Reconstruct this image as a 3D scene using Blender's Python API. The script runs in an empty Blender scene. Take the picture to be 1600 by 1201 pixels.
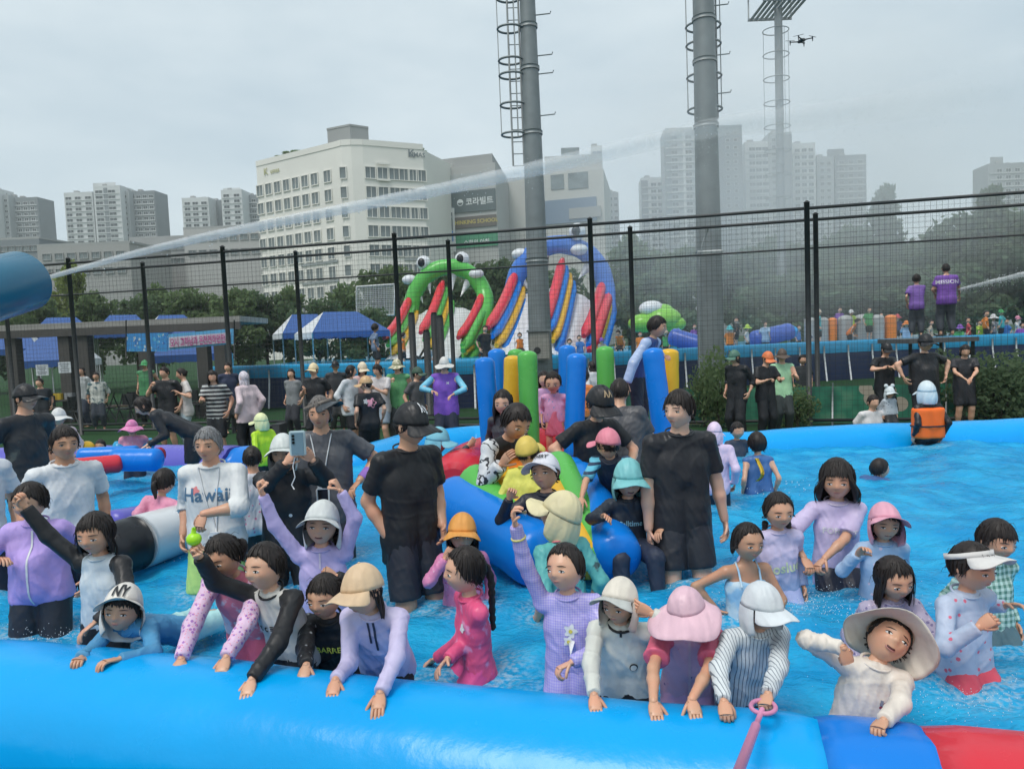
import bpy, bmesh, math, random
import numpy as np
from mathutils import Vector, Matrix
from mathutils.bvhtree import BVHTree
random.seed(7)
RNG = np.random.default_rng(7)
PI = math.pi
SC = bpy.context.scene
COL = SC.collection
# ------------------------------------------------------------------ camera
F_PX, CAM_H = 1100.0, 2.07
PITCH, ROLL = math.atan(70.0 / F_PX), math.radians(2.3)
CAMP = np.array([0, 0, CAM_H])
_f = np.array([0, math.cos(PITCH), -math.sin(PITCH)])
_u0 = np.array([0, math.sin(PITCH), math.cos(PITCH)])
_r0 = np.array([1.0, 0, 0])
CR = _r0 * math.cos(ROLL) - _u0 * math.sin(ROLL)
CU = _u0 * math.cos(ROLL) + _r0 * math.sin(ROLL)
cam = bpy.data.cameras.new('camera')
cam.sensor_width = 36.0
cam.lens = F_PX / 1600 * 36
cam.clip_start, cam.clip_end = 0.05, 3000
camo = bpy.data.objects.new('camera', cam)
COL.objects.link(camo)
M4 = Matrix(((CR[0], CU[0], -_f[0], CAMP[0]), (CR[1], CU[1], -_f[1], CAMP[1]), (CR[2], CU[2], -_f[2], CAMP[2]), (0, 0, 0, 1)))
camo.matrix_world = M4
SC.camera = camo
# ------------------------------------------------------------------ world, sun, exposure
SUN_EL, SUN_AZ = math.radians(62), math.radians(215)
w = bpy.data.worlds.new('World')
SC.world = w
w.use_nodes = True
nt = w.node_tree
nt.nodes.clear()
def _wn(t): return nt.nodes.new(t)
wo = _wn('ShaderNodeOutputWorld'); bg = _wn('ShaderNodeBackground'); sk = _wn('ShaderNodeTexSky')
sk.sky_type = 'NISHITA'; sk.sun_disc = False
sk.sun_elevation = SUN_EL; sk.sun_rotation = SUN_AZ
sk.dust_density = 3.0; sk.air_density = 1.2
tc = _wn('ShaderNodeTexCoord'); mp = _wn('ShaderNodeMapping'); mp.inputs['Scale'].default_value = (1, 1, 3.0)
no = _wn('ShaderNodeTexNoise'); no.inputs['Scale'].default_value = 2.2; no.inputs['Detail'].default_value = 5; no.inputs['Roughness'].default_value = .55
cr = _wn('ShaderNodeValToRGB')
cr.color_ramp.elements[0].position = .30; cr.color_ramp.elements[0].color = (3.45, 4.2, 4.65, 1)
cr.color_ramp.elements[1].position = .72; cr.color_ramp.elements[1].color = (5.0, 5.6, 5.8, 1)
mx = _wn('ShaderNodeMixRGB'); mx.inputs[0].default_value = .88
nt.links.new(tc.outputs['Generated'], mp.inputs[0]); nt.links.new(mp.outputs[0], no.inputs['Vector'])
nt.links.new(no.outputs['Fac'], cr.inputs[0]); nt.links.new(sk.outputs[0], mx.inputs[1]); nt.links.new(cr.outputs[0], mx.inputs[2])
nt.links.new(mx.outputs[0], bg.inputs[0]); nt.links.new(bg.outputs[0], wo.inputs[0])
bg.inputs[1].default_value = 0.1
sl = bpy.data.lights.new('sun', 'SUN'); sl.energy = 1.3; sl.angle = math.radians(25); sl.color = (1, .96, .9)
so = bpy.data.objects.new('sun', sl); COL.objects.link(so)
_sd = Vector((math.sin(SUN_AZ) * math.cos(SUN_EL), math.cos(SUN_AZ) * math.cos(SUN_EL), math.sin(SUN_EL)))
so.rotation_euler = _sd.to_track_quat('Z', 'Y').to_euler(); so.location = (0, -5, 30)
vs = SC.view_settings
vs.view_transform = 'Standard'; vs.look = 'None'; vs.exposure = 0.70; vs.gamma = 1; vs.use_curve_mapping = False
cy = SC.cycles
cy.use_denoising = True
cy.max_bounces = 8; cy.transparent_max_bounces = 24; cy.diffuse_bounces = 3; cy.glossy_bounces = 3; cy.volume_bounces = 3
cy.caustics_reflective = False; cy.caustics_refractive = False
# ------------------------------------------------------------------ helpers
def U(u, v, D):
    "the point seen at photo pixel (u, v), D metres along the view axis"
    return CAMP + D * (_f + (u - 800) / F_PX * CR + (600.5 - v) / F_PX * CU)
def UZ(u, v, z):
    d = _f + (u - 800) / F_PX * CR + (600.5 - v) / F_PX * CU
    return CAMP + d * ((z - CAM_H) / d[2])
def UY(u, v, y):
    d = _f + (u - 800) / F_PX * CR + (600.5 - v) / F_PX * CU
    return CAMP + d * (y / d[1])
def PX(p):
    q = np.asarray(p, float) - CAMP
    z = q @ _f
    return 800 + F_PX * (q @ CR) / z, 600.5 - F_PX * (q @ CU) / z, z
def nrm(a):
    a = np.asarray(a, float); n = np.linalg.norm(a)
    return a / n if n > 1e-12 else a
A = lambda *x: np.array(x, float)
class G:
    "collects geometry for ONE mesh object"
    def __init__(s): s.v = []; s.f = []; s.m = []; s.n = 0; s.sm = []
    def add(s, v, f, mi=0, smooth=True):
        v = np.asarray(v, float).reshape(-1, 3)
        o = s.n
        s.v.append(v); s.n += len(v)
        for q in f:
            s.f.append(tuple(int(i) + o for i in q)); s.m.append(mi); s.sm.append(smooth)
        return s
    def grid(s, P, mi=0, cu=False, cv=False, smooth=True):
        "P: (nu, nv, 3)"
        nu, nv = P.shape[:2]
        I = np.arange(nu * nv).reshape(nu, nv)
        a = I if not cu else np.vstack([I, I[:1]])
        if cv: a = np.hstack([a, a[:, :1]])
        q = np.stack([a[:-1, :-1], a[1:, :-1], a[1:, 1:], a[:-1, 1:]], -1).reshape(-1, 4)
        return s.add(P.reshape(-1, 3), q.tolist(), mi, smooth)
    def box(s, c, d, mi=0, R=None):
        c = A(*c); d = A(*d) / 2
        v = np.array([[x, y, z] for x in (-1, 1) for y in (-1, 1) for z in (-1, 1)]) * d
        if R is not None: v = v @ np.asarray(R).T
        return s.add(v + c, [(0, 1, 3, 2), (4, 6, 7, 5), (0, 4, 5, 1), (2, 3, 7, 6), (0, 2, 6, 4), (1, 5, 7, 3)], mi, False)
    def tube(s, pts, r, k=8, mi=0, caps=True, closed=False, up=None, flat=1.0, smooth=True):
        pts = np.asarray(pts, float); n = len(pts)
        r = np.broadcast_to(np.asarray(r, float), (n,))
        if closed: t = np.roll(pts, -1, 0) - np.roll(pts, 1, 0)
        else: t = np.gradient(pts, axis=0)
        t /= np.linalg.norm(t, axis=1)[:, None] + 1e-12
        if up is None:
            up = A(0, 0, 1) if abs(t[0][2]) < .9 else A(0, 1, 0)
        a = nrm(np.cross(t[0], up)); rings = []
        an = np.arange(k) * 2 * PI / k
        for i in range(n):
            a = nrm(a - t[i] * (a @ t[i])); b = np.cross(t[i], a)
            rings.append(pts[i] + r[i] * (np.cos(an)[:, None] * a + flat * np.sin(an)[:, None] * b))
        P = np.array(rings)
        o = s.n
        s.grid(P, mi, cu=closed, cv=True, smooth=smooth)
        if caps and not closed:
            s.f.append(tuple(o + i for i in range(k))[::-1]); s.m.append(mi); s.sm.append(False)
            s.f.append(tuple(o + (n - 1) * k + i for i in range(k))); s.m.append(mi); s.sm.append(False)
        return s
    def ell(s, c, r, mi=0, nu=12, nv=8, R=None):
        th = np.linspace(0, PI, nv + 1)[:, None]; ph = (np.arange(nu) * 2 * PI / nu)[None]
        P = np.stack([np.sin(th) * np.cos(ph), np.sin(th) * np.sin(ph), np.cos(th) + 0 * ph], -1) * A(*np.broadcast_to(r, (3,)))
        if R is not None: P = P @ np.asarray(R).T
        return s.grid(P + A(*c), mi, cv=True)
    def V(s): return np.concatenate(s.v) if s.v else np.zeros((0, 3))
    def mesh(s, name, mats):
        me = bpy.data.meshes.new(name)
        me.from_pydata(s.V().tolist(), [], s.f)
        for m in (mats if isinstance(mats, (list, tuple)) else [mats]): me.materials.append(m)
        me.polygons.foreach_set('material_index', np.array(s.m, np.int32))
        me.polygons.foreach_set('use_smooth', np.array(s.sm, bool))
        me.update()
        return me
    def obj(s, name, mats, parent=None, loc=None, **tags):
        o = bpy.data.objects.new(name, s.mesh(name, mats)); COL.objects.link(o)
        if parent is not None: o.parent = parent
        if loc is not None: o.location = loc
        return tag(o, **tags)
def tag(o, label=None, cat=None, group=None, kind=None):
    if label: o['label'] = label
    if cat: o['category'] = cat
    if group: o['group'] = group
    if kind: o['kind'] = kind
    return o
def empty(name, loc, label=None, cat=None, group=None, rz=0, kind=None):
    o = bpy.data.objects.new(name, None); COL.objects.link(o)
    o.location = tuple(float(x) for x in loc); o.rotation_euler = (0, 0, rz); o.empty_display_size = .1
    return tag(o, label, cat, group, kind)
def copy_tree(o, loc=None, rz=None, label=None, parent=None, scale=None):
    c = o.copy(); COL.objects.link(c); c.parent = parent
    if loc is not None: c.location = tuple(float(x) for x in loc)
    if rz is not None: c.rotation_euler = (0, 0, rz)
    if scale is not None: c.scale = (scale,) * 3
    if label: c['label'] = label
    for ch in o.children: copy_tree(ch, parent=c)
    return c
def linked(name, me, parent, loc, rot=None):
    o = bpy.data.objects.new(name, me); COL.objects.link(o); o.parent = parent
    o.location = tuple(float(x) for x in loc)
    if rot is not None: o.rotation_euler = rot
    return o
# ------------------------------------------------------------------ materials
MATS = {}
class NB:
    def __init__(s, name):
        s.m = bpy.data.materials.new(name); s.m.use_nodes = True; s.t = s.m.node_tree
        s.b = s.t.nodes['Principled BSDF']; s.out = s.t.nodes['Material Output']
        s.tc = None
    def n(s, typ, **kw):
        x = s.t.nodes.new('ShaderNode' + typ)
        for k, v in kw.items():
            if k in x.inputs: s.set(x.inputs[k], v)
            else: setattr(x, k, v)
        return x
    def set(s, i, v):
        if hasattr(v, 'bl_idname') or isinstance(v, bpy.types.NodeSocket):
            s.t.links.new(v if isinstance(v, bpy.types.NodeSocket) else v.outputs[0], i)
        else: i.default_value = v
    def co(s, kind='Object'):
        if s.tc is None: s.tc = s.t.nodes.new('ShaderNodeTexCoord')
        return s.tc.outputs[kind]
    def map(s, scale, rot=(0, 0, 0), kind='Object'):
        x = s.t.nodes.new('ShaderNodeMapping'); s.t.links.new(s.co(kind), x.inputs[0])
        x.inputs['Scale'].default_value = scale if isinstance(scale, tuple) else (scale,) * 3
        x.inputs['Rotation'].default_value = rot
        return x.outputs[0]
    def noise(s, scale, detail=3, vec=None, rough=.5):
        x = s.t.nodes.new('ShaderNodeTexNoise'); x.inputs['Scale'].default_value = scale; x.inputs['Detail'].default_value = detail
        x.inputs['Roughness'].default_value = rough
        s.t.links.new(vec if vec is not None else s.co(), x.inputs['Vector'])
        return x.outputs['Fac']
    def ramp(s, fac, stops, interp='LINEAR'):
        x = s.t.nodes.new('ShaderNodeValToRGB'); x.color_ramp.interpolation = interp
        e = x.color_ramp.elements
        while len(e) < len(stops): e.new(.5)
        for i, (p, c) in enumerate(stops):
            e[i].position = p; e[i].color = (*c, 1) if len(c) == 3 else c
        s.t.links.new(fac, x.inputs[0]); return x.outputs[0]
    def mix(s, fac, a, b, mode='MIX'):
        x = s.t.nodes.new('ShaderNodeMixRGB'); x.blend_type = mode
        for i, v in zip((0, 1, 2), (fac, a, b)):
            if isinstance(v, tuple) and len(v) == 3: v = (*v, 1)
            s.set(x.inputs[i], v)
        return x.outputs[0]
    def math(s, op, a, b=0.0, c=None):
        x = s.t.nodes.new('ShaderNodeMath'); x.operation = op
        s.set(x.inputs[0], a); s.set(x.inputs[1], b)
        if c is not None: s.set(x.inputs[2], c)
        return x.outputs[0]
    def bump(s, h, strength=.3, dist=.01):
        x = s.t.nodes.new('ShaderNodeBump'); x.inputs['Strength'].default_value = strength; x.inputs['Distance'].default_value = dist
        s.t.links.new(h, x.inputs['Height']); s.t.links.new(x.outputs[0], s.b.inputs['Normal'])
        return x
    def base(s, c):
        s.set(s.b.inputs['Base Color'], (*c, 1) if isinstance(c, tuple) and len(c) == 3 else c); return s
    def p(s, **kw):
        for k, v in kw.items(): s.set(s.b.inputs[{'rough': 'Roughness', 'metal': 'Metallic', 'spec': 'Specular IOR Level', 'alpha': 'Alpha', 'trans': 'Transmission Weight', 'coat': 'Coat Weight', 'sss': 'Subsurface Weight', 'sheen': 'Sheen Weight'}[k]], v)
        return s
def plain(name, c, rough=.6, metal=0, var=.08, nscale=6, bump=0, bscale=40, spec=.5, coat=0):
    if name in MATS: return MATS[name]
    b = NB(name)
    n = b.noise(nscale, 4)
    lo = tuple(max(0, x * (1 - var)) for x in c); hi = tuple(min(1, x * (1 + var)) for x in c)
    b.base(b.ramp(n, [(.3, lo), (.7, hi)])).p(rough=rough, metal=metal, spec=spec, coat=coat)
    if bump: b.bump(b.noise(bscale, 4), bump, .01)
    MATS[name] = b.m
    return b.m
def vinyl(name, c, rough=.25):
    if name in MATS: return MATS[name]
    b = NB(name)
    n = b.noise(1.3, 3)
    lo = tuple(x * .93 for x in c)
    b.base(b.ramp(n, [(.3, lo), (.7, c)])).p(rough=b.math('MULTIPLY_ADD', b.noise(9, 4), .16, rough - .08), spec=.35)
    h = b.math('ADD', b.noise(2.5, 2), b.math('MULTIPLY', b.noise(22, 3), .12))
    b.bump(h, .35, .04)
    MATS[name] = b.m
    return b.m
def cloth(c, pat=None, rough=.6, wet=False):
    key = 'cloth_%s_%s' % (c, pat)
    if key in MATS: return MATS[key]
    b = NB('cloth')
    col = (*c, 1)
    if pat:
        kind = pat[0]
        if kind == 'grad':          # along local z: colour c above z1, colour 2 below z0
            z = b.n('SeparateXYZ', Vector=b.co()).outputs[2]
            zz = b.math('ADD', z, b.math('MULTIPLY', b.noise(9, 2), .05))
            x = b.n('MapRange'); b.set(x.inputs[0], zz); x.inputs[1].default_value = pat[1]; x.inputs[2].default_value = pat[2]
            col = b.ramp(x.outputs[0], [(0, pat[3]), (1, c)])
        elif kind == 'stripe':      # axis, period, colour, share
            xyz = b.n('SeparateXYZ', Vector=b.co())
            a = xyz.outputs['xyz'.index(pat[1])]
            a = b.math('ADD', a, b.math('MULTIPLY', b.noise(12, 2), .006))
            s_ = b.math('FRACT', b.math('DIVIDE', a, pat[2]))
            col = b.mix(b.math('LESS_THAN', s_, pat[4]), col, pat[3])
        elif kind == 'check':
            xyz = b.n('SeparateXYZ', Vector=b.co())
            fa = [b.math('LESS_THAN', b.math('FRACT', b.math('DIVIDE', b.math('ADD', xyz.outputs[i], 10.0), pat[1])), .5) for i in (0, 2)]
            f_ = b.math('MULTIPLY', b.math('ADD', fa[0], fa[1]), .5)
            col = b.mix(f_, col, pat[2])
        elif kind == 'dots':        # scale, colour, threshold
            x = b.n('TexVoronoi', Scale=pat[1]); b.set(x.inputs['Vector'], b.co())
            d = b.math('ADD', x.outputs['Distance'], b.math('MULTIPLY', b.noise(pat[1] * 2.5, 3), .2))
            col = b.mix(b.math('LESS_THAN', d, pat[3]), col, pat[2])
            if len(pat) > 4:
                x2 = b.n('TexVoronoi', Scale=pat[1] * 1.7); b.set(x2.inputs['Vector'], b.co())
                d2 = b.math('ADD', x2.outputs['Distance'], b.math('MULTIPLY', b.noise(pat[1] * 3, 3), .2))
                col = b.mix(b.math('LESS_THAN', d2, pat[3] * .85), col, pat[4])
        elif kind == 'blotch':      # scale, colour, lo, hi
            col = b.mix(b.ramp(b.noise(pat[1], 3), [(pat[3], (0, 0, 0)), (pat[4], (1, 1, 1))]), col, pat[2])
        elif kind == 'zebra':
            wv = b.n('TexWave', Scale=pat[1], Distortion=9.0, Detail=2.0); b.set(wv.inputs['Vector'], b.map((.4, 1, 1.3)))
            col = b.mix(b.math('LESS_THAN', wv.outputs['Fac'], pat[3]), col, pat[2])
    col = b.mix(b.ramp(b.noise(7, 4), [(.3, (.86, .86, .86)), (.7, (1, 1, 1))]), (0, 0, 0), col, 'MIX') if False else b.mix(1.0, col, b.ramp(b.noise(7, 4), [(.3, (.80, .80, .82)), (.62, (1, 1, 1))]), 'MULTIPLY')
    b.base(col).p(rough=b.ramp(b.noise(5, 3), [(.35, (.34,) * 3), (.65, (rough + .1,) * 3)]), spec=.4)
    wrk = b.n('TexWave', Scale=9.0, Distortion=7.0, Detail=2.0); b.set(wrk.inputs['Vector'], b.map((1, .6, .55), (.3, .5, .4)))
    h = b.math('ADD', b.math('MULTIPLY', wrk.outputs['Fac'], .5), b.math('ADD', b.noise(28, 3), b.math('MULTIPLY', b.noise(400, 1), .06)))
    b.bump(h, .35, .010)
    MATS[key] = b.m
    return b.m
def skin_mat(i):
    key = 'skin%d' % i
    if key in MATS: return MATS[key]
    base = [(.74, .44, .30), (.66, .375, .245), (.55, .30, .185), (.77, .49, .36)][i]
    b = NB('skin')
    lo = tuple(x * .9 for x in base); red = (base[0] * 1.02, base[1] * .88, base[2] * .86)
    b.base(b.mix(b.ramp(b.noise(9, 3), [(.4, (0, 0, 0)), (.7, (1, 1, 1))]), lo, red)).p(rough=b.math('MULTIPLY_ADD', b.noise(14, 3), .35, .22), spec=.5, sss=.08)
    b.b.inputs['Subsurface Radius'].default_value = (.9, .3, .15); b.b.inputs['Subsurface Scale'].default_value = .01
    b.bump(b.noise(160, 3), .12, .003)
    MATS[key] = b.m
    return b.m
def hair_mat(c=(.018, .014, .013)):
    key = 'hair%s' % (c,)
    if key in MATS: return MATS[key]
    b = NB('hair')
    n = b.noise(55, 4, b.map((1.6, 1.6, .22)))
    b.base(b.ramp(n, [(.3, tuple(x * .6 for x in c)), (.75, tuple(x * 2.0 for x in c))])).p(rough=.5, spec=.3)
    b.bump(n, .6, .004)
    MATS[key] = b.m
    return b.m
# ------------------------------------------------------------------ people
class Sdf:
    "smooth union of tapered limbs, turned into a mesh with surface nets"
    def __init__(s): s.p = []
    def cone(s, a, b, ra, rb, n=None, q=1.0, clip=None):
        s.p.append((np.asarray(a, float), np.asarray(b, float), ra, rb, n, q, clip)); return s
    def mesh(s, h, k, clips=(), wr=None):
        lo = np.min([np.minimum(a, b) - max(ra, rb) for a, b, ra, rb, *_ in s.p], 0) - 3 * h
        hi = np.max([np.maximum(a, b) + max(ra, rb) for a, b, ra, rb, *_ in s.p], 0) + 3 * h
        n = np.ceil((hi - lo) / h).astype(int) + 1
        ax = [lo[i] + h * np.arange(n[i]) for i in range(3)]
        Fd = np.full(n, 9.0, np.float32)
        for a, b, ra, rb, nn, q, clip in s.p:
            m = max(ra, rb) / min(q, 1) + k + 2 * h if q < 1 else max(ra, rb) * q + k + 2 * h
            i0 = np.clip(((np.minimum(a, b) - m - lo) / h).astype(int), 0, n - 1)
            i1 = np.clip(((np.maximum(a, b) + m - lo) / h).astype(int) + 2, 1, n)
            sl = tuple(slice(i0[i], i1[i]) for i in range(3))
            X = (ax[0][sl[0]][:, None, None] - a[0]).astype(np.float32); Y = (ax[1][sl[1]][None, :, None] - a[1]).astype(np.float32); Z = (ax[2][sl[2]][None, None, :] - a[2]).astype(np.float32)
            ba = b - a; L = ba @ ba + 1e-9
            if clip is not None:
                cp, cn = clip
                cd = (X + (a[0] - cp[0])) * cn[0] + (Y + (a[1] - cp[1])) * cn[1] + (Z + (a[2] - cp[2])) * cn[2]
            if nn is not None:
                dt = X * nn[0] + Y * nn[1] + Z * nn[2]
                e = 1 / q - 1
                X = X + dt * (e * nn[0]); Y = Y + dt * (e * nn[1]); Z = Z + dt * (e * nn[2])
                bd = ba @ nn; ba = ba + nn * bd * e; L = ba @ ba + 1e-9
            t = np.clip((X * ba[0] + Y * ba[1] + Z * ba[2]) / L, 0, 1)
            d = np.sqrt((X - t * ba[0]) ** 2 + (Y - t * ba[1]) ** 2 + (Z - t * ba[2]) ** 2) - (ra + (rb - ra) * t)
            if q < 1: d = d * (.5 + .5 * q)
            if clip is not None: d = np.maximum(d, cd)
            o = Fd[sl]
            hh = np.maximum(k - np.abs(o - d), 0) / k
            Fd[sl] = np.minimum(o, d) - hh * hh * k * .25
        if clips:
            X, Y, Z = ax[0][:, None, None], ax[1][None, :, None], ax[2][None, None, :]
            for cp, cn in clips:
                Fd = np.maximum(Fd, ((X - cp[0]) * cn[0] + (Y - cp[1]) * cn[1] + (Z - cp[2]) * cn[2]).astype(np.float32))
        Fd[0] = Fd[-1] = 9; Fd[:, 0] = Fd[:, -1] = 9; Fd[:, :, 0] = Fd[:, :, -1] = 9
        return nets(Fd, lo, h, wr)
def nets(Fd, lo, h, wr=None):
    S = Fd < 0
    c = np.zeros(tuple(x - 1 for x in S.shape), np.uint8)
    for i in (0, 1):
        for j in (0, 1):
            for k in (0, 1):
                c += S[i:S.shape[0] - 1 + i, j:S.shape[1] - 1 + j, k:S.shape[2] - 1 + k]
    act = (c > 0) & (c < 8)
    I = np.argwhere(act)
    idx = np.full(c.shape, -1, np.int32); idx[act] = np.arange(len(I))
    acc = np.zeros((len(I), 3)); cnt = np.zeros(len(I))
    for axis in range(3):
        o1, o2 = [x for x in range(3) if x != axis]
        for i in (0, 1):
            for j in (0, 1):
                A0 = I.copy(); A0[:, o1] += i; A0[:, o2] += j
                B0 = A0.copy(); B0[:, axis] += 1
                fa = Fd[tuple(A0.T)]; fb = Fd[tuple(B0.T)]
                m = (fa < 0) != (fb < 0)
                t = fa[m] / (fa[m] - fb[m])
                P = A0[m].astype(float); P[:, axis] += t
                acc[m] += P; cnt[m] += 1
    V = lo + h * acc / cnt[:, None]
    faces = []
    for axis in range(3):
        o1, o2 = [(1, 2), (2, 0), (0, 1)][axis]
        sl0 = [slice(1, -1)] * 3; sl0[axis] = slice(0, S.shape[axis] - 1)
        sl1 = list(sl0); sl1[axis] = slice(1, S.shape[axis])
        a, b = S[tuple(sl0)], S[tuple(sl1)]
        off = np.array([1, 1, 1]); off[axis] = 0
        for flip, m in ((False, a & ~b), (True, ~a & b)):
            E = np.argwhere(m) + off
            if not len(E): continue
            q = []
            for d1, d2 in ((0, 0), (-1, 0), (-1, -1), (0, -1)):
                e = E.copy(); e[:, o1] += d1; e[:, o2] += d2
                q.append(idx[tuple(e.T)])
            q = np.stack(q, 1)
            faces.append(q[:, ::-1] if flip else q)
    Fq = np.concatenate(faces)
    # one relaxing step and a normal
    for _ in range(2):
        acc = np.zeros_like(V); cn = np.zeros(len(V))
        for i in range(4):
            j = (i + 1) % 4
            for x in range(3):
                acc[:, x] += np.bincount(Fq[:, i], V[Fq[:, j], x], len(V)) + np.bincount(Fq[:, j], V[Fq[:, i], x], len(V))
            cn += np.bincount(Fq[:, i], minlength=len(V)) + np.bincount(Fq[:, j], minlength=len(V))
        V = V * .5 + .5 * acc / np.maximum(cn, 1)[:, None]
    if wr is not None:
        fn = np.cross(V[Fq[:, 2]] - V[Fq[:, 0]], V[Fq[:, 3]] - V[Fq[:, 1]])
        N = np.zeros_like(V)
        for i in range(4):
            for x in range(3): N[:, x] += np.bincount(Fq[:, i], fn[:, x], len(V))
        N /= np.linalg.norm(N, axis=1)[:, None] + 1e-12
        V = V + N * wr(V)[:, None]
    return V, Fq
def wrinkles(amp, seed, kv=1.0):
    "sharp folds that run with the hang of the cloth, plus slow drape"
    r = np.random.default_rng(seed)
    K = r.normal(0, 1, (5, 3)) * A(17, 17, 11 * kv) * (1 + np.arange(5) * .42)[:, None]
    W = r.normal(0, 7, (5, 3)); ph = r.uniform(0, 6.3, (5, 2)); M = r.normal(0, 6, (5, 3))
    def f(V):
        o = np.zeros(len(V))
        for i in range(5):
            s = np.abs(np.sin(V @ K[i] + ph[i, 0] + 1.9 * np.sin(V @ W[i] + ph[i, 1])))
            gate = np.clip(.35 + .9 * np.sin(V @ M[i] + ph[i, 1] * 2), 0, 1)
            o += ((1 - s) ** 4 * 1.25 - .22) * gate * (1.1 - .12 * i)
        return amp * .8 * o
    return f
# ---- the head, in units of its height; front is -y, the person's own left is +x
KID = [0]
def head_surf(d):
    kd = KID[0]
    p = d * A(.345 + .022 * kd, .425 + .012 * kd, .5 - .012 * kd)
    x, y, z = p[..., 0].copy(), p[..., 1].copy(), p[..., 2]
    t = np.clip(-z / .5, 0, 1)
    x *= 1 - (.30 - .05 * kd) * t ** (1.9 + .5 * kd)
    y = np.where(y > 0, y * (1 - .38 * t ** 1.3), y)
    f = np.clip(-d[..., 1] * 3, 0, 1)
    ax = np.abs(x); g = lambda u, s: np.exp(-(u / s) ** 2)
    dy = (.05 - .03 * kd) * g(z + .43, .08) * g(x, .13) + (.11 - .045 * kd) * g(x, .052 + .006 * kd) * np.interp(z, [-.19, -.15, -.115, .07], [0, .85, 1, .03]) + .03 * g(ax - .045, .035) * g(z + .135, .03)
    dy += .014 * g(z - .1, .05) - (.035 - .012 * kd) * g(ax - .155, .075) * g(z - .005, .05) + (.018 + .02 * kd) * g(ax - .2, .09) * g(z + .15, .09)
    dy += .03 * g(x, .10) * g(z + .255, .045) - .02 * g(x, .085) * g(z + .262, .011)
    y = y - f * dy
    return np.stack([x, y, z], -1)
def azel(az, el):
    "az 0 = front, + towards the person's left"
    return np.stack([np.sin(az) * np.cos(el), -np.cos(az) * np.cos(el), np.sin(el) + 0 * az], -1)
_gx = np.linspace(-1.2, 1.2, 121); _ge = np.linspace(-1.3, 1.2, 121)
_luts = []
for KID[0] in (0, 1): _luts.append(head_surf(azel(*np.meshgrid(_gx, _ge))).reshape(-1, 3))
def face_at(x, z):
    L_ = _luts[KID[0]]
    return L_[np.argmin((L_[:, 0] - x) ** 2 + (L_[:, 2] - z) ** 2)]
def head_grid(nu, nv):
    u = np.linspace(-PI, PI, nu, endpoint=False); az = u - .35 * np.sin(u) * 1.0
    el = np.linspace(-PI / 2 + .02, PI / 2 - .02, nv)
    return head_surf(azel(*np.meshgrid(az, el, indexing='ij')))
def hairline(az, bang, nape):
    a = np.degrees(np.abs((az + PI) % (2 * PI) - PI))
    return np.radians(np.interp(a, [0, 32, 58, 80, 100, 125, 180], [bang, bang - 1, bang * .55, -14, -18, nape, nape - 4]))
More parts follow.
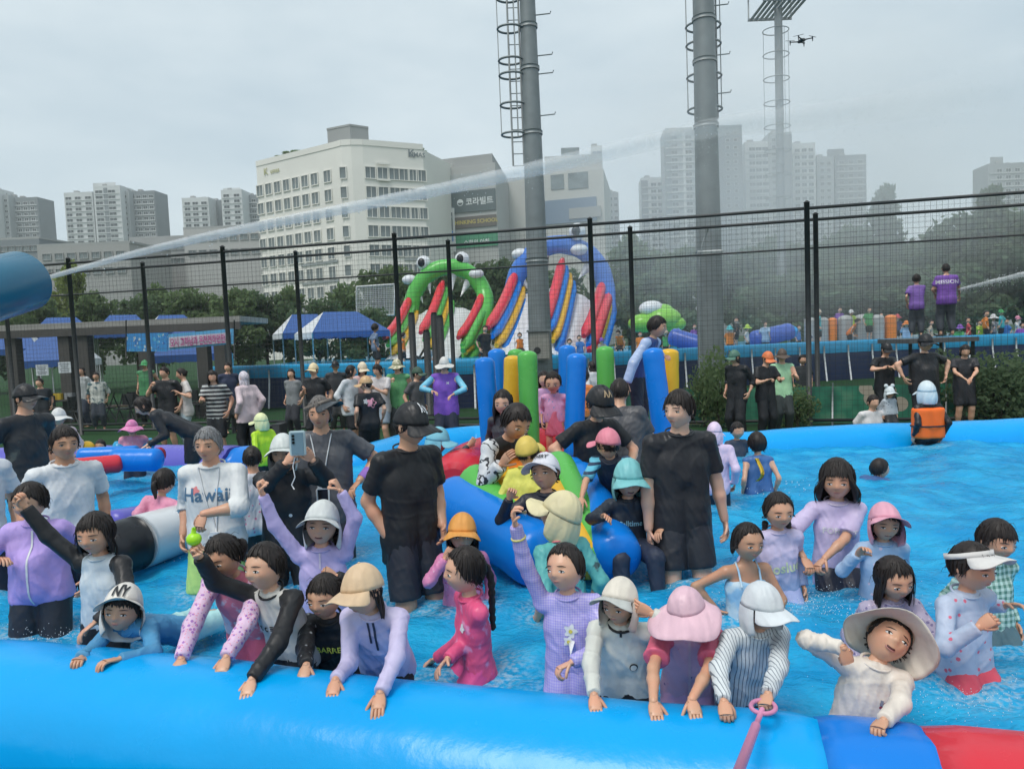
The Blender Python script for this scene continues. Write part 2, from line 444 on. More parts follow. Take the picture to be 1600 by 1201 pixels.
def build_hair(st, seed, down):
    r = np.random.default_rng(seed); g = G()
    bang = st.get('bang', 40); nape = st.get('nape', -38); L = st.get('L', 0); vol = st.get('vol', .07); nu, nt_ = 56, 9
    az = np.linspace(-PI, PI, nu, endpoint=False)
    eb = hairline(az, bang, nape) + r.normal(0, .035, nu)
    ph = r.uniform(0, 6.3, 4)
    ridge = .006 * np.sin(az * 21 + ph[0]) + .006 * np.sin(az * 13 + ph[1]) + .010 * np.sin(az * 5 + ph[2])
    rows = []
    for t in np.linspace(.02, 1, nt_):
        el = PI / 2 - t * (PI / 2 - eb)
        p = head_surf(azel(az, el))
        o = 1 + (vol * (1 - .45 * t ** 3) + ridge * (.4 + .6 * t))
        p = p * o[:, None]; p[:, 2] += .02 * (1 - t)
        rows.append(p)
    wd = np.clip((np.degrees(np.abs(az)) - st.get('side', 55)) / 28, 0, 1)
    if L:
        n_ = 7; base = rows[-1]
        for i in range(1, n_ + 1):
            s_ = i / n_
            fl = L * wd * s_ * (1 + .06 * np.sin(az * 13 + ph[3]) * s_)
            p = base + down * fl[:, None]
            rad = p[:, :2] / (np.linalg.norm(p[:, :2], axis=1)[:, None] + 1e-6)
            p[:, :2] += rad * ((st.get('flare', .05) * np.sin(s_ * 2.6) + ridge * .8) * wd)[:, None]
            rows.append(p)
    inner = rows[-1].copy(); inner[:, :2] *= .88; rows.append(inner)
    g.grid(np.array(rows), 0, cv=True)
    g.ell((0, .03, .12), (.33, .38, .40), 0, 14, 10)
    for i in range(int(st.get('locks', 46) * 1.6)):
        a = r.uniform(-PI, PI); e1 = float(hairline(np.array(a), bang, nape)); w_ = float(np.clip((abs(math.degrees(a)) - st.get('side', 55)) / 28, 0, 1))
        t0 = r.uniform(.35, .8) if not st.get('hat') else .86; pts = []
        sw = r.normal(0, .16)
        ex = r.uniform(.0, .13) * (1 if st.get('messy') else .55)
        for t in np.linspace(t0, 1.0, 4):
            e = PI / 2 - t * (PI / 2 - e1); pts.append(head_surf(azel(np.array(a + sw * (t - t0)), np.array(e))) * (1 + vol * 1.05 + (.015 if not st.get('hat') else .0)))
        q = pts[-1]
        for s_ in np.linspace(.3, 1, 4):
            pp = q + down * (L * w_ * s_ * r.uniform(.9, 1.08) + ex * s_) + A(0, 0, 0)
            rr = nrm(A(pp[0], pp[1], 0)); pts.append(pp + rr * (.02 * s_ + st.get('flare', .05) * math.sin(s_ * 2.6) * w_))
        g.tube(pts, np.linspace(1, .12, len(pts)) * r.uniform(.014, .034), 5, caps=False, flat=.5)
    if st.get('fly'):
        for i in range(34):
            a = r.uniform(-PI, PI); e1 = float(hairline(np.array(a), bang, nape)); e = PI / 2 - r.uniform(.2, .95) * (PI / 2 - e1)
            p = head_surf(azel(np.array(a), np.array(e))) * (1 + vol); d1 = nrm(nrm(p) * .6 + down * .9 + r.normal(0, .5, 3)); l_ = r.uniform(.08, .24)
            g.tube([p * .98, p + d1 * l_ * .5 + nrm(p) * .02, p + d1 * l_ + down * l_ * .4], [.007, .005, .002], 3, caps=False)
    def tail(p0, vec, ln, rad, braid=False, bend=.1):
        n = 26 if braid else 12; pts = []; rr = []
        p0 = A(*p0); v = nrm(A(*vec))
        for i in range(n + 1):
            s_ = i / n
            d_ = nrm(v * max(0, 1 - s_ * 3.0) + down * min(1, s_ * 3 + .15))
            p0 = p0 + d_ * ln / n; pts.append(p0 + A(bend * math.sin(s_ * 5) * .25, 0, 0))
            rr.append(rad * (1.05 - .25 * s_) * (.74 + .42 * abs(math.sin(i * PI / 3.3))) if braid else rad * (.75 + .6 * math.sin(min(1, s_ * 1.3) * 2.4) - .62 * s_ ** 2))
        rr[-1] = rad * .25
        g.tube(pts, rr, 9, 0)
        for j in range(8 if not braid else 0):
            off = r.normal(0, rad * .6, 3); g.tube([x + off * (.3 + i / n) for i, x in enumerate(pts[::2])], np.linspace(1, .1, len(pts[::2])) * rad * .32, 5, caps=False)
    if 'pony' in st: tail(st['pony'][:3], (st['pony'][0], .8, .1), st['pony'][3], .085)
    for b in st.get('braids', ()): tail(b[:3], (b[0], .5, -.5), b[3], .082, True)
    if st.get('bun'): g.ell(st['bun'], (.15, .13, .14), 0, 12, 8)
    return g
def build_hat(kind, col_seed, tilt, down):
    "returns {part: G}; kind in cap, bucket, flap, cloche"
    r = np.random.default_rng(col_seed); ph = r.uniform(0, 6.3, 3)
    nu = 60; az = np.linspace(-PI, PI, nu, endpoint=False); rows = []
    e0 = {'cap': 10, 'bucket': 14, 'flap': 8, 'cloche': 16, 'visor': 24}[kind]; eb = np.radians(e0 - 9 * (1 - np.cos(az)) / 2)
    for t in np.linspace(.0, 1, 11):
        el = PI / 2 - t * (PI / 2 - eb) + 1e-3
        p = head_surf(azel(az, el)); p[:, 1] = np.where(p[:, 1] < 0, np.maximum(p[:, 1], -.425 * np.cos(el)), p[:, 1])
        o = 1.16 + .016 * np.sin(az * 3 + ph[0]) * t + .010 * np.sin(az * 7 + t * 6 + ph[1]) * t - .016 * np.exp(-((((az + PI / 6) % (PI / 3)) - PI / 6) / .07) ** 2) * min(1, t * 3)
        p = p * o[:, None]; p[:, 2] += .035 * (1 - t ** 2) + (.0 if kind != 'bucket' else .03 * (1 - t ** 4))
        rows.append(p)
    out = {}
    edge = rows[-1]; inn = edge * .96
    if kind != 'visor':
        g = G(); g.grid(np.array(rows[:] + [inn, rows[6] * .93]), cv=True); out['crown'] = g
        if kind == 'cap': g.ell((0, 0, rows[0][0][2] + .008), (.03, .03, .018), 0, 8, 5)
    else:
        g = G(); b0 = edge; g.grid(np.array([b0 * 1.0, b0 * 1.015, b0 * 1.015 + A(0, 0, .11) * 1, b0 + A(0, 0, .11), b0]), cv=True); out['crown'] = g
    def ring(az0, az1, n, wf, slope, curl=0.0, wave=0.0, m=7):
        a = np.linspace(az0, az1, n)
        ex = np.stack([np.interp((a + PI) % (2 * PI) - PI, np.append(az, PI), np.append(edge[:, i], edge[0, i])) for i in range(3)], -1)
        rad = np.stack([np.sin(a), -np.cos(a), 0 * a], -1); P = []
        for s_ in np.linspace(0, 1, m):
            w_ = wf(a) * s_
            p = ex + rad * w_[:, None]; p[:, 2] -= slope * w_ + curl * (p[:, 0] / .35) ** 2 * s_ - wave * s_ * np.sin(a * 4 + ph[1]) + .007 * math.sin(s_ * 19) + .010 * s_ * np.sin(a * 9 + ph[2])
            P.append(p)
        P = np.array(P); th = A(0, 0, -.016)
        gg = G(); P2 = P + th
        gg.grid(np.concatenate([P, P2[::-1]]), 0)
        for k in (0, -1):
            gg.grid(np.stack([P[:, k], P2[:, k]], 1), 0)
        return gg
    if kind in ('cap', 'flap', 'visor'):
        lim = math.radians(68)
        out['brim'] = ring(-lim, lim, 22, lambda a: .40 * np.clip(1 - (a / lim) ** 2, 0, 1) ** .55, .16, .08)
    if kind == 'bucket':
        out['brim'] = ring(-PI, PI, 49, lambda a: .34 + .05 * np.cos(a) + .02 * np.sin(3 * a + ph[2]), .55, 0, .05)
    if kind == 'cloche':
        out['brim'] = ring(-PI, PI, 49, lambda a: .42 + .12 * np.cos(a) + .03 * np.sin(2 * a + ph[2]), .42, .03, .07)
    if kind == 'flap':
        a = np.linspace(math.radians(72), math.radians(288), 30); P = []
        ex = np.stack([np.interp((a + PI) % (2 * PI) - PI, np.append(az, PI), np.append(edge[:, i], edge[0, i])) for i in range(3)], -1)
        rad = np.stack([np.sin(a), -np.cos(a), 0 * a], -1)
        lf = .72 * (1 - .35 * np.clip(np.cos(a), 0, 1) - .1)
        for s_ in np.linspace(0, 1, 9):
            p = ex + down * (lf * s_)[:, None] + rad * (.05 * np.sin(s_ * 3) + .035 * s_ * np.sin(a * 7 + ph[0]) - .03 * s_ + .012)[:, None]
            P.append(p)
        P = np.array(P); gg = G(); gg.grid(np.concatenate([P, (P - rad * .02)[::-1]]))
        out['neck_flap'] = gg
    R = np.array(Matrix.Rotation(math.radians(tilt), 3, 'X'))
    for g in out.values(): g.v = [x @ R.T for x in g.v]
    return out
def rot3(yaw, pitch, roll):
    "face turned to +x by yaw, down by pitch, tipped to +x by roll (degrees)"
    return np.array(Matrix.Rotation(math.radians(yaw), 3, 'Z') @ Matrix.Rotation(math.radians(roll), 3, 'Y') @ Matrix.Rotation(math.radians(pitch), 3, 'X'))
def ik(S, T, l1, l2, hint):
    d = T - S; L = np.linalg.norm(d)
    if L > (l1 + l2) * .995: T = S + d / L * (l1 + l2) * .995; d = T - S; L = np.linalg.norm(d)
    L = max(L, abs(l1 - l2) + .01); u = nrm(d)
    a = (l1 * l1 - l2 * l2 + L * L) / (2 * L); hgt = math.sqrt(max(l1 * l1 - a * a, 1e-6))
    n = np.asarray(hint, float); n = nrm(n - u * (n @ u))
    return S + u * a + n * hgt, S + u * L
def hand(g, w, d, n, side, H, curl, mi=0, spread=.1, sc=1.0):
    "wrist w, finger direction d, palm facing n; side = where the thumb is (+-1 along cross(d, n))"
    d = nrm(d); n = nrm(n - d * (n @ d)); s = np.cross(d, n) * side
    L = .098 * H * sc; pw = .47 * L * .5
    P = []
    for t, wd, th in ((-.10, .52, .40), (.0, .62, .40), (.18, .92, .42), (.38, 1.0, .36), (.50, .97, .30), (.54, .85, .22)):
        c = w + d * t * L; an = np.arange(10) * 2 * PI / 10
        P.append(c + np.cos(an)[:, None] * s * pw * wd + np.sin(an)[:, None] * n * pw * th * .85)
    o = g.n; g.grid(np.array(P), mi, cv=True)
    g.f.append(tuple(o + 50 + i for i in range(10))); g.m.append(mi); g.sm.append(True)
    def finger(base, dr, bend, seg, r, ax):
        pts = [base - dr * r]; p = base; v = dr
        for i, l in enumerate(seg):
            a = curl * bend[i]; v = nrm(v * math.cos(a) + ax * math.sin(a)); ax = nrm(ax - v * (ax @ v))
            pts.append(p + v * l * .5); p = p + v * l; pts.append(p)
        pts.append(p + v * r * .5)
        rr = np.linspace(r, r * .74, len(pts)); rr[-1] = r * .3
        g.tube(pts, rr, 6, mi)
    for i, (off, ln, sp) in enumerate(((.72, .44, .16), (.25, .50, .04), (-.22, .47, -.08), (-.66, .37, -.2))):
        b = w + d * L * (.50 - .04 * abs(off - .1)) + s * pw * off
        dr = nrm(d + s * sp * spread * 2.2)
        finger(b, dr, (1.15, 1.45, .9), (L * ln * .45, L * ln * .32, L * ln * .26), L * .060, n)
    b = w + d * L * .14 + s * pw * .75
    finger(b, nrm(d * .75 + s * .6 + n * .3), (.35, .5, .6), (L * .20, L * .15, L * .11), L * .068, nrm(n - s * .6))
def uvdecal(bvh, g, pts2, faces, org, cx, cz, fw, off=.003, mi=0):
    "drop flat points (x, z) onto the garment"
    V = []
    for x, z in pts2:
        o = org + cx * x + cz * z + fw * .6
        hit = bvh.ray_cast(Vector(o), Vector(-fw), 1.2)
        V.append(np.array(hit[0]) + fw * off if hit[0] is not None else None)
    ok = {i: k for k, i in enumerate([i for i, p in enumerate(V) if p is not None])}
    fs = [tuple(ok[i] for i in f) for f in faces if all(i in ok for i in f)]
    g.add([V[i] for i in ok], fs, mi)
def text_pts(s, size, align='CENTER', bold=0.0, extrude=0):
    c = bpy.data.curves.new('txt', 'FONT'); c.body = s; c.size = size; c.align_x = align; c.align_y = 'CENTER'; c.offset = bold; c.resolution_u = 2
    c.extrude = extrude
    o = bpy.data.objects.new('txt', c); me = bpy.data.meshes.new_from_object(o)
    bm = bmesh.new(); bm.from_mesh(me); bmesh.ops.triangulate(bm, faces=bm.faces[:])
    for _ in range(3):
        es = [e for e in bm.edges if e.calc_length() > size * .16]
        if not es: break
        bmesh.ops.subdivide_edges(bm, edges=es, cuts=1); bmesh.ops.triangulate(bm, faces=bm.faces[:])
    bm.to_mesh(me); bm.free()
    v = [tuple(p.co) for p in me.vertices]; f = [tuple(p.vertices) for p in me.polygons]
    bpy.data.objects.remove(o); bpy.data.curves.remove(c); bpy.data.meshes.remove(me)
    return v, f
WATER_Z = .48
PCOUNT = [0]; PLOG = []; POOLP = []
SHORT = dict(bang=34, nape=-30, locks=46)
EYEW = None
def person(label, u, v, D, hp, yaw=0, lean=0, side=0, head=(0, 0, 0), L=None, R=None, top=None, bot=None, hair=None, hat=None, H=None, z0=0.0, skin=0, g=1.0, legs=None, mouth=0, extra=None, group=None, hairc=None, hlook=True):
    PCOUNT[0] += 1; seed = PCOUNT[0]
    hh = hp * D / F_PX
    C = U(u, v, D)
    zh = C[2] - z0; cl = math.cos(math.radians(lean)) * math.cos(math.radians(side))
    if H is None:
        H = (zh + .5 * hh * cl) / (.5 + .5 * cl)
        if hh / H > .182 and z0 == 0: H = hh / .178      # knees bend
    PLOG.append((label[:40], round(H, 2), round(hh / H, 3), round(C[1], 2)))
    sa, sl_ = math.radians(lean), math.radians(side)
    s = nrm(A(math.sin(sl_), -math.sin(sa) * math.cos(sl_), math.cos(sa) * math.cos(sl_)))
    cx = nrm(A(1, 0, 0) - s * s[0]); fw = np.cross(s, cx) * -1  # forward
    if fw[1] > 0: fw = -fw
    RZ = np.array(Matrix.Rotation(math.radians(yaw), 3, 'Z'))
    tl = (H - hh - .035 * H) - .5 * H
    HR = np.array(Matrix.Rotation(math.radians(-yaw), 3, 'Z')) @ rot3(*head)       # head axes in local frame
    nb0 = s * tl                                    # neck base from pelvis
    hc = nb0 + s * .03 * H + (HR @ A(0, 0, 1)) * .46 * hh + fw * .015 * H
    root_w = C - RZ @ hc
    pz = root_w[2] - z0                             # pelvis height above the feet
    O = A(root_w[0], root_w[1], z0)
    if z0 == 0 and D < 11: POOLP.append((O[0], O[1], .10 * H))
    loc = lambda P: RZ.T @ (np.asarray(P, float) - O)
    pel = A(0, 0, pz); nb = pel + nb0; hcl = pel + hc
    h = min(max(.0065, D * .0023), .028) if D < 6.5 else min(max(.0135, D * .0018), .034)
    near = D < 5.2; mid = D < 9
    root = empty('person', O, label, 'person', group, math.radians(yaw))
    sm = skin_mat(skin)
    kid = hh / H > .150
    KID[0] = 1 if kid else 0
    ww = (.93 if kid else 1.0) * g
    ez, es = (-.045, 1.12) if kid else (0.0, 1.0)
    back = -fw
    # ---- limbs
    shw = (.098 if kid else .108) * H
    S = {q: nb - s * .030 * H + cx * q * shw for q in (1, -1)}
    ua, fa, hl = .168 * H, .142 * H, .104 * H
    arms = {}
    for q, spec in ((1, L), (-1, R)):
        spec = dict(spec) if isinstance(spec, dict) else {'at': spec}
        at = spec.get('at'); hint = spec.get('el'); hd = spec.get('hd'); curl = spec.get('curl', .35); pn = spec.get('pn')
        ax = lambda t: cx * t[0] * q + fw * -t[1] + s * t[2]
        if at is None:
            T = S[q] + A(q * .035 * H, -.02 * H, -.30 * H)
            hint = hint or (q * .3, .9, 0); spec.setdefault('palm', 'in')
        elif at[0] == 'l':
            T = nb + (cx * q * at[1] + fw * at[2] + s * at[3]) * H
        else:
            T = loc(U(at[0], at[1], D + at[2]))
        hint = nrm(A(*hint)) if hint is not None else nrm(A(q * .55, .35, -.75))
        flat = hd is not None
        l2 = fa + (0 if flat else .42 * hl)
        st_ = min(1.14 if kid else 1.06, max(1.0, np.linalg.norm(T - S[q]) / (ua + l2) * 1.01))
        E, T2 = ik(S[q], T, ua * st_, l2 * st_, hint)
        fd = nrm(T2 - E); W = E + fd * fa * st_
        d_ = nrm(RZ.T @ A(*hd)) if flat else fd
        if pn is not None: n_ = RZ.T @ A(*pn)
        elif flat: n_ = A(0, 0, -1)
        else: n_ = A(-q, 0, 0) if abs(fd[2]) > .6 else A(0, -.3, -1) if fd[2] < .3 else A(0, -1, 0)
        if abs(nrm(n_) @ d_) > .93: n_ = A(0, -1, .2)
        miss = np.linalg.norm(T - (T2 if not flat else W))
        if miss > .06: PLOG.append(('   arm %+d misses by %.2f' % (q, miss), label[:30], 0, 0))
        arms[q] = (S[q], E, W, d_, n_, curl)
    hips = {q: pel + A(q * .047 * H * ww, 0, -.005 * H) for q in (1, -1)}
    th_, sh_ = .245 * H, .235 * H
    feet = {}
    for q in (1, -1):
        if legs == 'sit': K = hips[q] + A(q * .05 * H, -.235 * H, .0); An = K + A(0, -.04 * H, -.23 * H)
        elif legs == 'lie': K = hips[q] + A(q * .02 * H, .24 * H, -.03 * H); An = K + A(q * .02 * H, .22 * H, -.09 * H)
        elif isinstance(legs, dict): K, An = ik(hips[q], loc(U(legs[q][0], legs[q][1], D + legs[q][2])), th_, sh_, nrm(A(q * .25, -1, .35)))
        else:
            K, An = ik(hips[q], A(hips[q][0] + q * .022 * H, hips[q][1] + .01 * H, .04 * H), th_, sh_, A(q * .1, -1, 0))
        feet[q] = (hips[q], K, An)
    X = cx
    def torso(sd, o, lo, low=True, top_=None, hem_=None):
        r_ = H * ww
        for q in (1, -1):
            sd.cone(pel + X * q * .040 * r_ + s * .02 * H, nb - s * .115 * H + X * q * (.042 if kid else .049) * r_, (.060 if kid else .057) * r_ + o + lo, .061 * r_ + o + lo * .4, fw, .86 if not kid else .92, hem_)
            sd.cone(nb - s * .115 * H + X * q * .044 * r_, nb - s * .05 * H + X * q * .05 * r_, .061 * r_ + o + lo * .4, .044 * r_ + o + lo * .2, fw, .84, top_)
            sd.cone(nb - s * .02 * H + X * q * .015 * H, S[q], .034 * H + o, .034 * H * ww + o, None, 1, top_)
        sd.cone(nb - s * .16 * H + fw * .012 * H, nb - s * .012 * H + fw * .004 * H, .056 * r_ + o, .040 * H + o, fw, .9, top_)
        if g > 1.1: sd.cone(pel + s * .05 * H + fw * .03 * H, pel + s * .14 * H + fw * .035 * H, .075 * r_ + o, .07 * r_ + o)
        if low:
            for q in (1, -1):
                if hem_ is not None: sd.cone(hips[q] - s * .11 * H, hips[q], .057 * r_ + o + lo * 1.3, .058 * r_ + o + lo, None, 1, hem_)
                sd.cone(hips[q] + A(0, .012 * H, 0), hips[q] + s * .05 * H, .058 * r_ + o + lo, .054 * r_ + o + lo, None, 1, hem_)
    ar = .030 * H * (1 if not kid else .92) * (.6 + .4 * g)
    def arm(sd, q, o, f0, f1, lo=0.0, cut=True):
        "sleeve from shoulder to fraction f1 (1 = elbow, 2 = wrist)"
        Sx, E, W = arms[q][:3]
        if f1 <= 1:
            e = Sx + (E - Sx) * f1; dr = nrm(E - Sx)
            sd.cone(Sx, e + dr * .03, ar * 1.08 + o, ar * (1.08 - .12 * f1) + o + lo, None, 1, (e, dr) if cut else None)
        else:
            sd.cone(Sx, E, ar * 1.08 + o, ar * .9 + o + lo * .6)
            e = E + (W - E) * (f1 - 1); dr = nrm(W - E)
            sd.cone(E, e + dr * .02, ar * .9 + o + lo * .6, ar * (.9 - .28 * (f1 - 1)) + o + lo, None, 1, (e, dr) if cut else None)
    def leg(sd, q, o, f1, lo=0.0):
        Hp, K, An = feet[q]; rr = H * (.55 + .45 * ww)
        if f1 <= 1:
            e = Hp + (K - Hp) * f1; dr = nrm(K - Hp)
            sd.cone(Hp, e + dr * .03, .060 * rr + o, (.060 - .02 * f1) * rr + o + lo, None, 1, (e, dr))
        else:
            sd.cone(Hp, K, .060 * rr + o, .040 * rr + o + lo)
            e = K + (An - K) * (f1 - 1); dr = nrm(An - K)
            sd.cone(K, e + dr * .02, .040 * rr + o + lo, (.040 - .016 * (f1 - 1)) * rr + o + lo, None, 1, (e, dr))
    # ---- body: one mesh
    top = top or {}; bot = bot or {}
    sd = Sdf()
    torso(sd, -.004, 0)
    sd.cone(nb - s * .02 * H, hcl - (HR @ A(0, -.02, .2)) * hh, .034 * H * (.75 if kid else .95), .17 * hh if kid else .235 * hh)
    for q in (1, -1):
        Sx, E, W = arms[q][:3]
        cov = top.get('f', {'long': 1.97, 'mid': 1.4, 'short': .7}.get(top.get('s', 'long') if top else '', 0))
        e1 = -.006 if cov >= .7 else -.002; e2 = -.007 if cov > 1.6 else -.002
        sd.cone(Sx, E, ar * 1.08 + e1, ar * .86 + e2)
        if cov > 1.6: sd.cone(E, W, ar * .84 + e2, ar * .60 - .002)
        else: sd.cone(E, E + (W - E) * .35, ar * .80, ar * .82); sd.cone(E + (W - E) * .35, W, ar * .80, ar * .60)
        Hp, K, An = feet[q]; rr = H * (.55 + .45 * ww)
        if not (z0 == 0 and D < 4.6 and C[1] < 4.6 and legs is None and H < 1.5):
            sd.cone(Hp, K, .058 * rr, .036 * rr); sd.cone(K, K + (An - K) * .45, .037 * rr, .034 * rr); sd.cone(K + (An - K) * .35, An, .034 * rr, .022 * rr)
            ft = A(0, -.085 * H, -.018 * H) if legs != 'lie' else A(0, .07 * H, -.05 * H)
            sd.cone(An + A(0, .012 * H, -.012 * H), An + ft, .024 * H, .018 * H)
        else:
            sd.cone(Hp, Hp + (K - Hp) * .8, .058 * rr, .042 * rr)
    bvx, bfx = sd.mesh(h * 1.4, .014 * H)
    gb = G(); gb.add(bvx, bfx)
    hv = head_grid(44, 34) if near else head_grid(26, 20)
    tr = lambda P: hcl + (np.asarray(P) * hh) @ HR.T
    n0 = gb.n; gb.grid(tr(hv), 0, cu=True)
    if hlook:
        for q in (1, -1):
            Re = np.array(Matrix.Rotation(math.radians(-22 * q), 3, 'Z'))
            ge = G(); ge.ell((0, 0, 0), (.035, .075, .115), 0, 10, 7, Re); ge.v = [x + A(q * .335, .02, -.04) for x in ge.v]
            gb.add(tr(ge.V()), ge.f)
    for q in (1, -1):
        Sx, E, W, d_, n_, curl = arms[q]
        sp = nrm(np.cross(d_, n_)); thumb = 1.0
        if isinstance((L if q == 1 else R), dict) and 'th' in (L if q == 1 else R): thumb = (L if q == 1 else R)['th']
        else: thumb = 1.0 if (np.cross(d_, n_) @ A(-q, -.6, .3)) > 0 else -1.0
        hand(gb, W, d_, n_, thumb, H, curl, 0, sc=1.0 if not kid else 1.06)
    gb.obj('body', sm, root)
    # ---- face
    if mid and hlook:
        dn = lambda x, z, o=0.0: face_at(x, z) + A(0, -o, 0)
        if EYEW:
            for q in (1, -1):
                ge = G(); c_ = dn(q * .155, ez)
                Re = np.array(Matrix.Rotation(math.radians(18 * q), 3, 'Z'))
                ge.ell((0, 0, 0), A(.066, .022, .026) * es, 0, 12, 8, Re); ge.v = [x + c_ + A(0, .004, 0) for x in ge.v]
                g2 = G(); g2.ell(c_ + A(-.004 * q, -.012, 0), A(.030, .010, .025) * es, 1, 10, 6)
                ge.add(g2.V(), g2.f, 1)
                g3 = G(); g3.tube([c_ + A(x * .074, -.018 + .02 * (x * q * .6 + abs(x) * .6), (.022 - .022 * x * x) * es) for x in np.linspace(-1, 1, 7)], [.004, .010, .012, .013, .012, .010, .004], 5)
                ge.add(g3.V(), g3.f, 1)
                ge.v = [tr(x) for x in ge.v]; ge.obj('eye', [EYEW, EYEB], root)
                gw = G(); gw.tube([dn(q * .155 + x * .085, .106 + ez * .8 - .014 * x * x - .010 * x * q, .002) for x in np.linspace(-1, 1, 6)], [.004, .009, .011, .010, .008, .003], 5)
                gw.v = [tr(x) for x in gw.v]; gw.obj('eyebrow', hair_mat(), root)
            gm = G()
            if mouth:
                m_ = mouth; c_ = dn(0, -.262)
                gm.tube([c_ + A(.095 * math.cos(a), .012 + .03 * math.cos(a) ** 2, .02 + .055 * m_ * math.sin(a) - .03) for a in np.linspace(0, 2 * PI, 14, endpoint=False)], .017, 5, closed=True)
                gm.ell(c_ + A(0, .012, -.01), (.088, .02, .05 * m_), 1, 12, 6)
                gm.box(c_ + A(0, -.004, .015 + .022 * m_), (.12, .014, .03), 2)
            else:
                for z_, k_ in ((-.246, .014), (-.272, .017)):
                    gm.tube([dn(x * .088, z_ + .004 * (1 - abs(x)), -.004) for x in np.linspace(-1, 1, 7)], [.003, k_ * .7, k_, k_, k_, k_ * .7, .003], 6)
            gm.v = [tr(x) for x in gm.v]; gm.obj('mouth', [LIP, MOUTHIN, EYEW], root)
    dnl = nrm(HR.T @ A(0, 0, -1) * 1.0)
    if hair is not None and hair != 'none':
        st = dict(SHORT); st['fly'] = near; st.update(hair if isinstance(hair, dict) else {})
        if hat and hat['k'] != 'visor': st['vol'] = .02; st['fly'] = False; st['hat'] = True
        if not near: st['locks'] = 26 if mid else 12
        gh = build_hair(st, seed, dnl); gh.v = [tr(x) for x in gh.v]
        gh.obj('hair', hair_mat(hairc) if hairc else hair_mat(), root)
    hat_o = None
    if hat:
        parts = build_hat(hat['k'], seed, hat.get('tilt', 0) - (9 if D < 6.5 else 0), dnl)
        if hat.get('yaw'):
            Rh = np.array(Matrix.Rotation(math.radians(hat['yaw']), 3, 'Z'))
            for g_ in parts.values(): g_.v = [x @ Rh.T for x in g_.v]
        if hat.get('roll'):
            Rh = np.array(Matrix.Rotation(math.radians(hat['roll']), 3, 'Y'))
            for g_ in parts.values(): g_.v = [x @ Rh.T for x in g_.v]
        for nm in ('crown', 'brim', 'neck_flap'):
            if nm in parts:
                g_ = parts[nm]; g_.v = [tr(x) for x in g_.v]
                m_ = hat['c'] if nm == 'crown' else hat.get('b', hat['c']) if nm == 'brim' else hat.get('f', hat['c'])
                o = g_.obj({'crown': 'cap' if hat['k'] == 'cap' else 'visor' if hat['k'] == 'visor' else 'sun_hat'}.get(nm, nm), m_, root if nm == 'crown' else hat_o)
                if nm == 'crown':
                    hat_o = o; hatm = o
        if hat.get('txt'):
            bvh = BVHTree.FromPolygons([tuple(x) for x in parts['crown'].V()], [f for f in parts['crown'].f])
            pv, pf = text_pts(hat['txt'][0], hat['txt'][2] * hh, bold=hat['txt'][2] * hh * .03)
            gg = G(); hx, hz, hf = HR @ A(1, 0, 0), HR @ A(0, 0, 1), HR @ A(0, -1, 0)
            uvdecal(bvh, gg, [(p[0] + hat['txt'][3] * hh, p[1]) for p in pv], pf, hcl + hz * hh * hat['txt'][4], hx, hz, hf, .012)
            if gg.n: gg.obj('emblem', hat['txt'][1], hat_o)
    # ---- clothes
    amp = .0050 if near else .0055
    shirt_o = None
    if bot:
        f1 = bot.get('len', .9); o = bot.get('o', .008); sd = Sdf()
        if bot.get('skirt'):
            e = pel - A(0, 0, bot['skirt'] * H)
            sd.cone(pel + s * .03 * H, e, .082 * H * ww, .125 * H * ww, A(0, 1, 0), .9)
            V_, F_ = sd.mesh(h, .02, [(e + A(0, 0, .01), A(0, 0, -1))], wrinkles(amp * 2.2, seed + 50, .25))
        else:
            r_ = H * ww; ptop = (pel + s * (.085 if not top else min(.085, top.get('hem', -.055) + .075)) * H, s)
            for q in (1, -1):
                sd.cone(pel + X * q * .040 * r_ + s * .09 * H, pel + X * q * .040 * r_, .054 * r_ + o * .3, .057 * r_ + o * .5, fw, .9, ptop)
                sd.cone(hips[q] + A(0, .012 * H, 0), hips[q] + s * .04 * H, .056 * r_ + o, .054 * r_ + o, None, 1, ptop)
                leg(sd, q, o, f1, bot.get('lo', .006))
            V_, F_ = sd.mesh(h * 1.3, .018, (), wrinkles(amp, seed + 50, .8))
        gp = G(); gp.add(V_, F_); gp.obj('skirt' if bot.get('skirt') else 'trousers' if f1 > 1.3 else 'shorts', bot['c'], root)
    if top:
        lo = top.get('lo', .006) * .6; hem = top.get('hem', -.055); sl = top.get('s', 'long')
        f1 = {'long': 1.97, 'short': .72, 'vest': 0, 'strap': 0, 'cap': .4, 'mid': 1.4}[sl]; f1 = top.get('f', f1)
        sd = Sdf(); nk = top.get('neck', .012)
        hemc = (pel + s * hem * H, -s); topc = (nb - s * .085 * H, s) if sl == 'strap' else (nb + s * nk * H, s)
        torso(sd, .004, lo, True, topc, hemc)
        sep = 'sl' in top
        if f1 and not sep:
            for q in (1, -1): arm(sd, q, .005, 0, f1, top.get('slo', .004 if f1 > 1 else .013))
        if f1 == 0 and sl != 'strap': pass
        V_, F_ = sd.mesh(h, .02, (), wrinkles(amp * top.get('wr', 1), seed))
        gs = G(); gs.add(V_, F_)
        shirt_o = gs.obj(top.get('name', 'shirt'), top['c'], root)
        if sep:
            for q in (1, -1):
                s2 = Sdf(); s2.cone(nb - s * .028 * H + X * q * .05 * H, S[q], .030 * H + .007, .036 * H * ww + .008, None, 1, (nb - s * .03 * H + X * q * .048 * H, -X * q))
                arm(s2, q, .008, 0, f1, top.get('slo', .004))
                v2, f2 = s2.mesh(h, .02, (), wrinkles(amp * .7, seed + q))
                g2 = G(); g2.add(v2, f2); g2.obj('sleeve', top['sl'], root)
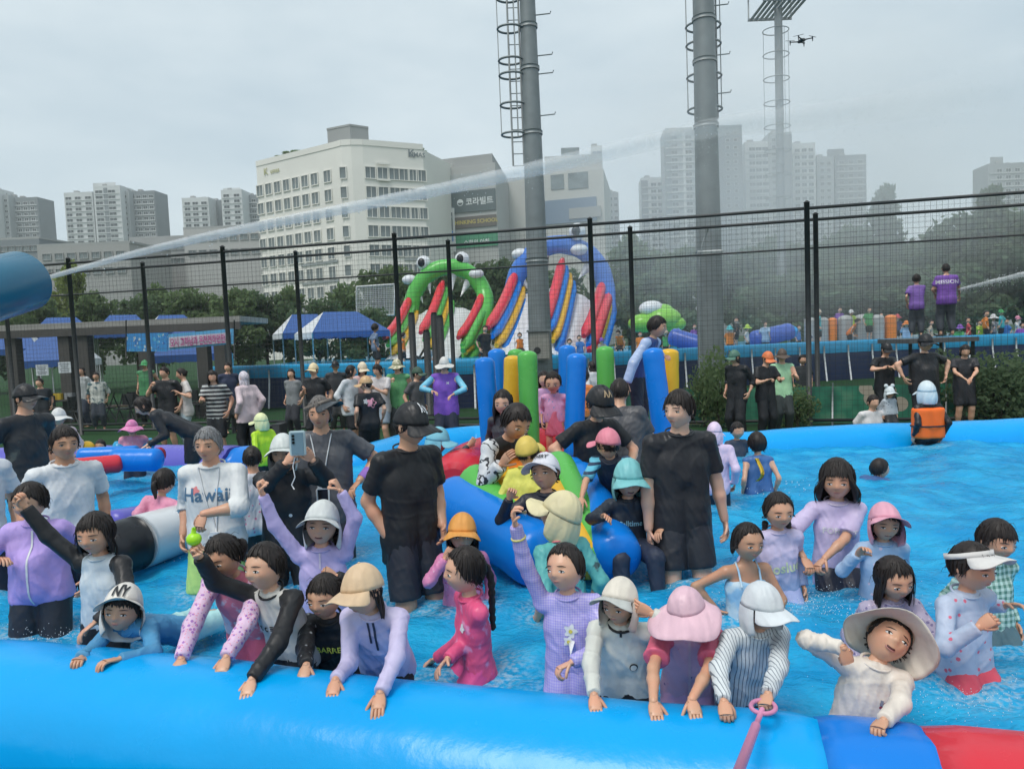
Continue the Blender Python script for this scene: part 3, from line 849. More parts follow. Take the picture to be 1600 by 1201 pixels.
        if top.get('collar') or nk:
            cm = top.get('collar', top['c'])
            gc = G(); rr = .052 * H * (.95 if kid else 1)
            ngrid = [nb + s * (nk * H - .004) + X * rr * math.cos(a) * 1.02 + fw * rr * math.sin(a) * .92 - s * .012 * H * (math.sin(a)) for a in np.linspace(0, 2 * PI, 20, endpoint=False)]
            if near and sl != 'strap': gc.tube(ngrid, .006, 6, closed=True); gc.obj('collar', cm, root)
        if sl == 'strap':
            gc = G()
            for q in (1, -1):
                gc.tube([nb - s * .09 * H + X * q * .05 * H + fw * .062 * H, nb - s * .02 * H + X * q * .052 * H + fw * .035 * H, nb + s * .012 * H + X * q * .05 * H, nb - s * .03 * H + X * q * .05 * H - fw * .045 * H], .006, 6)
            gc.obj('strap', top.get('collar', top['c']), root)
        bvh = None
        for dcl in top.get('dec', ()):
            if bvh is None: bvh = BVHTree.FromPolygons([tuple(x) for x in V_], [tuple(f) for f in F_])
            kind, m_, dx, dz, size = dcl[:5]; sg = -1 if top.get('back') else 1
            org = nb - s * dz * H; gg = G(); f_ = fw * sg; x_ = cx * sg
            if kind == 'zip':
                n_ = 14; P_ = [(dx + o, -size * i / n_) for i in range(n_ + 1) for o in (-.005, .005)]
                F2 = [(2 * i, 2 * i + 1, 2 * i + 3, 2 * i + 2) for i in range(n_)]
                uvdecal(bvh, gg, P_, F2, org, x_, s, f_, .004)
                nm = 'zip'
            elif kind == 'disc':
                n_ = 14; P_ = [(0, 0)] + [(size * math.cos(a) * (1 + dcl[5] * math.cos(5 * a)), size * math.sin(a) * (1 + dcl[5] * math.cos(5 * a))) for a in np.linspace(0, 2 * PI, n_ * 2, endpoint=False)]
                P_ = [(dx * H + a, b) for a, b in P_]
                uvdecal(bvh, gg, P_, [(0, i, i % (2 * n_) + 1) for i in range(1, 2 * n_ + 1)], org, x_, s, f_, .003 + (dcl[6] if len(dcl) > 6 else 0))
                nm = 'badge'
            else:
                pv, pf = text_pts(kind, size, bold=size * .02)
                rt = math.radians(dcl[5]) if len(dcl) > 5 else 0
                P_ = [(dx * H + p[0] * math.cos(rt) - p[1] * math.sin(rt), p[0] * math.sin(rt) + p[1] * math.cos(rt)) for p in pv]
                uvdecal(bvh, gg, P_, pf, org, x_, s, f_, .003)
                nm = 'lettering'
            if gg.n: gg.obj(nm, m_, root)
    info = dict(root=root, nb=nb, s=s, cx=cx, fw=fw, H=H, hh=hh, pel=pel, arms=arms, hcl=hcl, HR=HR, tr=tr, RZ=RZ, O=O, feet=feet, S=S,
                bvh=(lambda: BVHTree.FromPolygons([tuple(x) for x in V_], [tuple(f) for f in F_])) if top else None)
    if extra: extra(info)
    return info
EYEW = plain('eye_white', (.75, .72, .68), .25, var=.02)
EYEB = plain('iris_dark', (.018, .012, .010), .15, var=.02)
LIP = plain('lip', (.46, .20, .17), .4, var=.06)
MOUTHIN = plain('mouth_inside', (.08, .02, .02), .5, var=.05)
def col(h):
    "photo colour under this sky -> base colour"
    h = h.lstrip('#'); c = [int(h[i:i + 2], 16) / 255 for i in (0, 2, 4)]
    c = [x / 12.92 if x < .04045 else ((x + .055) / 1.055) ** 2.4 for x in c]
    c = [x / k for x, k in zip(c, (.62, .68, .72))]
    l_ = c[0] * .3 + c[1] * .55 + c[2] * .15; c = [l_ + (x - l_) * .84 for x in c]
    m = max(max(c) / .76, 1)
    return tuple(round(x / m, 4) for x in c)
WHITE = (.74, .76, .78); BLACK = (.017, .018, .021); NAVY = (.02, .025, .045)
# ------------------------------------------------------------------ the pool
ZC, RT = .36, .345
def tube_at(u, v, zc=ZC, r=RT):
    d = _f + (u - 800) / F_PX * CR + (600.5 - v) / F_PX * CU
    hd = math.hypot(d[0], d[1]); ta = -d[2] / hd; ca = 1 / math.sqrt(1 + ta * ta)
    t = (CAM_H - zc - r / ca) / ta
    return A(d[0] / hd * t, d[1] / hd * t)
_pts = np.array([tube_at(u, v) for u, v in ((0, 1003), (300, 1033), (600, 1063), (1000, 1092), (1500, 1132))])
TB, TA = np.polyfit(_pts[:, 0], _pts[:, 1], 1)      # front tube axis: y = TA + TB x
def smooth_path(P, n):
    P = np.asarray(P, float); d = np.append(0, np.cumsum(np.linalg.norm(np.diff(P, axis=0), axis=1))); t = np.linspace(0, d[-1], n)
    Q = np.stack([np.interp(t, d, P[:, i]) for i in range(P.shape[1])], -1)
    for _ in range(6): Q[1:-1] = (Q[:-2] + 2 * Q[1:-1] + Q[2:]) / 4
    return Q
V_LB = vinyl('vinyl_light_blue', (.0, .36, .82))
V_BL = vinyl('vinyl_blue', (.004, .20, .70))
V_RD = vinyl('vinyl_red', (.66, .035, .055))
V_PU = vinyl('vinyl_purple', (.13, .12, .50))
V_YE = vinyl('vinyl_yellow', (.80, .46, .03))
V_GR = vinyl('vinyl_green', (.11, .47, .09))
V_OR = vinyl('vinyl_orange', (.80, .22, .03))
V_WH = vinyl('vinyl_white', (.72, .74, .76))
V_BK = vinyl('vinyl_black', (.02, .022, .026))
front = [(-4.9, TA + TB * -3.6 + 2.2), (-4.75, TA + TB * -3.6 + .9), (-4.2, TA + TB * -3.6 + .15)] + [(x, TA + TB * x) for x in np.linspace(-3.5, 5.5, 60)]
BACKP = [(-9.5, 12.0), (-7.2, 11.9), (-5.6, 11.5), (-4.0, 11.0), (-2.6, 10.9), (-1.4, 11.7), (.4, 11.6), (3.1, 10.6), (7.4, 10.6), (12, 10.8)]
_bk = [UZ(u, v, .76) for u, v in ((-120, 700), (140, 689), (380, 691), (560, 692), (650, 668), (745, 658), (950, 664), (1150, 668), (1350, 657), (1600, 646), (1850, 640))]
BACKP = [(p[0], p[1]) for p in _bk]
BP = smooth_path(BACKP, 90); FP = smooth_path(front, 90)
pool = empty('inflatable_pool', (0, 6.5, 0), 'big inflatable paddling pool with light blue, blue, red and purple side tubes', 'pool')
def tube_run(path, mat, r=RT, zc=ZC, name='side_tube', k=28):
    path = np.asarray(path)
    n = len(path); dd = np.append(0, np.cumsum(np.linalg.norm(np.diff(path, axis=0), axis=1)))
    rr = r * (1 + .006 * np.sin(dd * 5.1) + .004 * np.sin(dd * 11.3))
    e = np.minimum(dd, dd[-1] - dd); rr = rr * (1 - .035 * np.exp(-(e / .05) ** 2))
    rr_ = rr
    P3 = np.column_stack([path, zc + .012 * np.sin(dd * 1.7)])
    k = 40; g = G(); g.tube(P3, rr, k, caps=True)
    V = g.v[0].reshape(n, k, 3); C_ = P3[:, None, :]; an = np.arange(k) * 2 * PI / k      # puckers by the welded joints
    puck = (.007 * np.exp(-e / .10) + .0012)[:, None] * (np.sin(an * 9 + np.sin(dd * 3)[:, None] * 2) + .7 * np.sin(an * 17 + dd[:, None] * 4))
    nr_ = (V - C_) / np.linalg.norm(V - C_, axis=2, keepdims=True); g.v[0] = (V + nr_ * puck[:, :, None]).reshape(-1, 3)
    o = g.obj(name, mat, pool); o.matrix_parent_inverse = Matrix.Translation((0, -6.5, 0)); return o
def split(path, us, axis=0):
    "cut a path where it is seen at photo columns us"
    col_ = np.array([PX((p[0], p[1], ZC + RT))[0] if p[1] > .5 else -999 for p in path])
    cuts = [0] + [int(np.argmin(np.abs(col_ - u))) for u in us] + [len(path) - 1]
    return [path[a:b + 1] for a, b in zip(cuts[:-1], cuts[1:])]
FPd = smooth_path(front, 400)
def fcut(u):
    c = np.array([PX((p[0], p[1] , ZC + RT * .9))[0] for p in FPd]); return int(np.argmin(np.abs(c - u)))
i1, i2 = fcut(1282), fcut(1452)
tube_run(np.vstack([FPd[:i1:3], FPd[i1:i1 + 1]]), V_LB)
tube_run(np.vstack([FPd[i1:i2:2], FPd[i2:i2 + 1]]), V_BL)
tube_run(np.vstack([FPd[i2::4]]), V_RD)
BPd = smooth_path(BACKP, 300)
bc = np.array([PX((p[0], p[1], ZC + RT))[0] for p in BPd])
ib = [int(np.argmin(np.abs(bc - u))) for u in (372, 540)]
tube_run(BPd[:ib[0] + 1:2], V_PU); tube_run(BPd[ib[0]:ib[1] + 1:2], V_BL); tube_run(BPd[ib[1]::2], V_LB)
poly = np.vstack([FP, BP[::-1]])
b = NB('pool_water')
n1 = b.noise(2.2, 4, b.map((1, 1.5, 1))); n2 = b.noise(11, 4, b.map((1, 1.6, 1)))
colr = b.mix(b.ramp(n1, [(.35, (0, 0, 0)), (.65, (1, 1, 1))]), (.006, .33, .69), (.025, .49, .86))
fm_ = b.n('Attribute'); fm_.attribute_name = 'foam'
fo_ = b.math('MULTIPLY', fm_.outputs['Fac'], b.ramp(b.noise(38, 4), [(.42, (0, 0, 0)), (.62, (1, 1, 1))]))
colr = b.mix(fo_, colr, (.62, .74, .80))
b.base(colr).p(rough=.09, spec=.35)
b.b.inputs['IOR'].default_value = 1.33
b.bump(b.math('ADD', b.noise(26, 4, b.map((1, 1.5, 1))), b.math('MULTIPLY', n2, 1.4)), .8, .024)
tr_ = b.n('BsdfTransparent'); tr_.inputs[0].default_value = (.55, .85, .95, 1)
mxs = b.n('MixShader'); mxs.inputs[0].default_value = .80
b.t.links.new(tr_.outputs[0], mxs.inputs[1]); b.t.links.new(b.b.outputs[0], mxs.inputs[2]); b.t.links.new(mxs.outputs[0], b.out.inputs[0])
WATERM = b.m
fl = G(); fl.add([(p[0], p[1] - (.9 if i < len(FP) else 0), .012) for i, p in enumerate(poly)], [tuple(range(len(poly)))], 0, False)
fo = fl.obj('pool_floor', vinyl('pool_floor', (.012, .33, .66), .5), pool); fo.matrix_parent_inverse = Matrix.Translation((0, -6.5, 0))
# ground
b = NB('turf')
n_ = b.noise(1.2, 4); n3 = b.noise(60, 3)
b.base(b.mix(b.ramp(n3, [(.3, (.2, .2, .2)), (.8, (1, 1, 1))]), (.012, .04, .014), b.mix(n_, (.022, .075, .028), (.045, .10, .04)))).p(rough=.9, spec=.15)
b.bump(n3, .8, .02)
gr = G(); gr.grid(np.array([[(x, y, 0) for y in (-60, 8, 40, 900)] for x in (-800, -30, 30, 800)], float), smooth=False)
gr.obj('ground', b.m, None, kind='structure')
# ------------------------------------------------------------------ toys in the pool
def capsule(p0, p1, r, k=20, taper=1.0):
    "closed inflated tube with rounded ends"
    p0, p1 = A(*p0), A(*p1); d = nrm(p1 - p0); L = np.linalg.norm(p1 - p0)
    t = []; rr = []
    for a in np.linspace(0, PI / 2, 6): t.append(-.55 * r * math.cos(a) * 1); rr.append(max(.02, math.sin(a)) * r)
    for s_ in np.linspace(.06, .94, 8): t.append(L * s_); rr.append(r * (1 + .015 * math.sin(s_ * 21)) * (1 + (taper - 1) * s_))
    for a in np.linspace(PI / 2, 0, 6): t.append(L + .55 * r * math.cos(a)); rr.append(max(.02, math.sin(a)) * r * taper)
    g = G(); g.tube([p0 + d * x for x in t], rr, k); return g
def part(g, name, mat, root):
    L_ = A(*root.location); g.v = [x - L_ for x in g.v]; return g.obj(name, mat, root)
ob = empty('obstacle_float', U(820, 700, 7.6) * A(1, 1, 0) + A(0, 0, WATER_Z), 'inflatable obstacle float, red base with upright blue, green and yellow pillars', 'pool float')
zb = .68
def onz(u, D, z):
    p = U(u, 600, D); p[2] = z; return p
base = [onz(702, 6.7, zb), onz(728, 7.6, zb), onz(775, 8.35, zb), onz(850, 8.6, zb), onz(960, 8.5, zb), onz(1035, 8.1, zb), onz(1050, 7.3, zb)]
g = G(); bp = smooth_path(base, 40); g.tube(bp, .30 - .12 * np.exp(-(np.minimum(np.arange(40), 39 - np.arange(40)) / 1.2) ** 2), 22); part(g, 'base_tube', V_RD, ob)
g = G(); g.grid(np.array([[p * (1 - t) + A(onz(880, 7.0, zb)[0], onz(880, 7.0, zb)[1], zb + .02) * t + A(0, 0, .12 * math.sin(PI * t)) for t in np.linspace(0, 1, 8)] for p in bp])); part(g, 'deck', V_RD, ob)
for u0, v0, u1, v1, D, r, m in ((768, 700, 757, 566, 7.5, .105, V_BL), (784, 690, 776, 552, 8.4, .105, V_BL), (796, 655, 802, 562, 8.1, .095, V_YE), (828, 690, 824, 556, 7.5, .105, V_GR), (812, 680, 806, 552, 8.5, .10, V_GR), (896, 700, 901, 560, 7.4, .105, V_BL), (886, 690, 886, 546, 8.5, .105, V_BL), (950, 690, 945, 548, 8.3, .105, V_GR), (1040, 696, 1020, 552, 7.0, .105, V_BL), (1048, 690, 1045, 552, 8.2, .10, V_YE)):
    a_ = U(u0, v0, D); b_ = U(u1, v1, D); a_[2] = min(a_[2], .85)
    part(capsule(a_, b_, r, 18, 1.0 if m is not V_YE else 1.15), 'pillar', m, ob)
rs = empty('rainbow_slide_float', U(830, 800, 4.9) * A(1, 1, 0) + A(0, 0, WATER_Z), 'inflatable slide float with green, yellow and orange stripes between blue side tubes', 'pool float')
bl0, bl1 = U(712, 785, 5.45), U(842, 868, 4.6); br0, br1 = U(905, 752, 5.6), U(962, 868, 4.5)
g = capsule(bl0, bl1, .215, 24); part(g, 'side_tube', V_BL, rs)
g = capsule(br0, br1, .17, 24); part(g, 'side_tube', V_BL, rs)
up_ = A(0, 0, .085)
for i, m in enumerate((V_GR, V_YE, V_OR, V_YE, V_GR)):
    t = (i + .95) / 6.0
    a_ = bl0 * (1 - t) + br0 * t + up_ + A(0, 0, .06); b_ = bl1 * (1 - t) + br1 * t + up_ - A(0, 0, .12)
    part(capsule(a_, b_, .14, 16), 'stripe_tube', m, rs)
g = capsule(bl0 + A(.05, .25, -.08), br0 + A(0, .25, -.06), .22, 20); part(g, 'head_tube', V_BL, rs)
wh = empty('whale_float', U(215, 840, 5.2) * A(1, 1, 0) + A(0, 0, WATER_Z), 'fat black and white inflatable cylinder floating in front of the pink speckled girl', 'pool float')
w0, w1, w2 = U(180, 858, 5.05), U(212, 848, 5.2), U(286, 824, 5.7)
d_ = nrm(w2 - w0)
g = G(); g.tube([w0 - d_ * .16, w0 - d_ * .14, w0 - d_ * .08, w0, w0 * .5 + w1 * .5, w1], [.03, .09, .16, .19, .20, .20], 26, caps=True); part(g, 'black_end', V_BK, wh)
g = G(); g.tube([w1, w1 + d_ * .02, w1 * .5 + w2 * .5, w2, w2 + d_ * .08], [.201, .203, .20, .195, .10], 26); part(g, 'white_body', V_WH, wh)
g = G(); g.ell(w1 * .45 + w2 * .55 + A(-.05, -.14, .12), (.06, .03, .03), 0, 10, 6); 
pt = empty('purple_float', U(190, 798, 5.9), 'purple inflatable tube lying behind the black and white cylinder', 'pool float')
part(capsule(U(178, 802, 5.9) - A(0, 0, .1), U(235, 792, 6.3) - A(0, 0, .1), .13), 'tube', V_PU, pt)
lf = empty('log_float', U(200, 722, 8.2), 'blue and red inflatable logs joined together near the purple pool edge', 'pool float')
part(capsule(U(182, 718, 8.2), U(244, 718, 8.2), .135), 'blue_log', V_BL, lf)
part(capsule(U(118, 730, 7.9), U(184, 724, 8.1), .105), 'red_log', V_RD, lf)
part(capsule(U(128, 712, 8.6), U(212, 708, 8.7), .10), 'back_log', V_BL, lf)
part(capsule(U(236, 712, 8.8), U(252, 709, 8.8), .085), 'red_knob', V_RD, lf)
yb = empty('ball', U(136, 700, 9.7), 'small yellow ball floating by the dark-haired child', 'ball'); g = G(); g.ell((0, 0, 0), .1, 0, 14, 10); g.obj('shell', V_YE, yb)
# ------------------------------------------------------------------ the double sports fence
FENM = plain('fence_black', (.028, .031, .032), .5, var=.2)
def fence(label, off, xs, H_, mid=None, net_step=.105, r=.0023):
    sl_ = -.2203; n2 = nrm(A(-sl_, 1, 0))
    Y = lambda x: 16.125 + sl_ * x
    P = lambda x: A(x, Y(x), 0) + n2 * off
    root = empty('sports_fence', P(xs[0]), label, 'fence', 'double mesh fence behind the pool')
    for x in xs:
        g = G(); p = P(x); g.tube([p, p + A(0, 0, H_ + .1)], .055, 12); g.tube([p + A(0, 0, H_ + .1), p + A(0, 0, H_ + .14)], [.07, .02], 12); part(g, 'post', FENM, root)
    for a, b in zip(xs[:-1], xs[1:]):
        pa, pb = P(a), P(b); d = pb - pa; L = np.linalg.norm(d)
        zs = [H_ - .02, .12] + ([mid] if mid else [])
        for z in zs:
            g = G(); g.tube([pa + A(0, 0, z), pb + A(0, 0, z)], .034 if z != mid else .022, 8); part(g, 'rail', FENM, root)
        g = G(); n = int(L / net_step)
        for i in range(1, n):
            q = pa + d * i / n + n2 * .05; g.tube([q + A(0, 0, .12), q + A(0, 0, H_ - .05)], r, 3, caps=False, smooth=False)
        m = int(H_ / net_step)
        for j in range(1, m):
            sag = .012 * math.sin(j * 1.7)
            g.tube([pa + n2 * .05 + A(0, 0, j * net_step + sag), pb + n2 * .05 + A(0, 0, j * net_step - sag)], r, 3, caps=False, smooth=False)
        o = part(g, 'netting', FENM, root); o['kind'] = 'stuff'
XA = [-20.5, -16.0, -11.5, -7.05, -2.62, 1.86, 6.24, 10.7, 15.2]
fence('near row of the tall black mesh fence right behind the pool', 0, XA, 4.55)
fence('far row of the tall black mesh fence, a stride behind the near row', 1.35, [-19.6, -15, -10.4, -5.85, -1.75, 2.65, 6.66, 11.2, 15.8], 4.5, 3.85, .13, .0017)
# ------------------------------------------------------------------ floodlight poles
STEEL = plain('galvanised_steel', (.21, .235, .24), .5, .35, var=.12, nscale=2.5)
def pole(label, base, r0, r1, H_, cage=None, pegs=(), both=False, platform=None):
    root = empty('floodlight_pole', base, label, 'pole', 'floodlight poles')
    z = np.linspace(0, H_, 24)
    g = G(); g.tube([(0, 0, t) for t in z], r0 + (r1 - r0) * z / H_, 22); g.obj('shaft', STEEL, root)
    g = G()
    for zz in (4.2, 7.6, 9.3, 10.4, 11.2, 12.5):
        rr = r0 + (r1 - r0) * zz / H_
        g = G(); g.tube([(0, 0, zz - .05), (0, 0, zz + .05)], rr + .03, 20); g.obj('collar', STEEL, root)
    if cage:
        (cx_, cyy), zlo, zs, rad, (lx, ly) = cage
        g = G()
        for q in (-.15, .15): g.tube([(lx + q, ly, zlo), (lx + q, ly, H_)], .026, 6)
        for k in range(int((H_ - zlo) / .32)): g.tube([(lx - .15, ly, zlo + k * .32), (lx + .15, ly, zlo + k * .32)], .013, 5)
        g.obj('ladder', STEEL, root)
        for zz in zs:
            g = G(); g.tube([(cx_ + rad * math.cos(t), cyy + rad * .85 * math.sin(t), zz) for t in np.linspace(0, 2 * PI, 26, endpoint=False)], .030, 6, closed=True)
            g.obj('cage_hoop', STEEL, root)
        for t in (0, PI, 1.2, -1.2 + 2 * PI):
            g = G(); g.tube([(cx_ + rad * math.cos(t), cyy + rad * .85 * math.sin(t), zz) for zz in (min(zs), max(zs))], .014, 5); g.obj('cage_strap', STEEL, root)
    for zz in pegs:
        rr = r0 + (r1 - r0) * zz / H_
        g = G(); g.tube([(rr - .02, 0, zz), (rr + .38, 0, zz + .03), (rr + .40, 0, zz + .09)], .016, 6); g.obj('peg', STEEL, root)
    if platform:
        zp, w_ = platform
        for k in range(9): g = G(); g.box((-w_ / 2 + w_ * (k + .5) / 9, 0, zp), (w_ / 9 * .62, w_, .05)); g.obj('platform_slat', STEEL, root)
        for q in (-1, 1): g = G(); g.box((0, q * w_ / 2, zp), (w_ + .1, .1, .16)); g.obj('platform_beam', STEEL, root)
        for q in (-1, 1):
            for s_ in (-1, 1):
                g = G(); g.tube([(q * w_ / 2, s_ * w_ / 2, zp), (q * w_ / 2, s_ * w_ / 2, zp + 2.2)], .05, 6); g.obj('railing_post', STEEL, root)
        for zz in (1.1, 2.15):
            g = G(); h_ = w_ / 2; g.tube([(-h_, -h_, zp + zz), (h_, -h_, zp + zz), (h_, h_, zp + zz), (-h_, h_, zp + zz)], .045, 6, closed=True); g.obj('railing', STEEL, root)
    return root
def zat(u, v, D): return U(u, v, D)[2]
pb = U(848, 640, 19.5); pb[2] = 0
zl = lambda v: zat(800, v, 19.5)
pole('steel floodlight pole with a caged ladder on its left, between the two big slides', pb, .335, .06, 24, ((-.50, .02), zl(265), [zl(v) for v in (218, 174, 130, 108, 61, 15)] + [zl(-30) + .8 * i for i in range(0, 9, 2)], .33, (-.40, .05)), [zl(v) for v in (192, 130, 103, 43)])
pc = empty('control_box', U(842, 540, 19.0), 'grey-brown control cabinet fixed to the left floodlight pole', 'cabinet')
g = G(); g.box((0, -.12, 0), (.56, .3, .76)); part_ = g.obj('case', plain('cabinet_grey', (.26, .25, .22), .6), pc)
g = G(); g.box((0, -.285, .0), (.50, .02, .68)); dr = g.obj('door', plain('cabinet_grey2', (.30, .29, .26), .6), pc); g = G(); g.tube([(-.06, -.31, -.12), (-.06, -.30, -.12)], .09, 14); g.obj('lock', plain('lock_dark', (.03, .03, .03), .5), pc)
g = G(); g.box((0, -.14, .40), (.64, .40, .05)); g.obj('hood', STEEL, pc)
pb = U(1113, 640, 19.5); pb[2] = 0
pole('thick steel floodlight pole with a caged ladder on its right, behind the spray', pb, .37, .165, 24, ((.07, .32), zl(200), [zl(v) for v in (188, 138, 90, 62, 10)] + [zl(-40) + .9 * i for i in range(0, 9, 2)], .46, (.30, .42)), [zl(v) for v in (170, 113, 40)])
pb = U(1225, 640, 46); pb[2] = 0
pole('slender far floodlight pole with a railed work platform at its top', pb, .30, .20, 25, ((0, .4), 8, [9 + 1.5 * i for i in range(9)], .8, (.3, .5)), (), platform=(zat(1203, 33, 46), 2.75))
gp = empty('guard_tube', U(1093, 500, 18.6) * A(1, 1, 0), 'bent steel guard rail standing in front of the thick floodlight pole', 'guard rail')
g = G(); q = lambda u, v: U(u, v, 18.6); part_ = [q(1094, 640) * A(1, 1, 0), q(1092, 420), q(1093, 385), q(1098, 365), q(1106, 358)]; g.tube(smooth_path(part_, 20), .03, 8); part(g, 'rail', STEEL, gp)
g = G(); g.tube([q(1090, 394), q(1128, 392)], .035, 8); part(g, 'bracket', plain('bracket_white', (.6, .62, .62)), gp)
# ------------------------------------------------------------------ far frame pool
farw = [(-2.2 - 9.5, 26.5), (-8.0, 24.6), (-2.0, 21.3), (2.0, 23.2), (8.9, 26.6), (15, 27.6), (24, 28.5)]
FWP = smooth_path(farw, 60)
fp = empty('frame_pool', (4, 26, 0), 'large raised frame pool with a light blue rim, navy wall and white upright straps', 'pool')
NAVYV = vinyl('pvc_navy', (.016, .030, .085), .45); LBV = vinyl('pvc_cyan', (.02, .30, .56), .35)
g = G(); g.grid(np.array([[(p[0], p[1] - .0, z) for z in (0, .55, 1.08)] for p in FWP]), smooth=True); part(g, 'wall', NAVYV, fp)
g = G(); g.grid(np.array([[(p[0], p[1] + dy, z) for dy, z in ((-.012, 1.06), (-.03, 1.2), (-.02, 1.42), (.0, 1.5), (.15, 1.52), (.22, 1.45), (.24, 1.2))] for p in FWP])); part(g, 'rim', LBV, fp)
dd = np.append(0, np.cumsum(np.linalg.norm(np.diff(FWP, axis=0), axis=1)))
WST = plain('strap_white', (.62, .64, .66), .5)
stm = None
for t in np.arange(.5, dd[-1], 1.02):
    x, y = np.interp(t, dd, FWP[:, 0]), np.interp(t, dd, FWP[:, 1])
    if stm is None:
        g = G(); g.tube([(0, -.30, .0), (0, -.09, .95), (0, -.07, 1.35)], .032, 6); stm = g.mesh('strap', WST)
    linked('strap', stm, fp, (x - 4, y - 26, 0))
g = G(); g.add([(p[0], p[1] + .2, 1.32) for p in FWP] + [(40, 48, 1.32), (-12, 48, 1.32)], [tuple(range(62))], 0, False)
o = g.obj('far_pool_water', WATERM, None, kind='structure')
# turf-side banner on the fence foot
gb = empty('ground_banner', (0, 0, 0), 'long green printed banner tied along the foot of the fence at the right', 'banner')
b = NB('banner_green'); n_ = b.noise(2.2, 2); vr = b.n('TexVoronoi', Scale=1.6); b.set(vr.inputs['Vector'], b.co())
b.base(b.mix(b.math('LESS_THAN', vr.outputs['Distance'], .28), b.ramp(n_, [(.4, (.02, .12, .08)), (.55, (.03, .20, .12)), (.7, (.10, .26, .16))]), b.ramp(b.noise(1.1), [(.4, (.4, .35, .28)), (.6, (.35, .06, .07))], 'CONSTANT'))).p(rough=.6)
g = G(); xs_ = np.linspace(2.3, 9.2, 40); g.grid(np.array([[(x, 16.125 - .2203 * x + .12 + .02 * math.sin(x * 5), z) for z in (.05, .4, .82)] for x in xs_])); g.grid(np.array([[(x, 16.125 - .2203 * x + .135 + .02 * math.sin(x * 5), z) for z in (.82, .4, .05)] for x in xs_])); part(g, 'sheet', b.m, gb)
for x in np.arange(2.5, 9.3, 1.05):
    g = G(); y = 16.125 - .2203 * x; g.tube([(x, y + .06, 0), (x + .02, y + .07, .9)], .018, 5); part(g, 'tie', WST, gb)
# ------------------------------------------------------------------ big slides
def lerp(a, b, t): return a * (1 - t) + b * t
def big_slide(name, label, bots, tops, cols, arch_col, arch_pts, eyes, nostrils, teeth, wall_cols, scale, lanes_mat):
    root = empty('inflatable_slide', bots[1] * A(1, 1, 0), label, 'inflatable slide')
    for i, (b_, t_) in enumerate(zip(bots, tops)):
        path = [lerp(b_, t_, s_) + A(0, 0, -.5 * math.sin(PI * s_) * .5) for s_ in np.linspace(0, 1, 9)]
        for j, c in enumerate(cols):
            g = G(); off = A(.16 * j, 0, -.36 * j) * scale
            pts = [p + off for p in path]; g.tube(pts, [.10 * scale] + [.23 * scale] * 7 + [.10 * scale], 12); part(g, 'bumper_tube', c, root)
        side = A(.0, .35, -.9) * scale
    for i in range(len(bots) - 1):
        P = [[lerp(lerp(bots[i], tops[i], s_), lerp(bots[i + 1], tops[i + 1], s_), x) + A(0, 0, -.95 * scale - .25 * math.sin(PI * s_) - .04 * math.cos(x * 18)) for x in np.linspace(0.03, .97, 13)] for s_ in np.linspace(-.06, .93, 9)]
        g = G(); g.grid(np.array(P)); P2 = np.array(P) + A(0, .25, -.25); g.grid(P2[:, ::-1]); part(g, 'lane', lanes_mat, root)
        g = G(); t_ = lerp(tops[i], tops[i + 1], .5)
    ap = smooth_path(arch_pts, 36); g = G(); g.tube(ap, .44 * scale * (1 + .03 * np.sin(np.arange(36) * 1.6)), 16); part(g, 'arch', arch_col, root)
    # body of the slide behind the lanes
    lo = [p * A(1, 1, 0) + A(0, .3, .2) for p in (bots[0], bots[-1])]; hi = [tops[0] - A(0, 0, 1.1 * scale), tops[-1] - A(0, 0, 1.1 * scale)]
    bk = [hi[0] * A(1, 1, 0) + A(0, 1.5, 0.2), hi[1] * A(1, 1, 0) + A(0, 1.5, .2)]
    v = [lo[0], lo[1], hi[0], hi[1], bk[0], bk[1], hi[0] + A(0, 1.5, 0), hi[1] + A(0, 1.5, 0)]
    g = G(); g.add(v, [(0, 2, 6, 4), (1, 5, 7, 3), (2, 3, 7, 6), (4, 6, 7, 5), (0, 4, 5, 1), (0, 1, 3, 2)], 0, False); part(g, 'body', wall_cols[0], root)
    for j, c in enumerate(wall_cols):
        b_ = bots[-1] + A(.22 * scale, 0, -.55 * scale - .62 * j * scale); t_ = tops[-1] + A(.22 * scale, 0, -.55 * scale - .62 * j * scale)
        g = G(); g.tube([lerp(b_, t_, s_) for s_ in np.linspace(-.02, 1, 8)], [.12] + [.32 * scale] * 6 + [.2], 12); part(g, 'side_wall', c, root)
    for e in eyes:
        g = G(); g.ell(e, .40 * scale, 0, 16, 10); ey = part(g, 'eye', V_WH, root)
        g = G(); g.ell(e + A(-.06, -.24, -.0) * scale, (.24 * scale, .19 * scale, .26 * scale), 0, 14, 8); g.v = [x - A(*root.location) for x in g.v]; g.obj('pupil', V_BK, ey)
    for e in nostrils:
        g = G(); g.ell(e, (.42 * scale, .35 * scale, .27 * scale), 0, 14, 8); part(g, 'nostril', V_WH, root)
    for p, d in teeth:
        g = G(); g.tube([p, p + d * .35, p + d], [.24 * scale, .17 * scale, .01], 10); part(g, 'tooth', V_WH, root)
    return root
LANE = vinyl('vinyl_lane_white', (.62, .65, .68))
Dt, Db = 38., 33.
gb_ = [U(600, 528, Db), U(657, 520, Db), U(716, 528, Db)]
gt_ = [U(641, 464, Dt), U(692, 440, Dt), U(756, 455, Dt)]
arch = [U(640, 490, Dt), U(644, 462, Dt), U(655, 440, Dt), U(675, 421, Dt), U(700, 413, Dt), U(727, 419, Dt), U(748, 436, Dt), U(760, 460, Dt), U(760, 490, Dt - 1), U(745, 520, Dt - 2.5), U(735, 545, Dt - 4)]
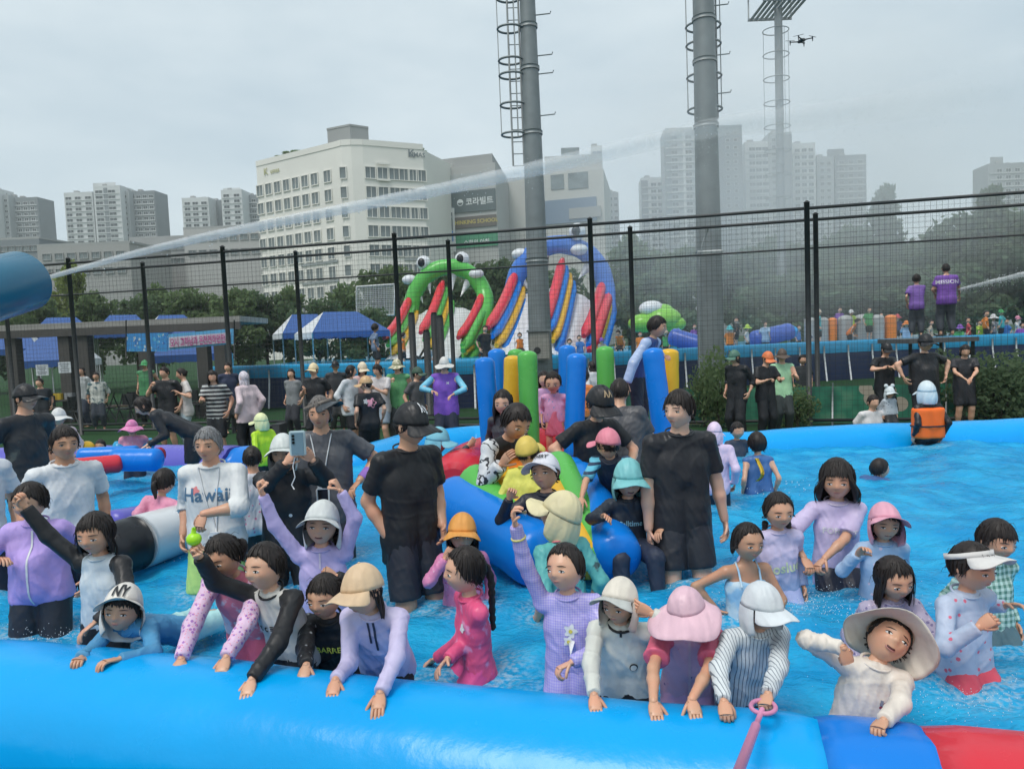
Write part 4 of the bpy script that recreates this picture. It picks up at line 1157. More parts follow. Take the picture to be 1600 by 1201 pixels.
big_slide('croc', 'green crocodile-mouth inflatable slide with eyes, teeth and two white lanes', gb_, gt_, (V_RD, V_GR, V_YE, V_GR), V_GR, arch, [U(662, 411, Dt), U(722, 405, Dt)], [U(640, 437, Dt), U(744, 428, Dt - .3)],
          [(U(650, 448, Dt), A(.35, -.1, -.9)), (U(667, 428, Dt), A(.15, -.1, -1.1)), (U(708, 424, Dt), A(-.1, -.1, -1.1)), (U(733, 437, Dt), A(-.5, -.1, -.9))], (V_GR, V_GR, V_YE), 1.0, LANE)
bb_ = [U(762, 512, 32), U(850, 505, 32), U(912, 525, 32)]
bt_ = [U(806, 425, 38), U(879, 405, 38), U(942, 440, 38)]
arch = [U(800, 470, 38), U(803, 440, 38), U(815, 412, 38), U(835, 392, 38), U(865, 380, 38), U(895, 382, 38), U(925, 398, 38), U(943, 425, 38), U(948, 460, 38), U(948, 500, 37)]
big_slide('blue', 'blue-arched inflatable slide with red, blue and yellow bumpers and white lanes', bb_, bt_, (V_RD, V_BL, V_YE, V_BL), vinyl('vinyl_arch_blue', (.05, .18, .60)), arch, [U(902, 362, 37.5)], [U(813, 397, 38), U(905, 390, 37.6)],
          [(U(812, 432, 38), A(.5, -.1, -.8)), (U(850, 398, 38), A(.1, -.1, -1.3)), (U(920, 415, 38), A(-.6, -.1, -.7))], (V_RD, V_BL, V_RD), 1.15, LANE)
# ------------------------------------------------------------------ things in and beyond the far pool
iw = empty('inflatable_wall', U(1325, 525, 29) * A(1, 1, 0) + A(0, 0, 1.3), 'row of grey and orange inflatable blocks standing in the far pool', 'pool float')
GREYV = vinyl('vinyl_grey', (.36, .37, .37))
for u_, w_, m in ((1266, 18, GREYV), (1285, 18, GREYV), (1301, 13, V_OR), (1322, 24, GREYV), (1348, 26, GREYV), (1371, 20, GREYV), (1392, 17, V_OR)):
    a_ = U(u_, 528, 29); a_[2] = 1.2; b_ = a_ + A(0, 0, 1.15); part(capsule(a_, b_, w_ / 2 * 29 / F_PX, 14), 'column', m, iw)
bf = empty('blue_float', U(1215, 525, 29), 'rolled blue float with pale ends in the far pool', 'pool float')
part(capsule(U(1180, 530, 29), U(1232, 518, 29.5), .36, 16), 'roll', vinyl('vinyl_royal', (.05, .12, .48)), bf)
part(capsule(U(1232, 516, 29.5), U(1240, 520, 29.5), .26, 14), 'end', V_LB, bf)
bs = empty('blue_whale_float', U(1070, 538, 27), 'long royal blue float draped over the far pool rim', 'pool float')
part(capsule(U(1052, 526, 27.5), U(1098, 540, 27), .34, 16), 'roll', vinyl('vinyl_royal', (.05, .12, .48)), bs)
gf = empty('green_float', U(1022, 500, 33), 'bright green inflatable animal with a white back in the far pool', 'pool float')
for u_, v_, r_, m in ((1005, 505, .6, V_GR), (1035, 498, .75, V_GR), (1052, 506, .5, V_GR), (1018, 482, .5, V_WH), (1035, 486, .45, V_GR)):
    g = G(); g.ell(U(u_, v_, 33), (r_ * 1.2, r_, r_ * .75), 0, 14, 10); part(g, 'bulge', m if m is not V_GR else vinyl('vinyl_lime', (.22, .55, .05)), gf)
stg = empty('platform', U(1455, 528, 16.4) * A(1, 1, 0), 'raised black stage deck under the two purple volunteers', 'stage')
zt = 1.75; c_ = U(1455, 528, 16.6); g = G(); g.box((c_[0], c_[1] + .2, zt - .09), (1.6, 1.4, .10)); part(g, 'deck', plain('stage_grey', (.10, .105, .11), .7), stg)
for q in (-1, 1):
    for s_ in (-1, 1): g = G(); g.tube([(c_[0] + q * .72, c_[1] + .2 + s_ * .6, 0), (c_[0] + q * .72, c_[1] + .2 + s_ * .6, zt - .1)], .04, 8); part(g, 'leg', FENM, stg)
# black posts by the green slide and the loudspeaker stack
for k, (u_, vt, vb_, D_) in enumerate(((648, 488, 600, 21), (683, 488, 600, 21), (692, 492, 600, 20.5), (670, 515, 600, 20))):
    p = U(u_, vb_, D_) * A(1, 1, 0); r_ = empty('queue_post', p, ['thick black padded post left of the green slide lanes', 'black padded post at the middle of the green slide', 'black padded post right of the middle one', 'short black padded post between the taller ones'][k], 'post', 'padded posts before the green slide')
    zt_ = zat(u_, vt, D_); g = G(); g.tube([(0, 0, 0), (0, 0, zt_ - .1), (0, 0, zt_)], [.10, .10, .07], 10); g.obj('padding', FENM, r_); g = G(); g.tube([(0, 0, 0), (0, 0, .05)], .22, 12); g.obj('foot', FENM, r_)
sp = empty('loudspeaker', U(418, 660, 13.2) * A(1, 1, 0), 'black loudspeaker cabinets stacked on the turf behind the neon yellow child', 'loudspeaker')
for k, (dx, w_, h_) in enumerate(((-.1, .34, .62), (.22, .16, .66))):
    g = G(); g.box((dx, 0, .02 + h_ / 2), (w_, .4, h_)); g.obj('cabinet', plain('speaker_black', (.03, .032, .034), .7), sp)
    g = G(); g.box((dx, -.205, .02 + h_ / 2), (w_ - .04, .012, h_ - .05)); g.obj('grille', plain('grille_grey', (.06, .063, .065), .6, bump=.6, bscale=300), sp)
cr_ = empty('basket', U(733, 655, 12.6) * A(1, 1, 0), 'green plastic basket of beach toys by the purple vest woman', 'basket')
g = G(); g.tube([(0, 0, .02), (0, 0, .36)], [.26, .32], 18, caps=False); g.tube([(0, 0, .36), (0, 0, .03)], [.305, .25], 18, caps=True); g.obj('tub', plain('plastic_green', (.02, .10, .04), .4), cr_)
for k in range(7):
    g = G(); g.ell((.15 * math.cos(k * 2.1), .12 * math.sin(k * 1.7), .36 + .02 * (k % 3)), .075, 0, 8, 6); g.obj('toy', plain('toy_%d' % (k % 4), [(.5, .3, .1), (.55, .5, .4), (.4, .1, .1), (.3, .35, .2)][k % 4]), cr_)
# ------------------------------------------------------------------ shelter, tents and banners at the left
DKW = plain('dark_wood', (.085, .08, .075), .8)
sh = empty('shelter', (0, 24, 0), 'long flat-roofed dark shelter with thick posts behind the fence at the left', 'shelter')
a_, b_ = U(-40, 522, 23.5), U(398, 503, 23.5); z_ = 3.05
a_[2] = b_[2] = 0
def boxab(a, b, z0, z1, d, name, m, root):
    dd_ = b - a; L = np.linalg.norm(dd_[:2]); ang = math.atan2(dd_[1], dd_[0]); R_ = np.array(Matrix.Rotation(ang, 3, 'Z'))
    g = G(); c = (a + b) / 2; g.box((c[0], c[1], (z0 + z1) / 2), (L, d, z1 - z0), 0, R_); return part(g, name, m, root)
boxab(a_, b_, 2.98, 3.16, 2.6, 'roof', plain('roof_grey', (.32, .31, .29), .8), sh)
boxab(a_ + A(0, -1.28, 0), b_ + A(0, -1.28, 0), 2.74, 2.975, .12, 'fascia', DKW, sh)
for u_ in (30, 112, 141, 235, 325, 352):
    p = U(u_, 640, 22.6); p[2] = 0; g = G(); g.box(p + A(0, 0, 1.37), (.34, .34, 2.74)); part(g, 'post', DKW, sh)
for u0, u1 in ((45, 105), (150, 225), (240, 320)):
    p, q_ = U(u0, 640, 23), U(u1, 640, 23); p[2] = q_[2] = 0
    boxab(p, q_, .40, .46, .5, 'bench', plain('bench_brown', (.12, .09, .06), .7), sh)
    for t in (.1, .9): g = G(); c = lerp(p, q_, t); g.box(c + A(0, 0, .2), (.08, .4, .4)); part(g, 'bench_leg', DKW, sh)
for k, (u_, v_) in enumerate(((66, 578), (101, 574))):
    ro = empty('notice', U(u_, v_, 19.3), ['left white paper notice on the fence under the shelter', 'right white paper notice on the fence under the shelter'][k], 'notice', 'paper notices on the fence')
    g = G(); g.box((0, 0, 0), (.34, .01, .30)); g.obj('sheet', plain('paper', (.62, .65, .68), .7), ro)
    g = G()
    for j in range(5): g.box((0, -.009, .1 - .05 * j), (.26 - .05 * (j % 3), .004, .014))
    g.obj('print', plain('ink', (.12, .13, .15)), ro)
TB_ = plain('canopy_blue', (.03, .095, .30), .6); TW_ = plain('canopy_white', (.60, .62, .64), .6)
def tent(label, u, vtop, D, w_, d_, rz=0):
    c = U(u, vtop, D); zp = c[2]; root = empty('canopy_tent', (c[0], c[1], 0), label, 'tent', 'festival canopy tents', rz)
    ze = zp - .95; h_ = w_ / 2; e = d_ / 2; k = h_ * .45
    R_ = [A(-k, 0, zp), A(k, 0, zp)]; C = [A(-h_, -e, ze), A(h_, -e, ze), A(h_, e, ze), A(-h_, e, ze)]
    def face(vs_, m, nm='roof_panel'):
        vs_ = np.array(vs_); g = G(); n = len(vs_); g.add(np.concatenate([vs_, vs_ - A(0, 0, .03)]), [tuple(range(n)), tuple(range(2 * n - 1, n - 1, -1))] + [(i, n + i, n + (i + 1) % n, (i + 1) % n) for i in range(n)], 0, False); g.obj(nm, m, root)
    face([C[0], C[1], R_[1], R_[0]], TB_); face([C[2], C[3], R_[0], R_[1]], TB_); face([C[3], C[0], R_[0]], TW_); face([C[1], C[2], R_[1]], TW_)
    for i in range(4):
        a, b = C[i], C[(i + 1) % 4]; nrm_ = nrm(np.cross(b - a, A(0, 0, 1))) * .015
        g = G(); g.grid(np.array([[lerp(a, b, t) + nrm_ * s_ - A(0, 0, z) for z in (0.035, .28 + .03 * math.sin(t * 40))] for s_ in (-1, 1) for t in (np.linspace(0, 1, 16) if s_ < 0 else np.linspace(1, 0, 16))]), smooth=False); g.obj('valance', TB_ if i % 2 == 0 else TW_, root)
        g = G(); g.tube([A(a[0], a[1], 0), a - A(0, 0, .04)], .03, 6); g.obj('leg', plain('tent_leg', (.5, .5, .5), .4, .6), root)
tent('blue canopy tent with white gables to the left of the green slide', 532, 487, 33, 3.6, 3.0, .55)
tent('canopy tent with a mostly white end, partly behind the first slide tent', 476, 491, 36, 2.8, 2.6, .5)
tent('canopy tent peeking out beside the blue nozzle', 16, 514, 33, 2.6, 2.6, .4)
tent('low blue canopy tent under the left shelter roof', 88, 526, 29, 2.6, 2.4, .3)
tent('canopy tent with its tip above the left shelter roof', 96, 496, 38, 3.0, 3, .6)
tent('canopy tent tipped blue and white over the middle of the shelter', 192, 492, 38, 2.8, 2.8, .5)
tent('canopy tent over the right half of the shelter roof', 268, 492, 39, 2.8, 2.8, .6)
tent('canopy tent framed just behind the pink lettered banner', 300, 516, 28, 2.8, 2.4, .4)
bb = empty('banner', U(285, 530, 21.5), 'wide blue festival banner with a row of pink lettering on white', 'banner')
b = NB('banner_blue'); vr = b.n('TexVoronoi', Scale=7.0); b.set(vr.inputs['Vector'], b.co())
b.base(b.mix(b.math('LESS_THAN', vr.outputs['Distance'], .32), (.04, .25, .58), b.ramp(b.noise(3.0, 1), [(.35, (.02, .14, .45)), (.45, (.45, .55, .60)), (.55, (.08, .38, .62)), (.68, (.5, .12, .3))], 'CONSTANT'))).p(rough=.6)
o_ = U(285, 530, 21.5); q = lambda u, v, d=21.5: U(u, v, d) - o_
def sheet_(c4, m, nm, root, th=.02):
    c4 = np.array(c4); g = G(); g.add(np.concatenate([c4, c4 + A(0, th, 0)]), [(0, 1, 2, 3), (7, 6, 5, 4), (0, 4, 5, 1), (1, 5, 6, 2), (2, 6, 7, 3), (3, 7, 4, 0)], 0, False); return g.obj(nm, m, root)
sheet_([q(197, 549), q(262, 549), q(262, 520), q(197, 521)], b.m, 'pattern_panel', bb)
sheet_([q(263, 547), q(366, 537), q(366, 513), q(263, 522)], plain('banner_sky', (.10, .36, .62), .6), 'strip', bb)
sheet_([q(264, 543, 21.47), q(360, 535, 21.47), q(360, 519, 21.47), q(264, 527, 21.47)], plain('banner_white', (.55, .52, .60), .6), 'white_band', bb)
pv, pf = text_pts('오시 고하남과 온천천하던만세', .185, bold=.004)
x0, x1 = min(p[0] for p in pv), max(p[0] for p in pv); yc_ = (min(p[1] for p in pv) + max(p[1] for p in pv)) / 2
a_, b_ = q(266, 535.5, 21.43), q(358, 527.5, 21.43); ex_ = (b_ - a_) / (x1 - x0); g = G()
g.add([a_ + ex_ * (p[0] - x0) + A(0, 0, (p[1] - yc_) * 1.55) for p in pv], pf); g.obj('lettering', plain('print_pink', (.48, .06, .26), .6), bb)
for u_ in (197, 366):
    g = G(); g.tube([q(u_, 560), q(u_, 500)], .02, 6); g.obj('pole', FENM, bb)
gn = empty('practice_net', U(588, 462, 44), 'white framed practice net panel behind the crocodile slide', 'net')
q2 = lambda u, v: U(u, v, 44) - U(588, 462, 44)
g = G(); g.tube([q2(557, 492), q2(557, 448), q2(616, 444), q2(616, 492)], .07, 6, closed=True); g.obj('frame', plain('frame_white', (.6, .62, .62)), gn)
g = G()
for k in range(1, 24): t = k / 24; g.tube([lerp(q2(557, 492), q2(616, 492), t), lerp(q2(557, 448), q2(616, 444), t)], .02, 3, caps=False)
for k in range(1, 16): t = k / 16; g.tube([lerp(q2(557, 492), q2(557, 448), t), lerp(q2(616, 492), q2(616, 444), t)], .02, 3, caps=False)
o = g.obj('netting', plain('net_white', (.55, .57, .57)), gn); o['kind'] = 'stuff'
# ------------------------------------------------------------------ water cannon, drone
CANM = plain('cannon_blue', (.004, .13, .23), .26, .0, var=.06)
c0, c1 = U(-170, 496, 1.55), U(36, 439, 1.95)
wc = empty('water_cannon', c0, 'thick blue barrel of a water cannon poking in from the left', 'water cannon')
d_ = nrm(c1 - c0); L_ = np.linalg.norm(c1 - c0)
g = G(); g.tube([(0, 0, 0)] + [d_ * L_ * t for t in (.02, .5, .995, 1.0)] + [d_ * L_, d_ * (L_ - .06)], [.02, .082, .082, .082, .081, .066, .06], 40, caps=True); g.obj('barrel', CANM, wc)
g = G(); g.tube([d_ * (L_ - .07), d_ * (L_ - .005)], [.05, .018], 20); g.obj('nozzle', plain('nozzle_dark', (.02, .05, .08), .3, .4), wc)
DRM = plain('drone_grey', (.05, .055, .06), .5)
dn_ = empty('drone', U(1252, 64, 11.5), 'grey four-rotor camera drone hovering high at the right', 'drone', None, .25)
dn_.scale = (.82,) * 3
g = G(); g.ell((0, 0, 0), (.055, .10, .035), 0, 14, 8); g.ell((0, -.09, -.02), (.03, .03, .028), 0, 10, 6); g.obj('body', DRM, dn_)
for sx in (-1, 1):
    for sy in (-1, 1):
        g = G(); g.tube([(sx * .03, sy * .06, 0), (sx * .16, sy * .13, .012)], [.014, .010], 8); ar_ = g.obj('arm', DRM, dn_)
        g = G(); g.tube([(sx * .16, sy * .13, -.05), (sx * .16, sy * .13, .035)], [.008, .014], 8); g.obj('motor', DRM, ar_)
        g = G(); g.box((sx * .16, sy * .13, .04), (.19, .016, .003), 0, np.array(Matrix.Rotation(sx * .5 + sy * .3, 3, 'Z'))); g.v = [x + (A(sx * .16, sy * .13, .04) - np.mean(g.V(), 0)) for x in g.v]; g.obj('rotor', DRM, ar_)
# clutter under the shelter: black folding chairs and tables
def chair_mesh():
    g = G(); g.box((0, 0, .45), (.44, .42, .04)); s = g.mesh('seat', FENM)
    g = G(); g.box((0, .2, .72), (.44, .04, .34)); b_ = g.mesh('backrest', FENM)
    g = G(); g.tube([(-.2, -.2, 0), (-.2, .2, .9)], .018, 6); l = g.mesh('leg', FENM)
    return s, b_, l
CS, CB, CL = chair_mesh()
for k, (u_, D_, rz_) in enumerate(((40, 21.5, .3), (70, 22, -.5), (125, 21.2, 1.2), (165, 22, 2.6), (195, 21.4, -.2), (215, 22.3, .8), (300, 22, .4), (330, 21.6, -1.0), (352, 22.4, 2.0))):
    p = U(u_, 640, D_); ro = empty('folding_chair', (p[0], p[1], 0), 'black folding chair under the shelter, %s from the left' % ['first', 'second', 'third', 'fourth', 'fifth', 'sixth', 'seventh', 'eighth', 'ninth'][k], 'chair', 'folding chairs under the shelter', rz_)
    linked('seat', CS, ro, (0, 0, 0)); linked('backrest', CB, ro, (0, 0, 0))
    linked('leg', CL, ro, (0, 0, 0)); linked('leg', CL, ro, (.4, 0, 0)); linked('leg', CL, ro, (-0.0, 0, 0), (0, 0, PI)); linked('leg', CL, ro, (-.4, 0, 0), (0, 0, PI))
for k, (u_, D_, w_) in enumerate(((95, 22.5, 1.6), (260, 22.8, 1.8))):
    p = U(u_, 640, D_); ro = empty('table', (p[0], p[1], 0), ['dark table with white boxes under the left half of the shelter', 'dark table with boxes under the right half of the shelter'][k], 'table')
    g = G(); g.box((0, 0, .72), (w_, .7, .05)); g.obj('tabletop', DKW, ro)
    for sx in (-1, 1):
        for sy in (-1, 1): g = G(); g.tube([(sx * (w_ / 2 - .08), sy * .28, 0), (sx * (w_ / 2 - .08), sy * .28, .7)], .022, 6); g.obj('leg', FENM, ro)
    for j in range(4):
        bx = empty('box', (p[0] - w_ * .35 + .3 * j, p[1] - .1 + .08 * (j % 2), .747), '%s small box on the %s dark table' % (['white', 'brown', 'yellow', 'grey'][j], ['left', 'right'][k]), 'box', 'boxes on the tables')
        m_ = plain('box_%d' % j, [(.55, .56, .57), (.3, .2, .1), (.6, .42, .04), (.3, .31, .32)][j], .8)
        g = G(); g.box((0, 0, .10), (.24, .2, .2)); g.obj('carton', m_, bx); g = G(); g.box((0, 0, .203), (.24, .05, .004)); g.obj('tape', plain('tape', (.4, .36, .25)), bx)

wp = empty('toy', U(303, 842, 3.14), 'lime green squeeze toy held up in the raised fist of the grey raglan child', 'toy')
g = G(); g.ell((0, 0, 0), (.034, .03, .03), 0, 12, 8); g.obj('bulb', plain('lime_plastic', (.38, .75, .02), .35), wp)
g = G(); g.tube([(.0, 0, .02), (.005, -.005, .05), (.01, -.01, .055)], [.012, .01, .004], 8); g.obj('spout', plain('lime_plastic', (.38, .75, .02), .35), wp)
# ------------------------------------------------------------------ buildings
GLASS = plain('window_glass', (.17, .20, .205), .15, 0, var=.3, nscale=.4)
GLASSD = plain('window_dark', (.06, .075, .08), .2, 0, var=.3, nscale=.3)
CONC = plain('concrete_grey', (.33, .34, .335), .85, var=.10, nscale=.08)
CREAM = plain('cream_render', (.75, .735, .685), .85, var=.06, nscale=.1)
WMESH = {}
def win_mesh(w_, h_, frame, mull=1, glass=None):
    k = (round(w_, 2), round(h_, 2), frame.name, mull)
    if k not in WMESH:
        g = G(); g.box((0, -.03, 0), (w_ - .1, .06, h_ - .1), 0)
        for q in (-1, 1): g.box((q * w_ / 2, -.09, 0), (.14, .18, h_ + .14), 1); g.box((0, -.088, q * h_ / 2), (w_ - .14, .176, .14), 1)
        for i in range(mull): g.box((w_ * ((i + 1) / (mull + 1) - .5), -.06, 0), (.08, .12, h_ - .14), 1)
        WMESH[k] = g.mesh('window', [glass or GLASS, frame])
    return WMESH[k]
def extrude(root, poly, z0, z1, mat, name='wall', cap=True):
    n = len(poly); L_ = A(*root.location)
    v = [(p[0] - L_[0], p[1] - L_[1], z0 - L_[2]) for p in poly] + [(p[0] - L_[0], p[1] - L_[1], z1 - L_[2]) for p in poly]
    f = [(i, (i + 1) % n, n + (i + 1) % n, n + i) for i in range(n)] + [tuple(range(n, 2 * n)), tuple(range(n - 1, -1, -1))]
    g = G(); g.add(v, f, 0, False); return g.obj(name, mat, root)
def wins(root, p0, p1, z_top, floors, fh, us, w_, h_, frame, mull=1, out=.02, glass=None):
    "windows on the wall from p0 to p1 (left to right as seen), at fractions us"
    p0, p1 = A(p0[0], p0[1], 0), A(p1[0], p1[1], 0); d = p1 - p0; ang = math.atan2(d[1], d[0]); n_ = A(math.sin(ang), -math.cos(ang), 0)
    me = win_mesh(w_, h_, frame, mull, glass); L_ = A(*root.location)
    for k in range(floors):
        for t in us: linked('window', me, root, p0 + d * t + n_ * out + A(0, 0, z_top - fh * k) - L_, (0, 0, ang))
def gp(u, D): p = U(u, 560, D); return (p[0], p[1])
def hz(u, v, D): return U(u, v, D)[2]
def sign(root, p0, p1, z0, z1, mat, out=.12, txt=None, tm=None, size=None, pos=(.5, .5), name='sign_panel'):
    p0, p1 = A(p0[0], p0[1], 0), A(p1[0], p1[1], 0); d = p1 - p0; L = np.linalg.norm(d); x = d / L; n_ = A(x[1], -x[0], 0); L_ = A(*root.location)
    o = None
    if mat is not None:
        g = G(); c = (p0 + p1) / 2 + n_ * out + A(0, 0, (z0 + z1) / 2) - L_; g.box(c, (L, .2, z1 - z0), 0, np.array([[x[0], -x[1], 0], [x[1], x[0], 0], [0, 0, 1]])); o = g.obj(name, mat, root)
    for t_ in ([txt] if isinstance(txt, str) else txt or []):
        s_, sz, px, pz, m_ = t_ if not isinstance(t_, str) else (t_, size, pos[0], pos[1], tm)
        pv, pf = text_pts(s_, sz, bold=sz * .02); g = G(); c = p0 + d * px + n_ * (out + .13) + A(0, 0, z0 + (z1 - z0) * pz) - L_
        g.add([c + x * p[0] + A(0, 0, p[1]) for p in pv], pf, 0, False); g.obj('lettering', m_, o or root)
    return o
TXW = plain('letter_white', (.62, .65, .65)); TXY = plain('letter_yellow', (.50, .42, .12)); TXG = plain('letter_grey', (.22, .25, .26)); TXO = plain('letter_olive', (.42, .42, .22))
# the cream corner building
DL, DC, DR = 137, 125, 130
P = [gp(419, DL), gp(541, DC + 1.2), gp(551, DC + .2), gp(566, DC), gp(584, DC + .4), gp(676, DR), (-6, 152), (-42, 165)]
bd = empty('office_building', (P[3][0], P[3][1], 0), 'big cream corner office building with square windows and a roof garden', 'building')
zt = hz(562, 232, DC)
extrude(bd, P, 0, zt, CREAM)
PI_ = [(A(*p) * .985 + A(*P[3]) * .015) for p in P]
extrude(bd, [A(*p) * .97 + A(-24, 140) * .03 for p in P], zt, zt + .02, CONC, 'roof')
for a_, b_ in zip(P[:6], P[1:6]):
    sign(bd, a_, b_, zt + .003, zt + 1.0, CREAM, .0, name='parapet')
fh = 3.38
zw = hz(545, 274, DC)
wins(bd, P[0], P[1], zw, 9, fh, [.035 + .118 * i for i in range(7)] + [.90], 1.75, 2.1, CREAM, 1)
wins(bd, P[2], P[3], zw, 9, fh, [.05], 1.2, 2.0, CREAM, 0)
wins(bd, P[4], P[5], zw, 9, fh, [.10, .30, .49, .66, .81, .95], 1.85, 2.05, CREAM, 1)
for t_ in (.30,):
    for z_ in (zw + 1.5, zw - 1.35): sign(bd, lerp(A(*P[4]), A(*P[5]), .20), lerp(A(*P[4]), A(*P[5]), .42), z_, z_ + .35, CREAM, .35, name='ledge')
sign(bd, lerp(A(*P[4]), A(*P[5]), .76), lerp(A(*P[4]), A(*P[5]), 1.0), zt - 1.7, zt - .1, None, .02, [('K', 1.9, .14, .5, TXG), ('UMAS', 1.15, .56, .42, TXG)])
sign(bd, lerp(A(*P[0]), A(*P[1]), .10), lerp(A(*P[0]), A(*P[1]), .40), zt - 2.3, zt - .5, None, .02, [('K', 1.7, .10, .5, TXO), ('umas', 1.2, .5, .42, TXO)])
for k in range(4, 9, 1):
    sign(bd, lerp(A(*P[4]), A(*P[5]), .60), lerp(A(*P[4]), A(*P[5]), .99), zw - fh * k - 1.75, zw - fh * k - 1.25, plain('sign_grey', (.30, .33, .33)), .1) if k in (4, 5) else None
    sign(bd, lerp(A(*P[0]), A(*P[1]), .52), lerp(A(*P[0]), A(*P[1]), .97), zw - fh * k - 1.75, zw - fh * k - 1.3, plain('sign_grey', (.30, .33, .33)), .1) if k in (4, 5) else None
pt_ = [gp(531, DC + 4), gp(566, DC + 2), gp(594, DC + 4), gp(590, DC + 12), gp(540, DC + 12)]
extrude(bd, pt_, zt + .03, hz(562, 206, DC + 3), CONC, 'penthouse')
extrude(bd, [A(*p) * 1.0 + (A(*p) - A(-27, 131)) * .02 for p in pt_], hz(562, 206, DC + 3) + .01, hz(562, 203, DC + 3), CONC, 'penthouse_cap')
# the grey building with shop signs
P = [gp(679, 142), gp(786, 138), (2, 165), (-22, 165)]
bd = empty('shop_building', (P[0][0], P[0][1], 0), 'grey commercial block covered with dark shop signs right of the cream building', 'building')
zt = hz(735, 264, 140); extrude(bd, P, 0, zt, plain('shop_grey', (.40, .41, .40), .85, nscale=.1)); extrude(bd, [lerp(A(*p), A(-8, 152), .08) for p in P], zt + .02, zt + 2, CONC, 'roof_box')
W_ = lambda t: lerp(A(*P[0]), A(*P[1]), t)
SGD = plain('sign_slate', (.10, .13, .135), .5); 
sign(bd, W_(.04), W_(.26), hz(700, 310, 140), hz(700, 275, 140), GLASS, .05, name='glazing'); sign(bd, W_(.30), W_(.80), hz(740, 312, 140), hz(740, 276, 140), plain('panel_pale', (.36, .39, .39)), .05, name='glazing')
sign(bd, W_(.30), W_(.99), hz(750, 334, 140), hz(750, 302, 140), SGD, .15, [('◓ 코라빌트', 1.55, .58, .45, TXW)])
sign(bd, W_(.40), W_(.99), hz(750, 358, 140), hz(750, 341, 140), plain('sign_brown', (.12, .11, .10), .5), .15, [('THINKING SCHOOL', 1.05, .48, .5, TXY)])
sign(bd, W_(.40), W_(1.0), hz(750, 388, 140), hz(750, 366, 140), plain('sign_green', (.06, .25, .14), .5), .15, [('수학의 아침', 1.1, .5, .3, TXW)])
sign(bd, W_(.02), W_(.40), hz(700, 395, 140), hz(700, 328, 140), plain('sign_frame', (.55, .57, .56), .5), .3)
sign(bd, W_(.05), W_(.37), hz(700, 362, 140), hz(700, 335, 140), SGD, .5, [('가나다학원어학당', .62, .5, .72, TXW), ('영어 수학 전문', .52, .5, .42, TXW)])
sign(bd, W_(.05), W_(.37), hz(700, 379, 140), hz(700, 363, 140), plain('sign_blue', (.06, .22, .48), .5), .5, [('노스톤', 1.1, .5, .4, TXW)])
# beige block and white tower further right
P = [gp(786, 158), gp(952, 152), (26, 175), (-2, 178)]
bd = empty('beige_building', (P[0][0], P[0][1], 0), 'beige building with a dark glazed corner and blue sign wall behind the blue slide', 'building')
zt = hz(870, 276, 155); extrude(bd, P, 0, zt, plain('beige', (.50, .50, .47), .85, nscale=.1)); W_ = lambda t: lerp(A(*P[0]), A(*P[1]), t)
sign(bd, W_(.52), W_(.64), hz(875, 300, 155), hz(875, 278, 155), GLASS, .05, name='glazing'); sign(bd, W_(.68), W_(.86), hz(915, 300, 155), hz(915, 276, 155), GLASS, .05, name='glazing')
sign(bd, W_(.40), W_(.93), hz(880, 352, 155), hz(880, 316, 155), plain('sign_steel_blue', (.16, .22, .30), .4), .2); sign(bd, W_(.68), W_(.97), hz(900, 346, 155), hz(900, 330, 155), CONC, .4)
extrude(bd, [gp(888, 160), gp(916, 160), gp(916, 168), gp(888, 168)], zt + .01, hz(900, 236, 160), GLASS, 'roof_box')
extrude(bd, [gp(862, 158), gp(950, 157), gp(950, 168), gp(862, 168)], zt + .01, hz(905, 248, 158), plain('beige2', (.44, .45, .44), .85), 'upper_storey')
WHT = plain('apartment_white', (.56, .58, .58), .85, var=.05, nscale=.1); GR1 = plain('apartment_grey', (.33, .355, .365), .85, var=.07, nscale=.1); GR2 = plain('apartment_slate', (.20, .225, .24), .85, var=.07, nscale=.1)
def apart(label, u0, u1, vt, D, mat, cols, vb=400, fh=2.9, w_=1.7, h_=1.5, mull=1, depth=12, cap=None, wall2=None, frame=None):
    "slab of flats seen between columns u0 and u1; cols: fractions of window columns"
    P = [gp(u0, D), gp(u1, D), tuple(A(*gp(u1, D)) + A(depth * .1, depth)), tuple(A(*gp(u0, D)) + A(depth * .1, depth))]
    um = (u0 + u1) / 2; zt = hz(um, vt, D); bd = empty('apartment_block', (P[0][0], P[0][1], 0), label, 'building', 'apartment blocks on the skyline')
    extrude(bd, P, 0, zt, mat)
    extrude(bd, [P[0], P[1], P[2], P[3]], zt + .01, zt + .9, mat, 'parapet')
    if cap: extrude(bd, [gp(cap[0], D + 3), gp(cap[1], D + 3), gp(cap[1], D + 9), gp(cap[0], D + 9)], zt + .92, hz((cap[0] + cap[1]) / 2, cap[2], D + 3), mat, 'roof_box')
    n = max(1, int((zt - hz(um, vb, D)) / fh))
    wins(bd, P[0], P[1], zt - 2.2, n, fh, cols, w_, h_, frame or WHT, mull, .03, GLASSD)
    if wall2:
        for (a, b, m_) in wall2: sign(bd, lerp(A(*P[0]), A(*P[1]), a), lerp(A(*P[0]), A(*P[1]), b), hz(um, vb + 60, D), zt - .3, m_, .12, name='facade_strip')
    if w_ > 2.1 or len(cols) > 3:
        for k in range(n):
            sign(bd, lerp(A(*P[0]), A(*P[1]), .04), lerp(A(*P[0]), A(*P[1]), .96), zt - 2.2 - fh * k - 1.32, zt - 2.2 - fh * k - .95, frame or WHT, .28, name='balcony_ledge')
    for k in range(2):
        g = G(); c_ = lerp(A(*P[0]), A(*P[2]), .3 + .3 * k) - A(*P[0]); g.box((c_[0], c_[1], zt + 1.6), (2.2, 2.2, 1.5)); g.obj('roof_tank', CONC, bd)
    return bd
